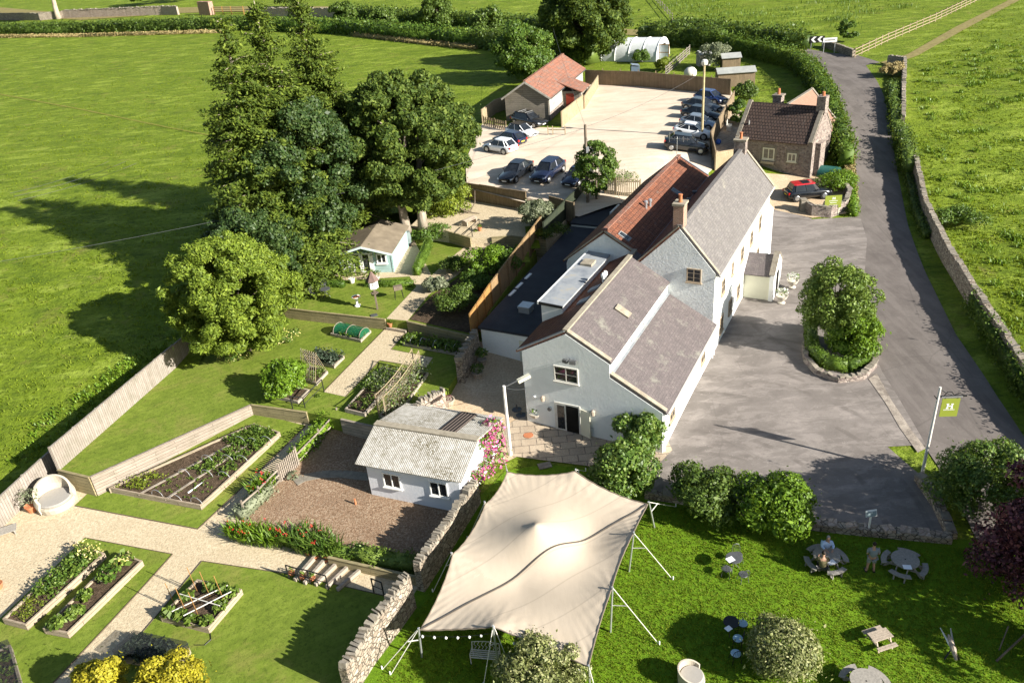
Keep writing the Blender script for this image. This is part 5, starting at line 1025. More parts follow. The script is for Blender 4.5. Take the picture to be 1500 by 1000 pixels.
car2('white hatchback with black roof parked next to the dark estate', (765, 200), (20, 3.6), whitep, 'hatch', g1, roofpaint=blackp)
car2('blue hatchback showing its red tail light between two white cars', (747, 211), (20, 3.6), navy, 'hatch', g1, flip=True)
car2('small white hatchback nearest the big leafy tree', (733, 222), (18, 3), whitep, 'hatch', g1, flip=True)
car2('dark saloon parked nose to the terrace fence', (756, 259), (16, -12.0), blackp, 'saloon', g2, flip=True)
car2('navy estate style car with pale roof rails facing the terrace fence', (803, 259), (16, -12.0), navy, 'suv', g2, flip=True, bars=False)
car2('navy hatchback half hidden by the leafy tree at the fence', (846, 266), (16, -12.0), navy, 'hatch', g2, flip=True)
car2('dark blue car at the far end of the right hand row', (1041, 150), (20, 3), blue, 'hatch', g3)
car2('grey saloon second from the far end of the right hand row', (1028, 162), (20, 3), greyp, 'saloon', g3)
car2('black saloon between the grey saloon and the silver blue car', (1028, 174), (20, 3), blackp, 'saloon', g3)
car2('silver blue hatchback beside the white coupe', (1024, 187), (20, 3), silv, 'coupe', g3)
car2('white coupe with its nose behind the tall lamp pole', (1015, 200), (20, 3), whitep, 'coupe', g3)
car2('black sport utility car nearest the red pub roof', (1004, 220), (20, 2.6), blackp, 'suv', g3)
car2('black hatchback with red roof in front of the stone cottage', (1182, 289), (20, -2.2), blackp, 'mini', None, roofpaint=cp('red car paint', (.42, .015, .02), 0))

# ------------------------------------------------------------------ the stretch tent
def tent():
    zg = -.66; P = {}
    for k, q, b, h in (('A', (743, 691), (735, 741), None), ('B', (843, 690), None, None), ('C', (949, 738), (958, 772), None), ('D', (927, 782), (921, 837), None), ('E', (896, 862), (894, 926), None), ('F', (862, 976), None, None), ('Gp', (723, 918), (731, 981), None), ('H', (615, 922), (618, 962), None), ('I', (663, 812), None, None), ('J', (711, 738), None, None)):
        z = zg + {'A': 2.2, 'B': 2.55, 'C': 2.05, 'D': 2.4, 'E': 2.4, 'F': 2.2, 'Gp': 2.5, 'H': 1.95, 'I': 2.3, 'J': 2.35}[k]; P[k] = at(*q, 0, z)
    t = thing('stretch_tent', 'large beige stretch canvas tent on the pub lawn', 'tent', (0.5, 27.5, zg)); O = np.array([.5, 27.5, zg])
    order = ['A', 'B', 'C', 'D', 'E', 'F', 'Gp', 'H', 'I', 'J']; cen = at(785, 768, 0, 2.5); out = []; K = 24
    for a, b in zip(order, order[1:] + order[:1]):
        p, q = P[a], P[b]; mid = (p + q) / 2; inw = cen - mid; inw[2] = 0; L = np.linalg.norm((q - p)[:2]); inw = inw / np.linalg.norm(inw)
        for i in range(K):
            f = i / K; w = 4 * f * (1 - f); pp = p + (q - p) * f + inw * w * .035 * L; pp[2] -= (w ** .8) * .15 * (1 if L > 2.5 else .5) ; out.append(pp)
    out = np.array(out); N = len(out); M_ = 46; T = np.linspace(0, 1, M_ + 1)[1:] ** 1.0; g = np.zeros((M_, N, 3))
    for i, f in enumerate(T): g[i] = cen + (out - cen) * f
    # the skin: a thin plate through the edge, the centre pole head and the low saddles between
    ctl = [o for o in out[::3]] + [cen] + [cen + np.array([.4 * math.cos(a), .4 * math.sin(a), -.22]) for a in (0, 2.1, 4.2)]
    for k_, f_, z_ in (('Gp', .2, 1.7), ('B', .16, 1.76), ('Gp', .55, 1.45), ('D', .5, 1.5)): q_ = P[k_] + (cen - P[k_]) * f_; q_[2] = zg + z_ + .42; ctl.append(q_)
    ctl = np.array(ctl); n_ = len(ctl); U = lambda r: np.where(r > 1e-9, r ** 2 * np.log(np.maximum(r, 1e-9)), 0)
    Kk = U(np.linalg.norm(ctl[:, None, :2] - ctl[None, :, :2], axis=2)) + np.eye(n_) * .02; Q = np.concatenate([np.ones((n_, 1)), ctl[:, :2]], 1); A_ = np.block([[Kk, Q], [Q.T, np.zeros((3, 3))]]); sol = np.linalg.solve(A_, np.concatenate([ctl[:, 2], np.zeros(3)]))
    xy = g[:, :, :2].reshape(-1, 2); z = (U(np.linalg.norm(xy[:, None] - ctl[None, :, :2], axis=2)) @ sol[:n_] + sol[n_] + xy @ sol[n_ + 1:]).reshape(M_, N)
    for pk in order:
        dx_ = xy - P[pk][:2]; dd_ = np.linalg.norm(dx_, axis=1).reshape(M_, N); an_ = np.arctan2(dx_[:, 1], dx_[:, 0]).reshape(M_, N); z = z + .02 * np.sin(an_ * 15 + len(pk)) * np.exp(-dd_ / .85) * np.clip(dd_ / .35, 0, 1)
    wob = .012 * np.sin(np.arange(N) * 1.7)[None, :] * np.clip((T[:, None] - .55) / .45, 0, 1) ** 2; z = z + wob
    g[:, :, 2] = z; V = np.concatenate([[cen], g.reshape(-1, 3)]) - O; V2 = V.copy(); V2[:, 2] -= .012; F = []
    for j in range(N): F.append((0, 1 + j, 1 + (j + 1) % N))
    for i in range(M_ - 1):
        for j in range(N): a = 1 + i * N + j; b = 1 + i * N + (j + 1) % N; F.append((a, a + N, b + N, b))
    s = MB(); s.add(V, F); s.build('canopy', m['canvas'], t, smooth=True)
    s = MB(); e = [tuple(V[1 + (M_ - 1) * N + j % N]) for j in range(N + 1)]; s.tube(e, .03, 5, False); s.build('edge_rope', plain('taupe webbing', (.16, .13, .10), .9), t)
    # seam and stitched panel lines, lying on the canvas
    from mathutils.bvhtree import BVHTree
    tree_ = BVHTree.FromPolygons([Vector(v) for v in V], F)
    def on(p):
        h = tree_.ray_cast(Vector((p[0], p[1], 9)), Vector((0, 0, -1)))[0]; return h
    a, b = P['H'] - O, P['C'] - O; pts = []
    for i in range(60):
        f = .004 + .992 * i / 59; p = a + (b - a) * f; h = on(p)
        if h is not None: pts.append((h[0], h[1], h[2] + .03))
    s = MB()
    for p, q in zip(pts[:-1], pts[1:]): s.bar(p, q, .07, .03)
    s.build('seam_rope', plain('dark seam webbing', (.10, .085, .07), .9), t)
    # poles and guys
    def pole(top, foot, r=.045): s = MB(); s.tube([np.array(foot) - O - np.array([0, 0, .1]), np.array(top) - O], r, 8); s.build('pole', m['steel'], t)
    def guy(p, q, r=.018): s = MB(); s.tube([np.array(p) - O, np.array(q) - O], r, 5); s.build('guy_strap', m['offwhite'], t)
    up = np.array([0, 0, .14])
    for k, f, gs in (('C', (959, 772), [(990, 742)]), ('D', (921, 837), [(986, 849)]), ('E', (894, 926), [(966, 944)]), ('Gp', (731, 981), [(708, 1005), (757, 1000)]), ('H', (618, 962), [(560, 980), (572, 988)]), ('I', (680, 842), [(634, 867)]), ('J', (722, 770), [(685, 790)]), ('A', (748, 726), [(738, 672)]), ('B', (846, 735), [(858, 690)]), ('F', (864, 1012), [(880, 1040)])):
        foot = at(*f); top = P[k] + up * (1.0 if k not in 'AB' else .8); out_ = (P[k] - cen); out_[2] = 0; out_ /= np.linalg.norm(out_); pole(top + out_ * .05, foot)
        for q in gs:
            e = at(*q); guy(top, e); s = MB(); s.tube([e - O + np.array([0, 0, -.1]), e - O + np.array([0, 0, .22])], .03, 6); s.build('ground_stake', m['white'], t)
        c_ = foot + (top - foot) * .6; guy(c_, top + (at(*gs[0]) - top) * .33, .022)
    f = at(770, 800); pole(cen + np.array([0, 0, -.02]), (cen[0], cen[1], zg))
    fl = thing('festoon_lights', 'string of round white bulbs under the front edge of the tent', 'lights', P['H'] - np.array([0, 0, .3])); O2 = P['H'] - np.array([0, 0, .3])
    line = [P['H'] + (P['Gp'] - P['H']) * f + np.array([0, 0, -.32 - .16 * 4 * f * (1 - f)]) for f in np.linspace(.02, .98, 13)] + [P['Gp'] + (P['F'] - P['Gp']) * f + np.array([0, 0, -.34 - .1 * 4 * f * (1 - f)]) for f in np.linspace(.1, .9, 8)]
    s = MB(); s.tube([p - O2 for p in line], .012, 4); s.build('cable', m['black'], fl)
    for p in line[::2]: s = MB(); s.lathe(p - O2 + np.array([0, 0, -.13]), [(.01, 0), (.05, .03), (.06, .07), (.04, .12), (.02, .14)], 8); s.build('bulb', m['white'], fl)
tent()

# ------------------------------------------------------------------ people
def skin(name, V, E, Rr, mat, par, sub=2):
    me = bpy.data.meshes.new(name); me.from_pydata([tuple(v) for v in V], E, []); o = bpy.data.objects.new(name, me); col.objects.link(o); o.parent = par
    md = o.modifiers.new('Skin', 'SKIN'); md.use_smooth_shade = True
    for i, r in enumerate(Rr): me.skin_vertices[0].data[i].radius = (r, r) if not isinstance(r, tuple) else r
    me.skin_vertices[0].data[0].use_root = True; me.materials.append(mat); sd = o.modifiers.new('Subdivision', 'SUBSURF'); sd.levels = sub; sd.render_levels = sub; return o
skinm = plain('sun tanned skin', (.42, .25, .17), .6, .3, 0, .05)
def person(label, P, rz, top, bottom, hair, pose='stand', sleeves=.5):
    t = thing('person', label, 'person', P, rz); st = pose == 'stand'
    hip = .93 if st else .50; lean = 0 if st else .10
    pel = (0, 0, hip); wst = (lean * .4, 0, hip + .20); ch = (lean * .9, 0, hip + .40); nk = (lean * 1.1, 0, hip + .56); hd0 = (lean * 1.2 + .015, 0, hip + .63); hd1 = (lean * 1.3 + .03, 0, hip + .70); hd2 = (lean * 1.3 + .02, 0, hip + .79)
    V = [pel, wst, ch, nk, hd0, hd1, hd2]; E = [(0, 1), (1, 2), (2, 3), (3, 4), (4, 5), (5, 6)]; Rr = [(.15, .12), (.14, .11), (.165, .115), (.055, .055), (.06, .065), (.085, .078), (.078, .07)]
    hands = []
    for sg in (1, -1):
        i = len(V); hx = .10 * sg
        if st: leg = [(0, hx, hip - .06), (.03, hx * 1.25, .50), (-.02, hx * 1.6, .09), (.13, hx * 1.9, .04)]
        else: leg = [(.06, hx, hip + .0), (.43, hx * 1.3, hip + .02), (.40, hx * 1.3, .10), (.53, hx * 1.4, .05)]
        V += leg; Rr += [.10, .065, .045, .035]; E += [(0, i), (i, i + 1), (i + 1, i + 2), (i + 2, i + 3)]
        j = len(V); sh = (ch[0], .19 * sg, hip + .47)
        arm = [sh, (ch[0] - .03, .26 * sg, hip + .2), (ch[0] + .20, .17 * sg, hip + .12)] if st else [sh, (ch[0] + .10, .27 * sg, hip + .26), (ch[0] + .36, .14 * sg, hip + .28)]
        V += arm; Rr += [.062, .043, .03]; E += [(2, j), (j, j + 1), (j + 1, j + 2)]; k = len(V); w = np.array(arm[2]); d = w - np.array(arm[1]); d /= np.linalg.norm(d)
        V.append(tuple(w + d * .06)); Rr.append((.034, .018)); E.append((j + 2, k)); sid = np.cross(d, [0, 0, 1]); sid /= np.linalg.norm(sid); dn = np.array([0, 0, -1.0])
        for q, ln in ((-.03, .070), (-.01, .080), (.01, .075), (.03, .058)):
            a = len(V); V += [tuple(w + d * .10 + sid * q), tuple(w + d * (.10 + ln * .6) + sid * q * 1.1 + dn * .012), tuple(w + d * (.10 + ln) + sid * q * 1.1 + dn * .035)]; Rr += [.010, .009, .007]; E += [(k, a), (a, a + 1), (a + 1, a + 2)]
        a = len(V); V += [tuple(w + d * .05 - sid * .045 * sg), tuple(w + d * .09 - sid * .06 * sg + dn * .01)]; Rr += [.011, .009]; E += [(k, a), (a, a + 1)]
    b = skin('body', V, E, Rr, skinm, t)
    # clothes follow the body, a little wider
    V2 = [(0, 0, hip + .02), wst, ch, (nk[0], 0, nk[2] - .05)]; R2 = [(.19, .16), (.19, .155), (.205, .15), (.075, .07)]; E2 = [(0, 1), (1, 2), (2, 3)]
    for sg in (1, -1):
        j = len(V2); sh = np.array((ch[0], .19 * sg, hip + .47)); el = np.array((ch[0] - .03, .26 * sg, hip + .2) if st else (ch[0] + .10, .27 * sg, hip + .26)); V2 += [tuple(sh), tuple(sh + (el - sh) * (.8 if sleeves < 1 else 1))]; R2 += [.088, .074]; E2 += [(2, j), (j, j + 1)]
        if sleeves >= 1: V2.append((ch[0] + .18, .21 * sg, hip + .15) if st else (ch[0] + .30, .17 * sg, hip + .28)); R2.append(.045); E2.append((j + 1, j + 2))
    skin('shirt', V2, E2, R2, top, t, 1)
    V3 = [(0, 0, hip + .06)]; R3 = [(.185, .155)]; E3 = []
    for sg in (1, -1):
        j = len(V3); hx = .10 * sg
        V3 += [(0, hx, hip - .06), (.03, hx * 1.22, .53)] if st else [(.06, hx, hip), (.43, hx * 1.3, hip + .02), (.41, hx * 1.3, .2)]; R3 += [.125, .1] if st else [.125, .095, .07]; E3 += [(0, j), (j, j + 1)] + ([] if st else [(j + 1, j + 2)])
    skin('trousers', V3, E3, R3, bottom, t, 1)
    hc = np.array(hd2); s = MB(); bm = bmesh.new(); bmesh.ops.create_icosphere(bm, subdivisions=3, radius=1)
    for v in bm.verts: v.co = Vector((v.co.x * .098 - .012, v.co.y * .088, v.co.z * .10 + .012)) + Vector(hd2) - Vector((0, 0, .025))
    geom = [v for v in bm.verts if v.co.x > hd2[0] + .055 and v.co.z < hd2[2] + .02]; bmesh.ops.delete(bm, geom=geom, context='VERTS'); geom = [v for v in bm.verts if v.co.z < hd2[2] - .09]; bmesh.ops.delete(bm, geom=geom, context='VERTS')
    me = bpy.data.meshes.new('hair'); bm.to_mesh(me); bm.free(); me.materials.append(hair); o = bpy.data.objects.new('hair', me); col.objects.link(o); o.parent = t
    s = MB(); fx = hd1[0] + .078
    for sg in (1, -1): s.box((fx, sg * .032, hd1[2] + .02), (.012, .022, .012))
    s.build('eyes', m['black'], t); s = MB(); s.add([(fx, -.014, hd1[2] - .02), (fx, .014, hd1[2] - .02), (fx + .026, 0, hd1[2] - .018), (fx, 0, hd1[2] + .025)], [(0, 2, 3), (2, 1, 3), (1, 2, 0)]); s.build('nose', skinm, t); s = MB(); s.box((fx - .004, 0, hd1[2] - .05), (.012, .045, .01)); s.build('mouth', plain('lips', (.30, .11, .09)), t)
    for sg in (1, -1): s = MB(); s.lathe((hd1[0], sg * .088, hd1[2] - .02), [(.008, 0), (.018, .02), (.018, .045), (.008, .06)], 6, 1, .5); s.build('ear', skinm, t)
    if st:
        for sg in (1, -1): s = MB(); s.box((.06, sg * .175, -.01), (.27, .10, .09)); s.build('shoe', m['black'], t)
    return t
darkhair = plain('dark hair', (.02, .014, .01), .7)
person('person standing on the lawn in grey t shirt and pale shorts with dark hair', at(1274, 837), R(78), plain('grey cotton', (.20, .23, .25), .9), plain('pale grey shorts', (.27, .28, .27), .9), darkhair)
tb = at(1209, 826)
person('person in pale blue shirt sitting at the far side of the round picnic table', at(1208, 813) + np.array([0, 0, -.02]), R(-95), plain('pale blue shirt', (.42, .55, .78), .9), m['black'], plain('grey hair', (.30, .28, .26), .8), 'sit', 1)
person('person in olive top with dark hair seated with back to the camera', at(1203, 842) + np.array([0, 0, -.02]), R(75), plain('olive jacket', (.14, .12, .06), .9), m['black'], darkhair, 'sit', 1)
# ------------------------------------------------------------------ tables, seats and garden ornaments
def round_picnic(label, P, rz, mat):
    t = thing('round_picnic_table', label, 'picnic table', P, rz, 'round picnic tables with four benches'); s = MB(); n = 8; r = .74
    s.lathe((0, 0, .70), [(r, 0), (r, .05)], 20); o = s.build('table_top', m[mat], t)
    s = MB(); s.tube([(0, 0, .74), (0, 0, .756)], .04, 8); s.build('parasol_hole', m['dark'], o)
    for k in range(4):
        a = k * math.pi / 2; c, s_ = math.cos(a), math.sin(a); s = MB(); V = []
        for i in range(7):
            b = a + (i / 6 - .5) * 1.05
            V += [(.92 * math.cos(b), .92 * math.sin(b), .43), (1.22 * math.cos(b), 1.22 * math.sin(b), .43), (.92 * math.cos(b), .92 * math.sin(b), .475), (1.22 * math.cos(b), 1.22 * math.sin(b), .475)]
        F = []
        for i in range(6): q = 4 * i; F += [(q + 2, q + 3, q + 7, q + 6), (q + 4, q + 5, q + 1, q), (q + 1, q + 5, q + 7, q + 3), (q + 2, q + 6, q + 4, q)]
        F += [(0, 1, 3, 2), (26, 27, 25, 24)]; s.add(V, F); s.build('bench', m[mat], t)
        s = MB()
        for d in (-.28, .28):
            e = np.array([c, s_, 0]); l = np.array([-s_, c, 0]); s.bar(tuple(e * .2 + l * d + [0, 0, .36]), tuple(e * 1.12 + l * d + [0, 0, .36]), .05, .1); s.bar(tuple(e * .42 + l * d + [0, 0, .70]), tuple(e * 1.0 + l * d * 1.0 + [0, 0, 0]), .06, .09)
            s.bar(tuple(e * 1.07 + l * d + [0, 0, .43]), tuple(e * 1.1 + l * d + [0, 0, .0]), .05, .08)
        s.build('leg_frame', m[mat], t)
    return t
rp = round_picnic('round weathered picnic table with two people sitting at it', at(1209, 827), R(12), 'greyteak')
P = at(1323, 833); r2 = dup(rp, P, R(52), scale=.82, label= 'empty round picnic table in the shade with a sheet of paper on it')
P = at(1266, 1012); r3 = dup(rp, P, R(30), 'round picnic table cut off by the bottom edge', scale=.82); rp.scale = (.82,) * 3
def sheet_paper(label, P, w, l, rz): s = MB(); s.box((0, 0, 0), (w, l, .006), 0); o = s.build('paper_menu', m['paper']); o.location = tuple(P); o.rotation_euler = (0, 0, rz); tag(o, label, 'menu')
sheet_paper('white menu lying on the table with people', at(1218, 823, 0, -.70 + .63), .36, .27, .3); sheet_paper('pale menu sheet on the empty round picnic table', at(1329, 830, 0, -.70 + .63), .36, .27, -.2)
P = at(1287, 942); t = thing('picnic_table', 'small rectangular wooden picnic table on the sunny lawn', 'picnic table', P, R(14)); t.scale = (.72,) * 3; s = MB()
for i in range(5): s.box((0, -.28 + i * .14, .70), (1.25, .125, .04))
s.build('table_top', m['teak'], t)
for sg in (1, -1):
    s = MB(); s.box((0, sg * .66 - .07, .42), (1.25, .12, .04)); s.box((0, sg * .66 + .07, .42), (1.25, .12, .04)); s.build('bench', m['teak'], t)
for x in (-.45, .45): s = MB(); s.bar((x, -.25, .70), (x, -.6, 0), .08, .05); s.bar((x, .25, .70), (x, .6, 0), .08, .05); s.bar((x, -.75, .38), (x, .75, .38), .05, .09); s.build('leg_frame', m['teak'], t)
def bistro_chair(label, P, rz, mat, grp, cushion=None, first=[None]):
    t = thing('garden_chair', label, 'chair', P, rz, grp); s = MB(); s.lathe((0, 0, .43), [(.21, 0), (.22, .02), (.2, .035)], 14); o = s.build('seat', m[mat], t)
    for x, y in ((.15, .15), (.15, -.15), (-.15, .15), (-.15, -.15)): s = MB(); s.tube([(x, y, .44), (x * 1.35, y * 1.35, 0)], .014, 5); s.build('leg', m[mat], t)
    s = MB(); s.tube([(-.17, -.19, .44), (-.22, -.2, .7), (-.24, -.14, .86), (-.25, 0, .91), (-.24, .14, .86), (-.22, .2, .7), (-.17, .19, .44)], .014, 5)
    for y in (-.1, -.03, .04, .11): s.tube([(-.19, y, .45), (-.245, y, .88)], .008, 4)
    s.build('backrest', m[mat], t)
    if cushion: s = MB(); s.lathe((0, 0, .468), [(.19, 0), (.215, .02), (.2, .045), (.1, .055)], 14); s.build('seat_pad', m[cushion], t)
    return t
def bistro_table(label, P, r, h, mat, grp=None):
    t = thing('bistro_table', label, 'table', P, 0, grp); s = MB(); s.lathe((0, 0, h), [(r - .02, 0), (r, .01), (r, .03), (r - .02, .035)], 20); s.build('table_top', m[mat], t)
    for k in range(3): a = k * 2.1; s = MB(); s.tube([(.05 * math.cos(a), .05 * math.sin(a), h), (.06 * math.cos(a), .06 * math.sin(a), h * .5), (r * .8 * math.cos(a), r * .8 * math.sin(a), 0)], .016, 5); s.build('leg', m[mat], t)
    return t
bistro_table('round grey metal table holding white papers on the sunny lawn', at(1074, 833), .38, .70, 'iron'); sheet_paper('loose white papers on the grey metal table', at(1070, 819, 0, -.70 + .745), .36, .3, .4)
for l, q, rz in (('grey metal chair behind the metal table', (1080, 822), R(-80)), ('grey metal chair in front of the metal table on the left', (1064, 843), R(60)), ('grey metal chair pulled out nearest the camera from the metal table', (1088, 851), R(100))): bistro_chair(l, at(*q), rz, 'iron', 'grey metal chairs on the lawn')
bistro_table('dark metal table in the shade of the clipped bush', at(1070, 927), .34, .68, 'black'); sheet_paper('pale blue menu on the dark metal table', at(1067, 920, 0, -.7 + .725), .28, .24, .5)
for l, q, rz in (('blue cushioned chair behind the dark table', (1087, 924), R(-110)), ('blue cushioned chair right of the dark table', (1080, 946), R(160)), ('blue cushioned chair farthest from the dark table', (1077, 968), R(95))): bistro_chair(l, at(*q), rz, 'black', 'blue cushioned chairs by the bush', 'bluecush')
def tub(name, label, P, rz, r, h, sh=.4, mat='wicker', canopy=0):
    t = thing(name, label, 'garden seat', P, rz); s = MB(); n = 24; V = []; F = []
    for i in range(n + 1):
        a = R(-235) * i / n + R(117.5) + math.pi; hh = h * (.72 + .28 * math.sin(math.pi * i / n)) * (1 + canopy * math.sin(math.pi * i / n))
        for rr, z in ((r, 0), (r * 1.04, hh * .6), (r * (1.05 - .22 * canopy), hh), (r * (.93 - .22 * canopy), hh), (r * .90, hh * .6), (r * .88, sh * .5)): V.append((rr * math.cos(a), rr * math.sin(a), z))
    for i in range(n):
        for j in range(5): q = 6 * i + j; F.append((q, q + 1, q + 7, q + 6))
    F += [tuple(range(5, -1, -1)), tuple(range(6 * n, 6 * n + 6))]; s.add(V, F); s.build('curved_back', m[mat], t, smooth=False)
    s = MB(); s.lathe((0, 0, 0), [(r * .92, 0), (r * .97, sh * .7), (r * .93, sh)], 24); s.build('base', m[mat], t); s = MB(); s.lathe((0, 0, sh), [(r * .86, .005), (r * .88, .07), (r * .8, .12)], 24); s.build('cushion', m['cushion'], t); return t
tub('wicker_armchair', 'pale round wicker armchair with grey cushion at the bottom edge', at(1013, 1000), R(-20), .55, .85)
tub('wicker_daybed', 'big round pale daybed by the silvered fence', at(85, 738), R(-55), 1.05, .95, .42, 'wicker', .55)
tub('wicker_daybed', 'pale curved daybed on the gravel terrace by the fence', px([(735, 291)], T3)[0], R(-80), 1.15, .95, .4, 'wicker')
s = MB(); s.box((0, 0, 0), (.6, .55, .38), .3); o = s.build('footstool', m['wicker']); o.location = tuple(px([(722, 296)], T3)[0]); tag(o, 'small square wicker footstool in front of the terrace daybed', 'stool')
# tent bench
P = at(712, 968); t = thing('garden_bench', 'white iron bench with scrolled back under the tent', 'bench', P, R(-12)); s = MB()
for i in range(5): s.box((0, -.2 + i * .1, .42), (1.25, .05, .02))
s.build('seat', m['offwhite'], t)
for x in (-.6, .6): s = MB(); s.tube([(x, -.22, 0), (x, -.22, .62), (x, .2, .6), (x, .26, .86), (x, .22, .4), (x, .26, 0)], .02, 5); s.build('arm_frame', m['offwhite'], t)
s = MB(); s.tube([(-.6, .26, .85), (-.3, .26, .9), (0, .26, .93), (.3, .26, .9), (.6, .26, .85)], .018, 5)
for i in range(7): a = -.5 + i * .16; s.tube([(a, .24, .46), (a + .08, .25, .6), (a - .02, .25, .7), (a + .06, .26, .88)], .012, 4)
s.build('backrest', m['offwhite'], t)
# dovecote, bird bath, brazier
P = px([(553, 453)], T2)[0]; t = thing('dovecote', 'white dovecote with brown pointed roof on a tall post', 'dovecote', P); s = MB(); s.box((0, 0, -.3), (.12, .12, 2.1)); s.build('post', m['polewood'], t)
s = MB(); s.lathe((0, 0, 1.78), [(.36, 0), (.36, .6)], 6); h = s.build('bird_house', m['white'], t)
for k in range(6):
    a = k * math.pi / 3 + math.pi / 6; s = MB(); s.tube([(.30 * math.cos(a), .30 * math.sin(a), 2.12), (.325 * math.cos(a), .325 * math.sin(a), 2.12)], .05, 8); s.build('nest_hole', m['dark'], h)
s = MB(); s.lathe((0, 0, 2.38), [(.52, 0), (.03, .72)], 6); s.build('pointed_roof', plain('brown roof boards', (.15, .10, .085), .85), t); s = MB(); s.lathe((0, 0, 1.35), [(.3, 0), (.3, .05)], 6); s.build('feeding_ledge', m['polewood'], t)
P = px([(524, 448)], T2)[0]; t = thing('bird_bath', 'white stone bird bath on the small lawn', 'bird bath', P); s = MB(); s.lathe((0, 0, 0), [(.24, 0), (.24, .08), (.13, .16), (.09, .4), (.13, .6), (.16, .66)], 14); s.build('pedestal', m['white'], t); s = MB(); s.lathe((0, 0, .66), [(.12, 0), (.34, .1), (.34, .14), (.28, .10), (.05, .08)], 16); s.build('basin', m['white'], t); s = MB(); s.lathe((0, 0, .75), [(.27, 0), (.26, .015)], 14); s.build('rusty_water', m['terracotta'], t)
P = px([(585, 437)], T2)[0]; t = thing('garden_sculpture', 'dark log basket on thin legs near the gravel path', 'log basket', P, .3); s = MB(); s.box((0, 0, .75), (.65, .35, .32), 0); s.build('basket', m['polewood'], t)
for x, y in ((.25, .12), (-.25, .12), (.25, -.12), (-.25, -.12)): s = MB(); s.tube([(x, y, .76), (x * 1.3, y * 1.3, 0)], .02, 5); s.build('leg', m['black'], t)
s = MB(); s.box((0, 0, 0), (.5, .4, .05), .3); o = s.build('ground_hatch', m['iron']); o.location = tuple(px([(548, 462)], T2)[0]); tag(o, 'dark square hatch in the lawn below the dovecote', 'hatch')
for l, q, rz in (('green metal chair on the lawn left of its table', (461, 436), R(-30)), ('green metal chair at the back by the box hedge', (475, 424), R(-90))): bistro_chair(l, px([q], T2)[0], rz, 'iron', 'metal chairs by the box hedge')
bistro_table('small green metal table on the lawn by the box hedge', px([(478, 435)], T2)[0], .42, .68, 'iron')
# terrace sculpture, upturned boat like bench
P = px([(690, 312)], T3)[0]; t = thing('garden_sculpture', 'tall curved driftwood sculpture on the gravel terrace', 'sculpture', P); 
for pts, r in (([(-1.0, -.3, 0), (.0, 0, .25), (.45, .2, .9), (.55, .3, 2.0)], .05), ([(-.9, .8, .0), (-.5, .3, .2), (.1, -.2, .1), (.8, -.5, .05)], .05), ([(-1.2, .1, .9), (-.8, 0, .4), (-.1, -.1, .12)], .04)): s = MB(); s.tube(pts, [r, r * 1.1, r, r * .6], 6) if len(pts) == 4 else s.tube(pts, r, 6); s.build('curved_limb', m['polewood'], t)
P = px([(688, 328)], T3)[0]; t = thing('garden_bench', 'pale slatted bench curved like an upturned boat on the terrace', 'bench', P, R(48)); s = MB()
for i in range(6): a = i * .5 - .2; s.box((0, -.32 + i * .12, .42 + .1 * math.sin(i * .6)), (1.5, .1, .04))
s.build('slatted_seat', m['teak'], t)
for x in (-.6, .6): s = MB(); s.box((x, 0, 0), (.08, .6, .42)); s.build('leg', m['teak'], t)
# urns, pots and tubs
def potted(label, P, r, h, pot, leafs, lr, lh, n=90, leaf=.1, flower=None, prof=None, cat='potted plant'):
    t = thing('potted_plant', label, cat, P); s = MB(); s.lathe((0, 0, 0), prof or [(r * .68, 0), (r * .97, h * .85), (r * 1.06, h * .86), (r * 1.06, h), (r * .9, h), (r * .86, h * .9)], 14); s.build('pot', m[pot], t)
    B = [(0, 0, h + lh * .45, lr, lr, lh * .55)]; P_, N_, S_ = blob_leaves(B, n, leaf, -.4, .25, .7); V, F = leaf_geo(P_, N_, S_); mi = None
    mats = [m[leafs]] + ([m[flower]] if flower else [])
    if flower: mi = (rng.random(len(F)) < .55).astype(int)
    mesh_np('flowers' if flower else 'leaves', V, F, mats, mi, t); return t
ur = [(.26, 0), (.28, .06), (.14, .14), (.16, .22), (.34, .4), (.42, .58), (.45, .64), (.40, .64), (.36, .56)]
potted('stone urn of white flowers left of the pub doorway', at(786, 616), .42, .62, 'stonecast', 'lf_mid', .42, .5, 160, .11, 'fl_white', ur)
potted('stone bowl of white flowers right of the pub doorway', at(872, 634), .40, .55, 'stonecast', 'lf_mid', .42, .45, 160, .11, 'fl_white', ur)
potted('terracotta pot of green leaves beside the open pub door', at(858, 632), .26, .42, 'terracotta', 'lf_lime', .34, .75, 160, .13)
potted('brown pot beside the white flower urn', at(776, 612), .22, .3, 'teak', 'lf_mid', .2, .25, 40, .1)
PP = lambda v, u, z: np.array([PB[0] + v * math.cos(PH) + u * math.sin(PH), PB[1] - v * math.sin(PH) + u * math.cos(PH), z])
potted('stone urn of white flowers nearest the camera by the porch', PP(11.3, 20.4, .05), .45, .64, 'stonecast', 'lf_mid', .5, .6, 200, .13, 'fl_white', ur)
potted('stone urn of white flowers on the far side of the porch door', PP(11.6, 23.2, .1), .45, .64, 'stonecast', 'lf_mid', .5, .6, 200, .13, 'fl_white', ur)
potted('big terracotta pot with a grey shrub by the daybed', at(49, 748), .34, .45, 'terracotta', 'lf_silver', .62, 1.1, 260, .11)
potted('half barrel of dark heather against the pink stone wall', at(657, 594), .42, .5, 'teak', 'lf_purple', .35, .25, 90, .1)
potted('low bowl of succulents beside the half barrel', at(648, 602), .32, .2, 'stonecast', 'lf_veg', .3, .2, 70, .1)
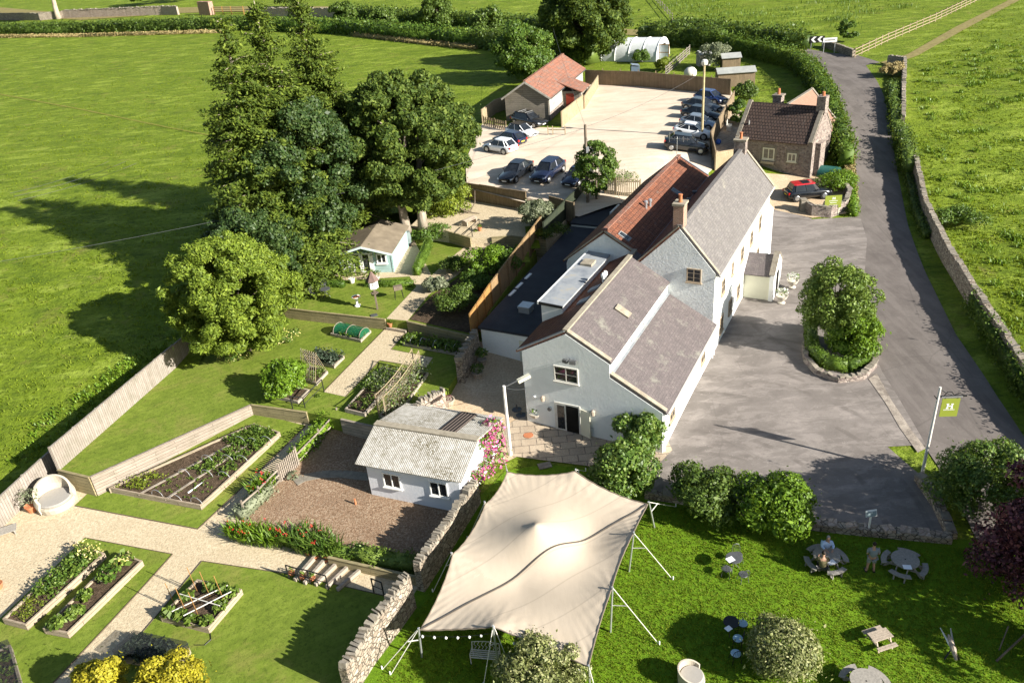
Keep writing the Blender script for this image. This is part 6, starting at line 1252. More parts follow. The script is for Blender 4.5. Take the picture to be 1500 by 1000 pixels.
for i, (q, z, lb) in enumerate((((572, 478), T1 + .25, 'terracotta pot with a small plant on the shaded garden steps'), ((452, 606), .35, 'terracotta pot with spiky plant at the foot of the bark yard steps'), ((464, 612), .3, 'smaller terracotta pot beside the bark yard steps'), ((468, 588), .7, 'terracotta pot on a step of the gravel flight'), ((703, 338), T3, 'terracotta pot on the white side wall of the top steps'), ((697, 345), T2 + .6, 'terracotta pot halfway down the top steps'), ((693, 352), T2 + .3, 'terracotta pot at the bottom of the top steps'))):
    potted(lb, at(*q, 0, z), .2, .3, 'terracotta', 'lf_veg', .2, .3, 60, .12)
for q, lb in (((452, 812), 'terracotta pot below the red flowers by the wide steps'), ((463, 818), 'middle terracotta pot below the red flowers'), ((478, 822), 'terracotta pot nearest the stone wall on the wide steps'), ((428, 842), 'little pot of green leaves by the handrail post'), ((444, 848), 'little terracotta pot under the handrail'), ((458, 850), 'last little terracotta pot under the handrail')): potted(lb, at(*q), .16, .22, 'terracotta', 'lf_veg', .18, .28, 50, .1)
for q, lb in (((536 - 20, 414), 'clipped round shrub in a white pot left of the summer house door'), ((552, 412), 'clipped round shrub in a white pot right of the summer house door')): potted(lb, at(*q, 0, T2 + .03), .26, .4, 'offwhite', 'lf_conifer', .34, .6, 260, .09)
potted('tall dark plant in a pot against the white extension', at(707, 535), .3, .5, 'bedgrey', 'lf_mid', .4, .9, 160, .18); potted('round dark shrub in a pot in the shaded courtyard', at(700, 552), .35, .4, 'bedgrey', 'lf_hedge', .5, .6, 200, .14); potted('terracotta pot at the left edge of the gravel', at(-2, 862), .28, .35, 'terracotta', 'lf_veg', .25, .4, 80, .12)
P = px([(598, 360)], T2)[0]; t = thing('water_butt', 'grey green water butt beside the summer house', 'water butt', P); s = MB(); s.lathe((0, 0, .3), [(.3, 0), (.36, .4), (.36, .6), (.31, 1.0), (.32, 1.03)], 14); s.build('barrel', plain('grey green plastic', (.16, .20, .20), .5), t); s = MB(); s.box((0, 0, 0), (.6, .6, .3)); s.build('stand', m['black'], t)
for q, lb in (((757, 600), 'blue grey parasol base on the courtyard gravel'), ((763, 608), 'black parasol base beside the pub corner')): s = MB(); s.lathe((0, 0, 0), [(.32, 0), (.32, .05), (.06, .1), (.04, .4)], 14); o = s.build('parasol_base', m['iron']); o.location = tuple(at(*q)); tag(o, lb, 'parasol base')
s = MB(); s.lathe((0, 0, 0), [(.3, 0), (.3, .012)], 16); o = s.build('drain_cover', m['terracotta']); o.location = tuple(at(774, 637, .065)); tag(o, 'round rusty drain cover in the paved patio', 'drain cover')
s = MB(); s.box((0, 0, 0), (.75, .5, .05), .2); o = s.build('stone_slab', m['coping']); o.location = tuple(at(798, 682, .04)); tag(o, 'pale stone slab lying in the lawn behind the tent', 'slab')
s = MB(); s.lathe((0, 0, 0), [(.06, 0), (.05, .35), (.06, .36)], 8); o = s.build('marker_post', m['terracotta']); o.location = tuple(at(521, 738, .06)); tag(o, 'short orange post standing in the bark yard', 'post')
P = at(12, 782); t = thing('sun_lounger', 'grey wooden sun lounger end at the left edge', 'lounger', P, R(25)); s = MB()
for i in range(6): s.box((-.4, -.3 + i * .12, .3), (1.8, .1, .03))
s.build('slatted_seat', m['greyteak'], t)
for x, y in ((.4, .25), (.4, -.25)): s = MB(); s.box((x, y, 0), (.07, .07, .3)); s.build('leg', m['greyteak'], t)
s = MB(); s.box((-.75, 0, .33), (.7, .6, .12)); s.build('white_cushion', m['white'], t)
P = at(1392, 960); t = thing('garden_ornament', 'small bird shaped wooden ornament on a stand in the shade', 'ornament', P, R(80)); s = MB(); s.tube([(-.5, 0, .35), (-.1, 0, .5), (.3, 0, .55), (.55, 0, .62)], [.05, .12, .1, .03], 8); s.build('carved_body', m['teak'], t)
for a in (-.2, .2): s = MB(); s.tube([(.1, a * .3, .5), (.9, a, .6)], [.06, .02], 5); s.build('limb', m['steel'], t)
for a in (-.3, .3): s = MB(); s.bar((-.2, a, 0), (0, 0, .5), .05); s.build('leg', m['black'], t)
P = at(1470, 968); t = thing('wooden_prop', 'grey timber prop leaning at the right edge of the lawn', 'prop', P); s = MB(); s.tube([(-.3, 0, .05), (1.6, .9, .8)], .045, 6); s.build('long_pole', m['polewood'], t); s = MB(); s.tube([(.1, .5, 0), (.7, 1.1, .7)], .03, 6); s.build('short_pole', m['polewood'], t)  # poles take the dark pole timber so their colour carries the shade there

# ------------------------------------------------------------------ raised beds and what grows in them
def bed(label, q, z, h, mat='bedwood', th=.09, offs=0.0):
    base = px(q, z) if z is not None else [at(*p, offs) for p in q]; P0 = np.mean(base, 0); t = thing('raised_bed', label, 'raised bed', P0); Q = [p - P0 for p in base]; n = len(Q); c = np.zeros(3)
    area = sum(Q[i][0] * Q[(i + 1) % n][1] - Q[(i + 1) % n][0] * Q[i][1] for i in range(n))
    if area < 0: Q = Q[::-1]
    for i in range(n):
        a, b = Q[i], Q[(i + 1) % n]; d = (b - a) / np.linalg.norm(b - a); nr = np.array([-d[1], d[0], 0]); s = MB(); a2, b2 = a + d * th, b
        s.prism([tuple(a2[:2]), tuple(b2[:2]), tuple((b2 + nr * th)[:2]), tuple((a2 + nr * th)[:2])], [a[2] - .15, b[2] - .15, b[2] - .15, a[2] - .15], [a[2] + h, b[2] + h, b[2] + h, a[2] + h]); s.build('side_board', m[mat], t)
    s = MB(); ins = [p * .96 for p in Q]; s.prism([tuple(p[:2]) for p in ins], [p[2] - .1 for p in ins], [p[2] + h * .72 for p in ins]); s.build('soil', m['soil'], t)
    return [p + P0 + np.array([0, 0, h * .72]) for p in Q], t
def lerp_z(poly, xy):                          # height over a nearly flat polygon
    A = np.array([[p[0], p[1], 1] for p in poly]); z = np.array([p[2] for p in poly]); c = np.linalg.lstsq(A, z, rcond=None)[0]; return xy[:, 0] * c[0] + xy[:, 1] * c[1] + c[2]
def crop(label, poly, n, leaf, mat, h, frac=(0, 1), spike=False, rows=0, name='vegetable_crop', per=9):
    xy = rand_in(poly, n); c = np.mean([p[:2] for p in poly], 0); xy = c + (xy - c) * .92
    xy = np.repeat(xy, per, 0); z = lerp_z(poly, xy); k = len(xy)
    P_ = np.stack([xy[:, 0], xy[:, 1], z], 1) + rng.normal(0, h * .33, (k, 3)) * [1, 1, 0] + np.stack([np.zeros(k), np.zeros(k), rng.uniform(.1, 1, k) * h], 1)
    V, F = scatter(P_, leaf, .7); O = P_[0].copy(); o = mesh_np(name, V - O, F, m[mat] if isinstance(mat, str) else [m[q] for q in mat], None if isinstance(mat, str) else rng.integers(0, len(mat), len(F))); o.location = tuple(O); return tag(o, label, 'vegetables', None, 'stuff')
def veg(label, P, r, h, mat='lf_veg', n=70, leaf=.2, grp=None, flower=None):
    P_, N_, S_ = blob_leaves([(0, 0, h * .5, r, r, h * .55)], int(n * 1.3), leaf, -.3, .22, .8); V, F = leaf_geo(P_, N_, S_, .7); mi = None; mm = [m[mat]]
    if flower: mm.append(m[flower]); mi = (rng.random(len(F)) < .3).astype(int)
    o = mesh_np('vegetable_plant', V, F, mm, mi); o.location = tuple(map(float, P)); return tag(o, label, 'plant', grp)
def hoops(label, pts, r, grp=None, mat='white'):
    for k, (p, rz) in enumerate(pts):
        s = MB(); s.tube([(r * math.cos(a), 0, r * .95 * math.sin(a)) for a in np.linspace(0, math.pi, 11)], .016, 5); o = s.build('netting_hoop', m['steel']); o.location = tuple(p); o.rotation_euler = (0, 0, rz); tag(o, label, 'hoop', grp)
sub = lambda poly, a, b, c, d: [poly[0] + (poly[1] - poly[0]) * u + (poly[3] - poly[0]) * v + (poly[0] - poly[1] + poly[2] - poly[3]) * u * v for u, v in ((a, c), (b, c), (b, d), (a, d))]
q, t = bed('raised bed under the green netting tunnel', [(484.5, 492), (529, 502), (544, 487), (503, 479)], T1, .22, 'bedgrey'); crop('leaves under the green netting', q, 40, .16, 'lf_mid', .3)
cq = sub(q, .06, .94, .1, .9); ax = (cq[1] - cq[0]); L_ = np.linalg.norm(ax); wd = np.linalg.norm(cq[3] - cq[0]) / 2
t = thing('netting_tunnel', 'green netting tunnel over a raised bed', 'netting tunnel', (cq[0] + cq[3]) / 2, math.atan2(ax[1], ax[0])); s = MB(); arch(s, wd, 0, L_, 10); s.build('net_cover', m['gnet'], t)
for x, fl in ((0, 0), (L_, 1)): s = MB(); nn = list(range(11)); s.add([(x, wd * math.cos(math.pi * i / 10), wd * .95 * math.sin(math.pi * i / 10) ** .85) for i in nn], [tuple(nn[::-1] if fl else nn)]); s.build('net_end', m['gnet'], t)
for x in (.03, L_ / 2, L_ - .03): s = MB(); s.tube([(x, (wd + .02) * math.cos(a), (wd + .02) * .95 * math.sin(a) ** .85 if a < 3.14 else 0) for a in np.linspace(0.001, math.pi - .001, 11)], .025, 5); s.build('hoop', m['sleeper_pale'], t)
q, t = bed('raised bed of dark kale next to the gravel path', [(458, 531), (490, 540), (505, 525), (466, 517)], T1, .25, 'bedgrey'); crop('rows of dark kale in the upper bed', q, 70, .2, 'lf_kale', .45)
q, t = bed('raised bed under the bamboo cane frame', [(440, 556), (464, 565), (481, 547), (455, 540)], T1, .22, 'bedgrey'); crop('young bean plants below the canes', q, 34, .15, 'lf_veg', .3)
t = thing('cane_frame', 'tall double row of bamboo canes tied at the top', 'cane frame', np.mean(q, 0)); O = np.mean(q, 0)
for i in range(8):
    for sd in (0, 1): a = q[0] + (q[1] - q[0]) * (i + .5) / 8 if sd == 0 else q[3] + (q[2] - q[3]) * (i + .5) / 8; b = (q[0] + q[3]) / 2 + ((q[1] + q[2]) / 2 - (q[0] + q[3]) / 2) * (i + .5) / 8 + np.array([0, 0, 1.75]); s = MB(); s.tube([a - O, b + (b - a) * .06 - O], .017, 5); s.build('cane', m['fence_tan'] if i % 2 else m['sleeper_pale'], t)
q, t = bed('raised bed filled by the dense green bush', [(387, 580), (437, 592), (454, 574), (404, 565)], T1, .22, 'bedgrey'); bush('artichoke_bush', 'dense fresh green bush growing in a raised bed', np.mean(q, 0), 1.75, 1.45, 'lf_lime', 22, 190, .22)
q, t = bed('raised bed of big leaves under white hoops beside the shaded wall', [(590, 506), (668, 521), (678, 508), (603, 496)], T1, .22, 'bedgrey'); crop('big vegetable leaves under the white hoops', q, 90, .24, ('lf_veg', 'lf_mid'), .45)
hoops('white hoop standing over the leafy bed below the shrub border', [(q[0] + (q[1] - q[0]) * f + (q[3] - q[0]) * .5, R(65)) for f in (.12, .3, .55, .78, .92)], .42, 'white hoops over the leafy bed')
q, t = bed('long raised bed of mixed vegetables in front of the pea nets', [(506, 604), (535, 611), (588, 550), (562, 541)], T1, .28, 'bedgrey'); crop('small salad plants at the near end of the mixed bed', sub(q, .1, .9, .05, .4), 34, .13, 'lf_veg', .18); crop('tall feathery vegetables at the far end of the mixed bed', sub(q, .05, .95, .42, .97), 130, .15, ('lf_mid', 'lf_veg', 'lf_silver'), .5)
q, t = bed('narrow raised bed under the pea net frame', [(556, 612), (578, 619), (628, 549), (608, 543)], T1, .2, 'bedgrey'); crop('climbing pea plants between the nets', q, 150, .15, ('lf_silver', 'lf_veg'), 1.1)
t = thing('pea_net_frame', 'two netted pea frames on tan posts', 'net frame', q[0]); O = q[0]
for e0, e1 in ((q[0], q[3]), ((q[0] + q[1]) / 2, (q[3] + q[2]) / 2)):
    for f in (0, 1): p = e0 + (e1 - e0) * f - O; s = MB(); s.box(p + np.array([0, 0, -.2]), (.07, .07, 1.75), 0); s.build('post', m['fence_tan'], t)
    a, b = e0 - O, e1 - O; top = [a + (b - a) * f + np.array([0, 0, 1.5 - .25 * math.sin(math.pi * f)]) for f in np.linspace(0, 1, 9)]; s = MB(); s.tube(top, .03, 5); s.build('top_cord', m['fence_tan'], t)
    s = MB()
    for j in range(1, 6): s.tube([p * 1 + np.array([0, 0, -(1.5) * j / 6.5]) for p in top], .008, 3)
    for j in range(28): f = j / 27; p = a + (b - a) * f; s.tube([p + np.array([0, 0, .1]), p + np.array([0, 0, 1.5 - .25 * math.sin(math.pi * f)])], .007, 3)
    s.build('net_mesh', m['fence_tan'], t)
# the lower garden
q, t = bed('big wedge shaped vegetable bed with white hoops below the long timber wall', [(162, 722), (296, 748), (412, 640), (374, 627)], None, .4, 'bedwood')
crop('feathery lime green carrots at the left end of the wedge bed', sub(q, .02, .3, .03, .25), 60, .12, 'lf_bright', .35); crop('leafy vegetables at the far end of the wedge bed', sub(q, .1, .98, .72, .98), 170, .17, ('lf_veg', 'lf_mid'), .35); crop('rows of young greens along the middle of the wedge bed', sub(q, .35, .95, .35, .72), 110, .15, ('lf_veg', 'lf_mid'), .22); crop('sparse seedlings in the near half of the wedge bed', sub(q, .3, .95, .05, .4), 60, .1, 'lf_veg', .12)
hp = [q[0] + (q[1] - q[0]) * u + ((q[3] - q[0]) * (1 - u) + (q[2] - q[1]) * u) * v for u, v in ((.5, .03), (.72, .02), (.93, .03), (.42, .3), (.68, .34), (.9, .36), (.4, .5), (.66, .55), (.88, .58), (.4, .78), (.68, .8), (.9, .86))]
hoops('white hoop standing in the wedge shaped bed', [(p, R(-25)) for p in hp], .42, 'white hoops in the wedge shaped bed')
s = MB()
for u in (.33, .62): s.bar(q[0] + (q[1] - q[0]) * u - q[0] + np.array([0, 0, .02]), q[3] + (q[2] - q[3]) * u - q[0] + np.array([0, 0, .02]), .14, .04)
o = s.build('plank_walk', m['bedgrey']); o.location = tuple(q[0]); tag(o, 'narrow planks laid between the rows of the wedge bed', 'planks')
s = MB(); s.tube([hp[1] - hp[1] + np.array([.5, .5, .05]), np.array([2.3, 2.9, .12])], .05, 6); o = s.build('rolled_netting', m['white']); o.location = tuple(hp[1]); tag(o, 'white tube lying across the wedge bed', 'tube')
q, t = bed('long pale raised bed nearest the left gravel edge', [(8, 915), (42, 924), (157, 818), (122, 806)], None, .42, 'bedwood'); crop('tall mixed vegetables in the long left bed', sub(q, .05, .95, .3, .98), 170, .16, ('lf_veg', 'lf_mid'), .45); crop('fine feathery leaves at the near end of the long left bed', sub(q, .1, .9, .05, .3), 50, .09, 'lf_bright', .25); crop('yellow flowering heads at the far end of the long left bed', sub(q, .1, .9, .88, .99), 40, .13, ('fl_yellow', 'lf_veg'), .6)
q, t = bed('long pale raised bed of separate leafy plants', [(67, 929), (103, 936), (212, 829), (178, 818)], None, .42, 'bedwood')
gp = lambda u, v: q[0] + (q[1] - q[0]) * u + ((q[3] - q[0]) * (1 - u) + (q[2] - q[1]) * u) * v
for (u, v), r, h, lb in (((.35, .07), .42, .45, 'leafy plant nearest the camera in the second long bed'), ((.62, .22), .45, .5, 'second leafy plant in the second long bed'), ((.35, .43), .40, .42, 'bright leafy plant in the middle of the second long bed'), ((.55, .70), .6, .75, 'tall dark leafy plant in the second long bed'), ((.5, .9), .6, .65, 'yellow flowering plant at the far end of the second long bed')): veg(lb, gp(u, v), r, h, 'lf_mid' if v == .70 else 'lf_veg', 110, .2, 'plants in the second long bed', 'fl_yellow' if v > .8 else None)
q, t = bed('square raised bed with bamboo canes on the lawn', [(237, 911), (308, 929), (357, 871), (292, 856)], None, .4, 'bedwood')
for i, (u, v) in enumerate(((.12, .12), (.35, .12), (.62, .08), (.88, .12), (.9, .5), (.9, .85), (.65, .9), (.4, .85), (.15, .55))): veg(('courgette plant at the front left corner of the cane bed', 'courgette plant second along the front of the cane bed', 'courgette plant third along the front of the cane bed', 'courgette plant at the front right corner of the cane bed', 'courgette plant halfway along the right side of the cane bed', 'courgette plant at the back right corner of the cane bed', 'courgette plant in the middle of the back of the cane bed', 'courgette plant towards the back left of the cane bed', 'courgette plant halfway along the left side of the cane bed')[i], gp(u, v), .36, .38, 'lf_veg', 70, .2, 'courgette plants in the cane bed')
for i, (u, v) in enumerate(((.1, .3), (.36, .25), (.65, .22), (.2, .75), (.5, .72), (.82, .7))):
    p = gp(u, v); s = MB(); s.tube([(0, 0, -.1), (-.12, .06, 1.55)], .02, 5); o = s.build('bamboo_cane', m['fence_new']); o.location = tuple(p); tag(o, ('bamboo cane at the front left of the square bed', 'bamboo cane at the front middle of the square bed', 'bamboo cane at the front right of the square bed', 'bamboo cane at the back left of the square bed', 'bamboo cane at the back middle of the square bed', 'bamboo cane at the back right of the square bed')[i], 'cane', 'bamboo canes in the square bed')
for i, (a, b) in enumerate((((.2, .1), (.75, .95)), ((.05, .5), (.95, .45)), ((.5, .05), (.95, .8)))): a, b = gp(*a), gp(*b); s = MB(); s.bar(np.array([0, 0, .32 + .05 * i]), b - a + np.array([0, 0, .32 + .05 * i]), .035); o = s.build('support_lath', m['offwhite']); o.location = tuple(a); tag(o, ('white lath running front to back over the square bed', 'white lath running left to right over the square bed', 'white lath slanting across the right of the square bed')[i], 'lath')
q, t = bed('netted raised bed of dark brassicas behind the golden conifer', [(172, 970), (262, 985), (281, 957), (203, 940)], None, .42, 'bedwood'); crop('blue green brassica leaves under black net', q, 150, .24, 'lf_kale', .3)
s = MB(); Z = np.array([0, 0, .5]); s.add([p - q[0] + Z for p in q] + [p - q[0] for p in q], [(0, 1, 2, 3)] + [(i, 4 + i, 4 + (i + 1) % 4, (i + 1) % 4) for i in range(4)]); o = s.build('crop_net', m['net']); o.location = tuple(q[0]); tag(o, 'black crop net stretched over the brassica bed', 'net')
q, t = bed('raised bed with dark net cut by the left edge of the picture', [(-40, 975), (-40, 1040), (38, 1015), (20, 952)], None, .42, 'bedgrey'); crop('sparse leaves in the bed at the left edge', q, 30, .18, 'lf_veg', .3)
s = MB(); s.add([p - q[0] + np.array([0, 0, .45]) for p in q] + [p - q[0] for p in q], [(0, 1, 2, 3)] + [(i, 4 + i, 4 + (i + 1) % 4, (i + 1) % 4) for i in range(4)]); o = s.build('crop_net', m['net']); o.location = tuple(q[0]); tag(o, 'black crop net over the bed at the left edge', 'net')
def pts_tube(name, label, cat, pts, r, mat, n=5): P0 = np.array(pts[0], float); s = MB(); s.tube([np.array(p) - P0 for p in pts], r, n); o = s.build(name, m[mat]); o.location = tuple(P0); return tag(o, label, cat)
pts_tube('garden_hose', 'dark hose curving over the lawn by the square bed', 'hose', [at(x, y, .08) for x, y in ((308, 926), (309, 936), (300, 944), (285, 944))], .02, 'black')
pts_tube('garden_hose', 'thin dark hose on the gravel path of the upper garden', 'hose', [at(x, y, 0, T1 + .05) for x, y in ((590, 496), (580, 492), (576, 498), (583, 505))], .02, 'black')
# ------------------------------------------------------------------ trees, shrubs, hedges
def size(q_base, q_top, wpx, z=None, off=0.0):
    P = at(*q_base, off, z); return P, hz(P, q_top), wpx / ppm(P + np.array([0, 0, 2])) / 2
P, h, r = size((412, 400), (402, 14), 150); conifer('conifer_tree', 'tall thin topped conifer on the left of the group', P, 19.5, 5.4, 'lf_conifer', 'tall conifers', bare=.28, nb=10)
P = at(455, 385); conifer('conifer_tree', 'tallest middle conifer with bare pale leader', P, 20.2, 5.6, 'lf_conifer', 'tall conifers', bare=.25, nb=10)
P = at(500, 330); conifer('conifer_tree', 'rear conifer of the group, its tip showing at the right', P, 19.6, 4.6, 'lf_conifer', 'tall conifers', bare=.28, nb=10)
P, h, r = size((627, 336), (600, 105), 215); tree('broadleaf_tree', 'big spreading sycamore with dense dark crown beside the summer house', P + np.array([-1.2, .8, 0]), 13.4, 6.7, 'lf_broad', 330, 170, .42, .12, 'round', 'paletrunk', .36, stems=2, br=.125)
P = at(474, 384); tree('broadleaf_tree', 'dark blue green tree in front of the conifers', P, 14.0, 4.6, 'lf_blue', 150, 260, .38, .06, 'round', 'trunk', .25, br=.22)
P = at(395, 430); tree('broadleaf_tree', 'dark bluish tree behind the round yellow green conifer', P, 8.0, 4.2, 'lf_blue', 80, 230, .36, .04, 'round', 'trunk', .22, br=.2)
P = at(440, 388); bush('evergreen_bush', 'yellow green conifer bush left of the summer house', P, 3.8, 1.9, 'lf_cedar', 30, 200, .24)
P, h, r = size((350, 520), (360, 346), 195); tree('conifer_tree', 'broad rounded yellow green conifer at the corner of the lawn', P + np.array([.4, .8, 0]), 8.8, 4.7, 'lf_cedar', 260, 190, .34, .0, 'round', 'trunk', .25, br=.15, low=-.4, asp=.42)
for q, lb, rr in (((347, 524), 'mound of cream yellow flowers at the left foot of the round conifer', 1.0), ((418, 505), 'mound of cream yellow flowers at the right foot of the round conifer', .9)): bush('flowering_bush', lb, at(*q, 0, T1), 1.0, rr, 'lf_mid', 10, 170, .13, mats=['lf_mid', 'fl_yellow'])
P = at(655, 326); bush('evergreen_bush', 'bright lime laurel bush right of the sycamore trunks', px([(655, 322)], T2)[0], 3.4, 2.3, 'lf_bright', 24, 200, .26)
bush('evergreen_bush', 'low dark shrubs under the sycamore beside the water butt', px([(630, 352)], T2)[0], .9, 1.9, 'lf_mid', 12, 170, .2, 1.0)
P, h, r = size((770, 118), (770, 47), 68); tree('broadleaf_tree', 'round dark tree standing behind the timber barn', P, 7.6, 4.0, 'lf_mid', 50, 230, .5, .06, 'round', 'trunk', br=.33)
P, h, r = size((885, 92), (890, -5), 125); tree('broadleaf_tree', 'large dark tree beside the polytunnel', P + np.array([-2.5, 1, 0]), 13, 7.0, 'lf_broad', 120, 220, .7, .03, 'round', 'trunk', br=.22)
P = at(874, 292); tree('broadleaf_tree', 'young leafy tree growing beside the utility pole', P, 5.4, 1.9, 'lf_mid', 44, 120, .28, .08, 'round', 'trunk', .1, br=.3)
P = at(1219, 515); tree('broadleaf_tree', 'loose leafy tree in the walled forecourt planter', P + np.array([.1, .6, 0]), 6.0, 2.4, 'lf_hedgel', 120, 105, .24, .2, 'round', 'trunk', .13, br=.24)
pl = [at(x, y) for x, y in ((1178, 508), (1180, 530), (1196, 548), (1228, 560), (1262, 556), (1280, 538), (1284, 512), (1272, 470), (1240, 440), (1200, 450))]
stone_wall('planter_wall', 'low stone wall curving around the forecourt planter', pl[:8], .42, .34, 'stone', 'coping', capsize=.24, upright=False, cat='planter')
c_ = np.mean(pl, 0); bush('ivy_bush', 'bright leafy shrub filling the forecourt planter', c_ + np.array([.1, -.9, -.1]), 3.1, 1.7, 'lf_lime', 34, 300, .22, 1.75)
hedge('low_hedge', 'dark clipped hedge around the left of the planter', [at(1186, 480), at(1188, 520), at(1206, 538), at(1240, 544), at(1268, 532)], .8, .95, 'lf_box', 130, .12, None, .12)
bush('bay_bush', 'upper glossy rounded bush at the corner of the pub', at(940, 668), 2.7, 1.35, 'lf_bay', 26, 240, .24, smooth=False)
bush('bay_bush', 'lower glossy rounded bush at the patio edge by the tent', at(913, 718), 2.6, 1.6, 'lf_bay', 30, 250, .23)
bush('wisteria_bush', 'dark drooping mop headed shrub on the forecourt edge', at(1036, 752), 2.2, 1.75, 'lf_hedge', 24, 260, .22)
bush('wisteria_bush', 'bright green mop headed shrub on the forecourt edge', at(1130, 772), 2.6, 1.75, 'lf_lime', 26, 280, .22)
bush('roadside_shrub', 'huge rounded roadside shrub beside the sign post', at(1440, 760) + np.array([.3, .6, 0]), 3.6, 2.5, 'lf_bay', 40, 330, .19, 2.3, br=.36)
bush('copper_bush', 'purple leaved bush at the right edge of the picnic lawn', at(1500, 856), 3.8, 2.2, 'lf_purple', 34, 220, .2)
tree('copper_tree', 'taller purple tree beyond the right edge of the lawn', at(1580, 866), 7.8, 3.5, 'lf_purple', 50, 240, .3, .12, br=.3)
bush('evergreen_bush', 'dark green bush beyond the lower right corner of the lawn', at(1600, 985), 3.2, 2.0, 'lf_mid', 20, 200, .24)
bush('round_bush', 'clipped round bush with pale flecked leaves on the lawn', at(1145, 978), 2.1, 1.5, 'lf_var', 30, 330, .14, smooth=True)
bush('variegated_shrub', 'upright grey green variegated shrub in front of the tent', at(797, 1018), 2.7, 1.6, 'lf_var', 44, 230, .17, br=.36)
P = at(190, 1060); bush('golden_conifer', 'left golden yellow conifer at the bottom edge', at(165, 1038), 2.3, 1.3, 'lf_gold', 26, 330, .17, br=.36, group='golden conifers'); bush('golden_conifer', 'right golden yellow conifer at the bottom edge', at(258, 1052), 2.5, 1.75, 'lf_gold', 30, 330, .17, br=.34, group='golden conifers')
for q, hh, rr, mt, lb in (((672, 452), 1.5, 1.6, 'lf_hedge', 'rounded leafy shrub in the border by the new fence'), ((715, 405), 2.3, 1.6, 'lf_lime', 'tall bright shrub in the middle of the upper border'), ((742, 400), 1.8, 1.4, 'lf_mid', 'dark shrub against the board fence below the terrace'), ((668, 398), 1.1, 1.1, 'lf_hedge', 'low dark shrub beside the upper gravel path'), ((700, 420), 1.2, 1.4, 'lf_mid', 'sprawling dark green shrub below the bright tall one'), ((640, 425), .8, .9, 'lf_silver', 'pale low shrub at the corner of the upper border')): bush('border_shrub', lb, px([q], T2)[0], hh, rr, mt, 16, 150, .19)
bush('grey_shrub', 'rounded silver grey shrub on the gravel terrace', px([(785, 333)], T3)[0], 2.3, 1.35, 'lf_silver', 22, 190, .2); bush('border_shrub', 'small dark shrubs at the foot of the grey terrace shrub', px([(808, 348)], T3)[0], .8, 1.3, 'lf_broad', 10, 140, .16, .8)
bush('willow_shrub', 'silvery willow in the garden behind the long shed', at(1045, 102), 3.4, 1.9, 'lf_silver', 22, 150, .28); bush('border_shrub', 'reddish green shrub beside the cottage yard fence', at(1090, 152), 2.4, 1.7, 'lf_hedge', 16, 160, .26); bush('border_shrub', 'bright green shrub at the corner of the cottage', at(1080, 182), 2.6, 1.1, 'lf_mid', 14, 170, .24); bush('border_shrub', 'yellow green shrub near the polytunnel door', at(970, 104), 1.6, 1.3, 'lf_bright', 12, 130, .26); bush('border_shrub', 'green shrub beside the polytunnel', at(940, 92), 1.6, 1.3, 'lf_mid', 12, 130, .26)
bush('roadside_shrub', 'leafy shrub beside the green store and cottage', at(1225, 278), 1.3, 2.2, 'lf_lime', 16, 190, .2, 1.2); bush('tuft_bush', 'small shrubby growth in front of the car park gate', at(905, 272), .9, 1.8, 'lf_mid', 10, 90, .16, .7)
bush('field_shrub', 'dark low bramble patch in the right hand field', at(1402, 330), .9, 2.0, 'lf_mid', 12, 200, .22, 1.6); bush('field_shrub', 'dark thistle clump at the far end of the meadow', at(1242, 62), 3.2, 1.3, 'lf_mid', 10, 120, .4)
# box edging by the summer house
hg = 'clipped box hedges by the summer house'
hedge('box_hedge', 'clipped low box hedge left of the summer house path', px([(463, 418), (505, 420)], T2), .55, .55, 'lf_box', 190, .09, hg, .05); hedge('box_hedge', 'short box hedge running back from the left corner', px([(464, 414), (479, 394)], T2), .5, .55, 'lf_box', 190, .09, hg, .05); hedge('box_hedge', 'clipped low box hedge behind the dovecote', px([(537, 419), (606, 419)], T2), .5, .55, 'lf_box', 190, .09, hg, .05); hedge('box_hedge', 'taller clipped hedge to the right of the summer house', px([(611, 404), (629, 362)], T2), .6, .9, 'lf_box', 170, .1, hg, .05)
# hedges of the fields and the road
fh = 'field hedges along the lane'
hedge('field_hedge', 'long clipped hedge across the top left of the meadow', [at(-60, 52), at(120, 50), at(300, 44), at(365, 43)], 3.2, 2.6, 'lf_hedge', 16, .5, fh, .5); hedge('field_hedge', 'field hedge behind the tall conifers', [at(365, 43), at(500, 48), at(640, 62), at(700, 68)], 3.2, 2.4, 'lf_mid', 16, .5, fh, .7)
hedge('field_hedge', 'dark overgrown hedge behind the timber barn', [at(700, 68), at(760, 76), at(830, 88), at(870, 94)], 3.5, 2.8, 'lf_hedge', 16, .5, fh, .8); hedge('field_hedge', 'far hedge beyond the lane at the top of the picture', [at(500, 24), at(640, 34), at(760, 42), at(840, 48)], 3.0, 2.2, 'lf_hedge', 12, .55, fh, .7)
hedge('field_hedge', 'hedge behind the polytunnel', [at(940, 62), at(1000, 66), at(1060, 70)], 3.0, 3.0, 'lf_hedge', 18, .45, fh, .7); hedge('field_hedge', 'dark hedge on the far side of the road bend', [at(985, 46), at(1060, 54), at(1110, 62), at(1185, 72)], 2.8, 2.2, 'lf_hedge', 18, .45, fh, .7)
hedge('road_hedge', 'tall clipped hedge curving along the road past the cottage', [at(1052, 72), at(1110, 86), at(1160, 98), at(1188, 120), at(1206, 150), at(1219, 185), at(1231, 225), at(1238, 250)], 1.7, 2.4, 'lf_ivy', 36, .3, None, .8)
hedge('road_verge', 'straggly yellowing verge beside the road and cottage', [at(1240, 205), at(1243, 250), at(1247, 300)], .9, .6, 'lf_dry', 60, .25, None, .3); hedge('road_verge', 'leafy verge in front of the curved car wall', [at(1244, 262), at(1250, 318)], .8, .8, 'lf_lime', 70, .2, None, .3)
rv = 'overgrown verge plants along the road wall'
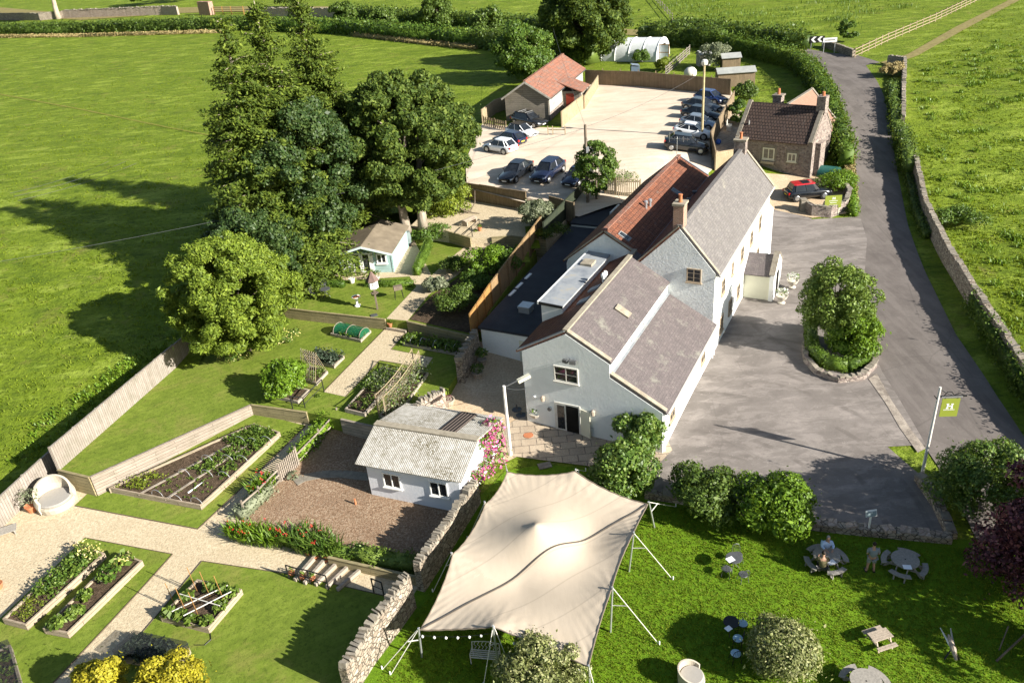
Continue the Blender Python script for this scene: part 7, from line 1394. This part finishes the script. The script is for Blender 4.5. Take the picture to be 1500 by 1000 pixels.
hedge('wall_ivy', 'rough hedge growth beside the far road wall', [at(1306, 130), at(1309, 165), at(1313, 200)], 1.2, 1.0, 'lf_hedge', 45, .26, rv, .5); hedge('wall_ivy', 'tall tangled growth where the field gate meets the road', [at(1316, 205), at(1326, 232), at(1330, 258)], 1.5, 1.7, 'lf_hedge', 50, .26, rv, .6); hedge('wall_ivy', 'patchy growth along the foot of the near road wall', [at(1330, 262), at(1340, 310), at(1356, 350)], .7, .8, 'lf_hedge', 45, .22, rv, .5)
hedge('wall_ivy', 'ivy covering the road wall at the right edge', [at(1424, 452), at(1460, 515), at(1498, 575), at(1560, 660)], 1.0, 1.35, 'lf_ivy', 60, .2, rv, .4); bush('dry_grass', 'pale dry grass clump by the road junction', at(1306, 112), 1.5, 1.6, 'lf_dry', 10, 150, .3, up=.8)
hedge('long_grass', 'pale dry grass along the foot of the long meadow hedge', [at(-60, 56), at(120, 54), at(330, 48)], 1.6, .7, 'lf_dry', 14, .4, None, .4); hedge('long_grass', 'dry grass in front of the far hedges', [at(520, 52), at(640, 66), at(700, 72)], 2.0, .7, 'lf_dry', 14, .4, None, .5)
P = at(86, 28); tree('broadleaf_tree', 'pale trunked tree on the lane by the white house wall', P, 16, 6, 'lf_mid', 26, 200, .8, .45, 'round', 'paletrunk', .75, br=.33, lean=(1, 0)); tree('broadleaf_tree', 'tall narrow tree in the far hedge', at(642, 38), 10, 3.6, 'lf_hedge', 30, 170, .6, .0, 'cone', 'trunk', br=.42)
for i, (q, hh, rr) in enumerate((((210, 8), 6, 5), ((270, 2), 8, 6), ((420, 12), 6, 4), ((505, 34), 4, 3), ((560, 44), 4, 3), ((715, 54), 4.5, 3.5))): bush('hedgerow_bush', ('rounded tree top beyond the pale boundary wall', 'dark tree beyond the brick gate pier', 'bush behind the wall right of the field gate', 'bush in the hedge right of the conifers', 'second bush along the hedge right of the conifers', 'bush in the hedge near the utility pole')[i], at(*q), hh, rr, 'lf_hedge', 14, 130, .7)
# climbing rose on the shed end, red flowers, bark yard planting
P = at(728, 668); B = [(0, 0, .8, 1.0, .6, .8), (.1, .3, 1.7, .95, .6, .8), (-.6, -.9, .7, .9, .6, .7), (.3, .9, 2.3, .75, .5, .6), (.0, 1.3, 1.6, .7, .6, .9), (-1.0, -1.7, .8, .7, .5, .7), (-.2, -.2, 2.3, .7, .6, .5)]
P_, N_, S_ = blob_leaves(B, 480, .17, -.5, .2, .6); V, F = leaf_geo(P_, N_, S_); o = mesh_np('climbing_rose', V, F, [m['lf_lime'], m['fl_pink'], m['lf_silver']], rng.choice(3, len(F), p=[.45, .42, .13])); o.location = tuple(at(719, 690)); tag(o, 'climbing rose smothered in pink flowers at the end of the white shed', 'rose')
def strap(label, a, b, n, wid, h, flower='fl_red', mat='lf_lime', w=.035, leafn=0):
    a, b = np.array(a), np.array(b); L = np.linalg.norm(b - a); V, F = spikes(n, L / 2, h, w, wid, .7); mi = np.zeros(len(F), int); rz = math.atan2(b[1] - a[1], b[0] - a[0]); c, s_ = math.cos(rz), math.sin(rz)
    if flower:
        k = n // 45; A_ = rng.uniform(0, 6.28, k); q = np.sqrt(rng.random(k)); P_ = np.stack([q * np.cos(A_) * L / 2, q * np.sin(A_) * wid, rng.uniform(.75, 1.15, k) * h], 1); P_ = np.repeat(P_, 4, 0) + rng.normal(0, .06, (k * 4, 3)); V2, F2 = scatter(P_, .11, 1); F = np.concatenate([F, F2 + len(V)]); V = np.concatenate([V, V2]); mi = np.concatenate([mi, np.ones(len(F2), int)])
    V = np.stack([V[:, 0] * c - V[:, 1] * s_, V[:, 0] * s_ + V[:, 1] * c, V[:, 2]], 1); o = mesh_np('crocosmia_clump', V, F, [m[mat]] + ([m[flower]] if flower else []), mi); o.location = tuple((a + b) / 2); return tag(o, label, 'plant')
strap('red flowered strappy plants beside the bark yard gate', at(372, 736), at(402, 706), 420, .5, 1.1); strap('red flowered strappy clump at the corner of the bark yard', at(332, 782), at(425, 800), 700, .6, 1.0); strap('red flowered strappy clump above the wide gravel steps', at(415, 792), at(500, 812), 700, .7, 1.15, mat='lf_mid')
hedge('border_plants', 'leafy border plants along the pale rail fence', [at(352, 762), at(395, 720)], .9, .75, 'lf_silver', 90, .14, None, .3); hedge('border_plants', 'leafy plants trailing beside the upper bark yard fence', [at(434, 676), at(462, 648), at(484, 622)], .8, .85, 'lf_lime', 100, .15, None, .3)
hedge('border_plants', 'leafy shrubs in the timber edged bed by the stone wall', [at(520, 815), at(560, 828), at(612, 834)], 1.0, .8, 'lf_veg', 100, .15, None, .4); hedge('border_plants', 'mixed green plants between the red flowers and the stone wall', [at(420, 795), at(470, 808), at(520, 818)], .7, .6, 'lf_mid', 90, .14, None, .3)
plank_wall('retaining_wall', 'low timber edge of the bed above the wide gravel steps', [at(484, 826), at(612, 856)], -.7, -.15, 'sleeper', .1)
for q, lb in (((430, 700), 'white flowered plant inside the bark yard gate'),): veg(lb, at(*q), .4, .4, 'lf_silver', 60, .15)
s = MB(); cv = [at(x, y, .07) for x, y in ((432, 706), (445, 699), (470, 694), (500, 693), (542, 698))]
for a, b in zip(cv[:-1], cv[1:]): s.bar(a - cv[0], b - cv[0], .75, .03)
o = s.build('stepping_path', m['coping']); o.location = tuple(cv[0]); o['kind'] = 'structure'

# ------------------------------------------------------------------ poles, wires, signs
def pole(label, q, top, r, mat, name='utility_pole', arm=None, extra=None):
    P = at(*q); h = hz(P, top); t = thing(name, label, 'pole', P); s = MB(); s.tube([(0, 0, -.5), (0, 0, h)], [r, r * .75], 8); s.build('post', m[mat], t)
    if arm: s = MB(); s.bar((-arm, 0, h - .35), (arm, 0, h - .35), .1, .1); s.build('cross_arm', m['polewood'], t)
    return t, P, h
t, Pu, hu = pole('dark weathered utility pole between the parked cars and the pub roof', (861, 297), (853, 183), .15, 'polewood'); s = MB(); s.box((.12, -.14, hu - 2.4), (.25, .2, .5)); s.build('junction_box', m['steel'], t)
t, Pl, hl = pole('tall pale timber pole among the right hand parked cars', (1028, 205), (1031, 95), .14, 'poletan'); s = MB(); s.lathe((0, 0, hl - .1), [(.1, 0), (.32, .12), (.36, .4), (.2, .6)], 10); s.build('lantern', m['offwhite'], t)
t, Pf, hf = pole('thin pale pole behind the barn', (808, 86), (806, 16), .14, 'poletan', arm=.6); s = MB(); s.box((0, 0, hf - .2), (.5, .4, .6)); s.build('transformer', m['iron'], t)
t, Pw, hw = pole('white painted pole beside the climbing rose', (748, 667), (738, 565), .11, 'polewhite', 'lamp_pole'); d = PP(0, 0, 0) - Pw; s = MB(); s.tube([(0, 0, hw - .1), (1.0, .35, hw + .15)], .03, 5); s.build('bracket', m['iron'], t); s = MB(); s.box((1.15, .4, hw + .05), (.75, .28, .16), .35, Matrix.Rotation(-.25, 3, 'Y')); s.build('lamp_head', m['cream'], t)
def wire(label, a, b, sag, r=.012):
    a, b = np.array(a), np.array(b); pts = [a + (b - a) * f - np.array([0, 0, sag * 4 * f * (1 - f)]) for f in np.linspace(0, 1, 15)]; s = MB(); s.tube([p - a for p in pts], r, 4); o = s.build('overhead_wire', m['iron']); o.location = tuple(a); return tag(o, label, 'wire')
top = lambda P, h, d=0: P + np.array([0, 0, h - d])
def skyp(q, y): d = ray(*q); t_ = y / d[1]; return np.array([d[0] * t_, d[1] * t_, CH + d[2] * t_])
wire('long overhead wire crossing the meadow to the utility pole', skyp((-30, 388), 52), top(Pu, hu, .3), .8); wire('overhead wire from the utility pole to the tall car park pole', top(Pu, hu, .2), top(Pl, hl, .6), .4); wire('overhead wire from the utility pole to the pole behind the barn', top(Pu, hu, .1), top(Pf, hf, .5), .6); wire('cable dropping from the utility pole to the pub roof', top(Pu, hu, 1), PP(-1.5, 22, 6.1), .2); wire('short cable from the white pole to the pub gable', top(Pw, hw, .1), PP(.05, -.02, 2.4), .1, .012)
for i, (a, b) in enumerate((((15, 283), (160, 236)), ((20, 288), (185, 236)), ((26, 294), (200, 239)))): wire(('uppermost of three short wires over the shaded meadow', 'middle of three short wires over the shaded meadow', 'lowest of three short wires over the shaded meadow')[i], skyp(a, 62), skyp(b, 78), .25, .014)
# hanging pub sign
P = at(1350, 697); h = hz(P, (1384, 568)); t = thing('hanging_sign', 'green hanging pub sign with a white H on a tall white post', 'pub sign', P, R(-6)); s = MB(); s.tube([(0, 0, -.4), (0, 0, h)], [.085, .06], 10); s.build('post', m['polewhite'], t)
s = MB(); s.bar((0, 0, h - .55), (1.35, 0, h - .55), .06, .07); s.tube([(0, 0, h - .1), (.35, 0, h - .35), (.7, 0, h - .5)], .03, 5); s.tube([(.25, 0, h - .55), (.4, 0, h - .3), (.6, 0, h - .3), (.75, 0, h - .5), (1.0, 0, h - .38), (1.2, 0, h - .5)], .025, 5); s.tube([(-.2, 0, h - .5), (0, 0, h - .75)], .025, 5); s.build('iron_bracket', m['black'], t)
s = MB(); s.box((.65, 0, h - 1.75), (.85, .05, 1.05)); bd = s.build('sign_board', m['green_sign'], t); s = MB()
for x, w_, z0, z1 in ((.52, .07, .0, .30), (.74, .07, .0, .30)): s.box((x, -.029, h - 1.28 + z0), (w_, .008, z1 - z0)); s.box((x, -.029, h - 1.28), (.13, .0085, .04)); s.box((x, -.029, h - 1.02), (.13, .0085, .04))
s.box((.63, -.029, h - 1.15), (.18, .0075, .05)); s.build('letter_h', m['white'], bd)
s = MB(); xs = .36
for i, w_ in enumerate((.04, .035, .05, .04, .045, .03, .045, .04, .05, .035)): s.box((xs + w_ / 2, -.029, h - 1.37), (w_ * .7, .008, .05)); xs += w_ + .013
s.build('name_line', m['white'], bd); s = MB()
for x in (.35, .95): s.tube([(x, 0, h - .72), (x, 0, h - .56)], .015, 5)
s.build('hanger', m['black'], t); s = MB(); s.box((.65, 0, h - .6), (1.0, .1, .06)); s.build('sign_lamp', m['steel'], t)
# car park board
P = at(1218, 316); t = thing('notice_board', 'olive green board with white writing behind the curved stone wall', 'sign', P, R(-4)); s = MB(); s.box((0, 0, .75), (1.45, .06, 1.15)); bd = s.build('sign_board', m['green_sign'], t); s = MB()
for x in (-.06, .12): s.box((x, -.034, 1.52), (.06, .008, .24))
s.box((.03, -.034, 1.62), (.16, .0075, .05)); s.build('letter_h', m['white'], bd); s = MB()
for z, w_, n_ in ((1.38, .75, 9), (1.2, .6, 7), (.98, .7, 8)):
    for i in range(n_): s.box((-w_ / 2 + w_ * (i + .5) / n_, -.034, z), (w_ / n_ * .62, .008, .06))
s.build('writing', m['white'], bd)
for x in (-.6, .6): s = MB(); s.box((x, .05, -.2), (.09, .09, 1.9)); s.build('post', m['cream'], t)
P = at(1175, 310); s = MB(); s.box((0, 0, -.2), (.45, .45, 1.35)); s.box((0, 0, 1.15), (.55, .55, .1)); o = s.build('stone_pillar', m['coping']); o.location = tuple(P); tag(o, 'short stone pillar at the end of the curved wall', 'pillar')
# chevron and place name boards at the junction
P = at(1196, 72); t = thing('chevron_sign', 'black board with two white chevrons at the road bend', 'road sign', P, R(-12)); s = MB(); s.box((0, 0, .9), (2.0, .06, .9)); bd = s.build('sign_board', m['black'], t)
for x in (-.55, .35): s = MB(); s.add([(x - .35, -.04, 1.35), (x + .05, -.04, 1.75), (x + .4, -.04, 1.75), (x, -.04, 1.35), (x + .4, -.04, .95), (x + .05, -.04, .95)], [(0, 5, 4, 3), (0, 3, 2, 1)]); s.build('chevron', m['white'], bd)
for x in (-.8, .8): s = MB(); s.box((x, .06, -.2), (.08, .06, 1.9)); s.build('post', m['steel'], t)
P = at(1214, 78); t = thing('name_board', 'white road name board on two posts beside the chevron board', 'road sign', P, R(-10)); s = MB(); s.box((0, 0, 1.5), (1.9, .06, .6)); bd = s.build('sign_board', m['white'], t); s = MB()
for i in range(8): s.box((-.6 + i * .17, -.035, 1.72), (.1, .008, .16))
s.build('writing', m['black'], bd)
for x in (-.75, .75): s = MB(); s.box((x, .06, -.2), (.09, .06, 2.2)); s.build('post', m['steel'], t)
P = at(1271, 782); t = thing('small_sign', 'small sign on a thin white post at the picnic lawn wall', 'sign', P, R(4)); s = MB(); s.box((0, 0, -.2), (.07, .07, 1.6)); s.build('post', m['white'], t); s = MB(); s.box((0, -.05, 1.15), (.55, .04, .34), 0, Matrix.Rotation(R(-20), 3, 'X')); bd = s.build('sign_board', m['white'], t); s = MB(); s.box((0, -.085, 1.19), (.48, .02, .25), 0, Matrix.Rotation(R(-20), 3, 'X')); s.build('notice', plain('grey blue notice', (.20, .26, .28)), bd)
rail_fence('field_gate', 'weathered wooden gate in the gap of the road wall', [at(1330, 222), at(1338, 244)], 1.2, 'sleeper_pale', 2.4, 4)
P = at(930, 108); t = thing('lidded_bin', 'dark blue lidded bin in the kitchen garden behind the fence', 'bin', P); s = MB(); s.prism([(-.6, -.5), (.6, -.5), (.6, .5), (-.6, .5)], 0, 1.1); s.build('bin_body', plain('slate blue plastic', (.08, .11, .15), .5), t); s = MB(); s.slab((-.55, 1.3), (.55, 1.12), -.65, .65, .07); s.build('lid', plain('slate blue lid', (.16, .20, .25), .4), t)
P = at(1011, 114); t = thing('white_tank', 'round white tank in the garden behind the car park fence', 'tank', P); s = MB(); s.lathe((0, 0, 0), [(.5, 0), (.85, .4), (.85, .9), (.5, 1.3), (.15, 1.4)], 14); s.build('tank_body', m['offwhite'], t, smooth=True); s = MB(); s.lathe((0, 0, 1.38), [(.2, 0), (.2, .1)], 10); s.build('cap', m['iron'], t)
t = thing('garden_bench', 'white bench in the narrow yard beside the cottage', 'bench', at(1068, 190), R(70)); s = MB()
for i in range(4): s.box((0, -.2 + i * .13, .45), (1.3, .1, .04))
s.build('seat', m['offwhite'], t); s = MB()
for i in range(3): s.box((0, .25, .6 + i * .16), (1.3, .05, .1))
s.build('backrest', m['offwhite'], t)
for x in (-.6, .6): s = MB(); s.box((x, 0, 0), (.08, .5, .45)); s.build('leg', m['offwhite'], t)
s = MB(); bm = bmesh.new(); bmesh.ops.create_uvsphere(bm, u_segments=16, v_segments=10, radius=.3); me = bpy.data.meshes.new('ball'); bm.to_mesh(me); bm.free(); me.materials.append(plain('blue plastic', (.02, .08, .35), .4)); o = bpy.data.objects.new('blue_ball', me); col.objects.link(o); P = at(1052, 212); o.location = (P[0], P[1], P[2] + .3); tag(o, 'blue ball in the shaded cottage yard', 'ball')

# ------------------------------------------------------------------ grass: standing tufts where the photo shows texture
def tufts(name, label, poly, n, h, mat='tuft', zf=None, w=.06, per=3, fade=False):
    xy = rand_in(poly, n * (4 if fade else 1))
    if fade: kk = rng.random(len(xy)) < np.clip((42 / np.maximum(np.hypot(xy[:, 0], xy[:, 1]), 30)) ** 2.2, .03, 1); xy = xy[kk]; g_ = np.sin(xy[:, 0] * .9 + np.sin(xy[:, 1] * .7) * 2) + np.sin(xy[:, 1] * 1.1 + xy[:, 0] * .4); xy = xy[g_ + rng.normal(0, .8, len(xy)) > -.2]
    z = G(xy[:, 0], xy[:, 1]) if zf is None else np.full(n, zf); P_ = np.repeat(np.stack([xy[:, 0], xy[:, 1], z + .01], 1), per, 0); k = len(P_)
    P_[:, :2] += rng.normal(0, h * .4, (k, 2)); a = rng.uniform(0, 6.28, k); D = np.stack([np.cos(a), np.sin(a), np.zeros(k)], 1); S = np.stack([-np.sin(a), np.cos(a), np.zeros(k)], 1) * w; L = h * rng.uniform(.5, 1.3, k)
    tip = P_ + D * (L * rng.uniform(.2, .9, k))[:, None]; tip[:, 2] += L; V = np.stack([P_ - S, P_ + S, tip], 1).reshape(-1, 3); o = mesh_np(name, V, np.arange(3 * k).reshape(-1, 3), m[mat]); return tag(o, label, 'grass', None, 'stuff')
tufts('meadow_grass', 'long rough grass of the left meadow', px([(-90, 500), (-90, 790), (70, 690), (280, 505), (330, 420), (420, 300), (420, 62), (-60, 66)]), 30000, .13, w=.06, fade=True)
tufts('meadow_grass', 'rough grass of the field right of the road', px([(1335, 100), (1345, 240), (1390, 360), (1510, 560), (1640, 600), (1700, 60), (1500, 0), (1440, 20)]), 22000, .16, w=.07, fade=True)
def tussocks(label, poly, n, per, h, spread, mat):
    c = rand_in(poly, n); xy = np.repeat(c, per, 0) + rng.normal(0, spread, (n * per, 2)) * np.repeat(rng.uniform(.5, 1.6, n), per)[:, None]; V, F = spikes(len(xy), .01, h, .05, .01, .9); off = np.stack([xy[:, 0], xy[:, 1], G(xy[:, 0], xy[:, 1])], 1); V = V + np.repeat(off, 4, 0); o = mesh_np('tussock_grass', V, F, m[mat]); tag(o, label, 'grass', None, 'stuff')
tussocks('darker tussocks of coarse grass in the right hand field', px([(1340, 110), (1350, 240), (1400, 360), (1510, 540), (1640, 560), (1600, 60), (1450, 60)]), 210, 40, .42, .30, 'lf_lime')
tussocks('dark rushy patches in the far meadow', px([(960, 8), (1020, 30), (1200, 50), (1400, 5), (1400, -10), (1000, -10)]), 60, 60, .8, 1.6, 'lf_mid')
tussocks('weedy leaves growing along the meadow side of the pale fence', px([(20, 690), (60, 660), (140, 600), (240, 510), (225, 500), (120, 575), (20, 650)]), 75, 14, .3, .35, 'lf_lime')
tufts('lawn_grass', 'grass of the pub lawn around the tables', px([(870, 740), (1010, 745), (1180, 775), (1400, 800), (1560, 830), (1560, 1060), (520, 1060), (612, 900), (720, 720)]), 42000, .07, w=.03)

# ------------------------------------------------------------------ camera, sky, sun
cam = bpy.data.cameras.new('camera'); co = bpy.data.objects.new('camera', cam); col.objects.link(co)
Rm = np.stack([[RT[0], FW[0], UP[0]], [-RT[1], -FW[1], -UP[1]], [-RT[2], -FW[2], -UP[2]]], 1)  # columns: camera x, y, z axes in the world
co.matrix_world = Matrix(((Rm[0][0], Rm[0][1], Rm[0][2], 0), (Rm[1][0], Rm[1][1], Rm[1][2], 0), (Rm[2][0], Rm[2][1], Rm[2][2], CH), (0, 0, 0, 1)))
cam.sensor_width = 36; cam.lens = 36 * FP / 1500; cam.clip_start = .5; cam.clip_end = 2000; sc.camera = co
AZ = R(121.0); EL = R(25)                    # the sun stands to the right, a little behind the camera
w = bpy.data.worlds.new('World'); sc.world = w; w.use_nodes = True; nt = w.node_tree; bg = nt.nodes['Background']; sky = nt.nodes.new('ShaderNodeTexSky'); sky.sky_type = 'NISHITA'; sky.sun_disc = False; sky.sun_elevation = EL; sky.sun_rotation = AZ; sky.air_density = 1.2; sky.dust_density = 1.0
nt.links.new(sky.outputs[0], bg.inputs[0]); bg.inputs[1].default_value = .05
sl = bpy.data.lights.new('sun', 'SUN'); sl.energy = 5; sl.angle = R(.5); sl.color = (1, .945, .85); so = bpy.data.objects.new('sun', sl); col.objects.link(so)
sd = Vector((math.sin(AZ) * math.cos(EL), math.cos(AZ) * math.cos(EL), math.sin(EL))); so.rotation_euler = sd.to_track_quat('Z', 'Y').to_euler(); so.location = (40, 0, 60)
sc.view_settings.view_transform = 'Standard'; sc.view_settings.look = 'None'; sc.view_settings.gamma = 1; sc.view_settings.exposure = 1.42
sc.cycles.max_bounces = 6; sc.cycles.transparent_max_bounces = 8
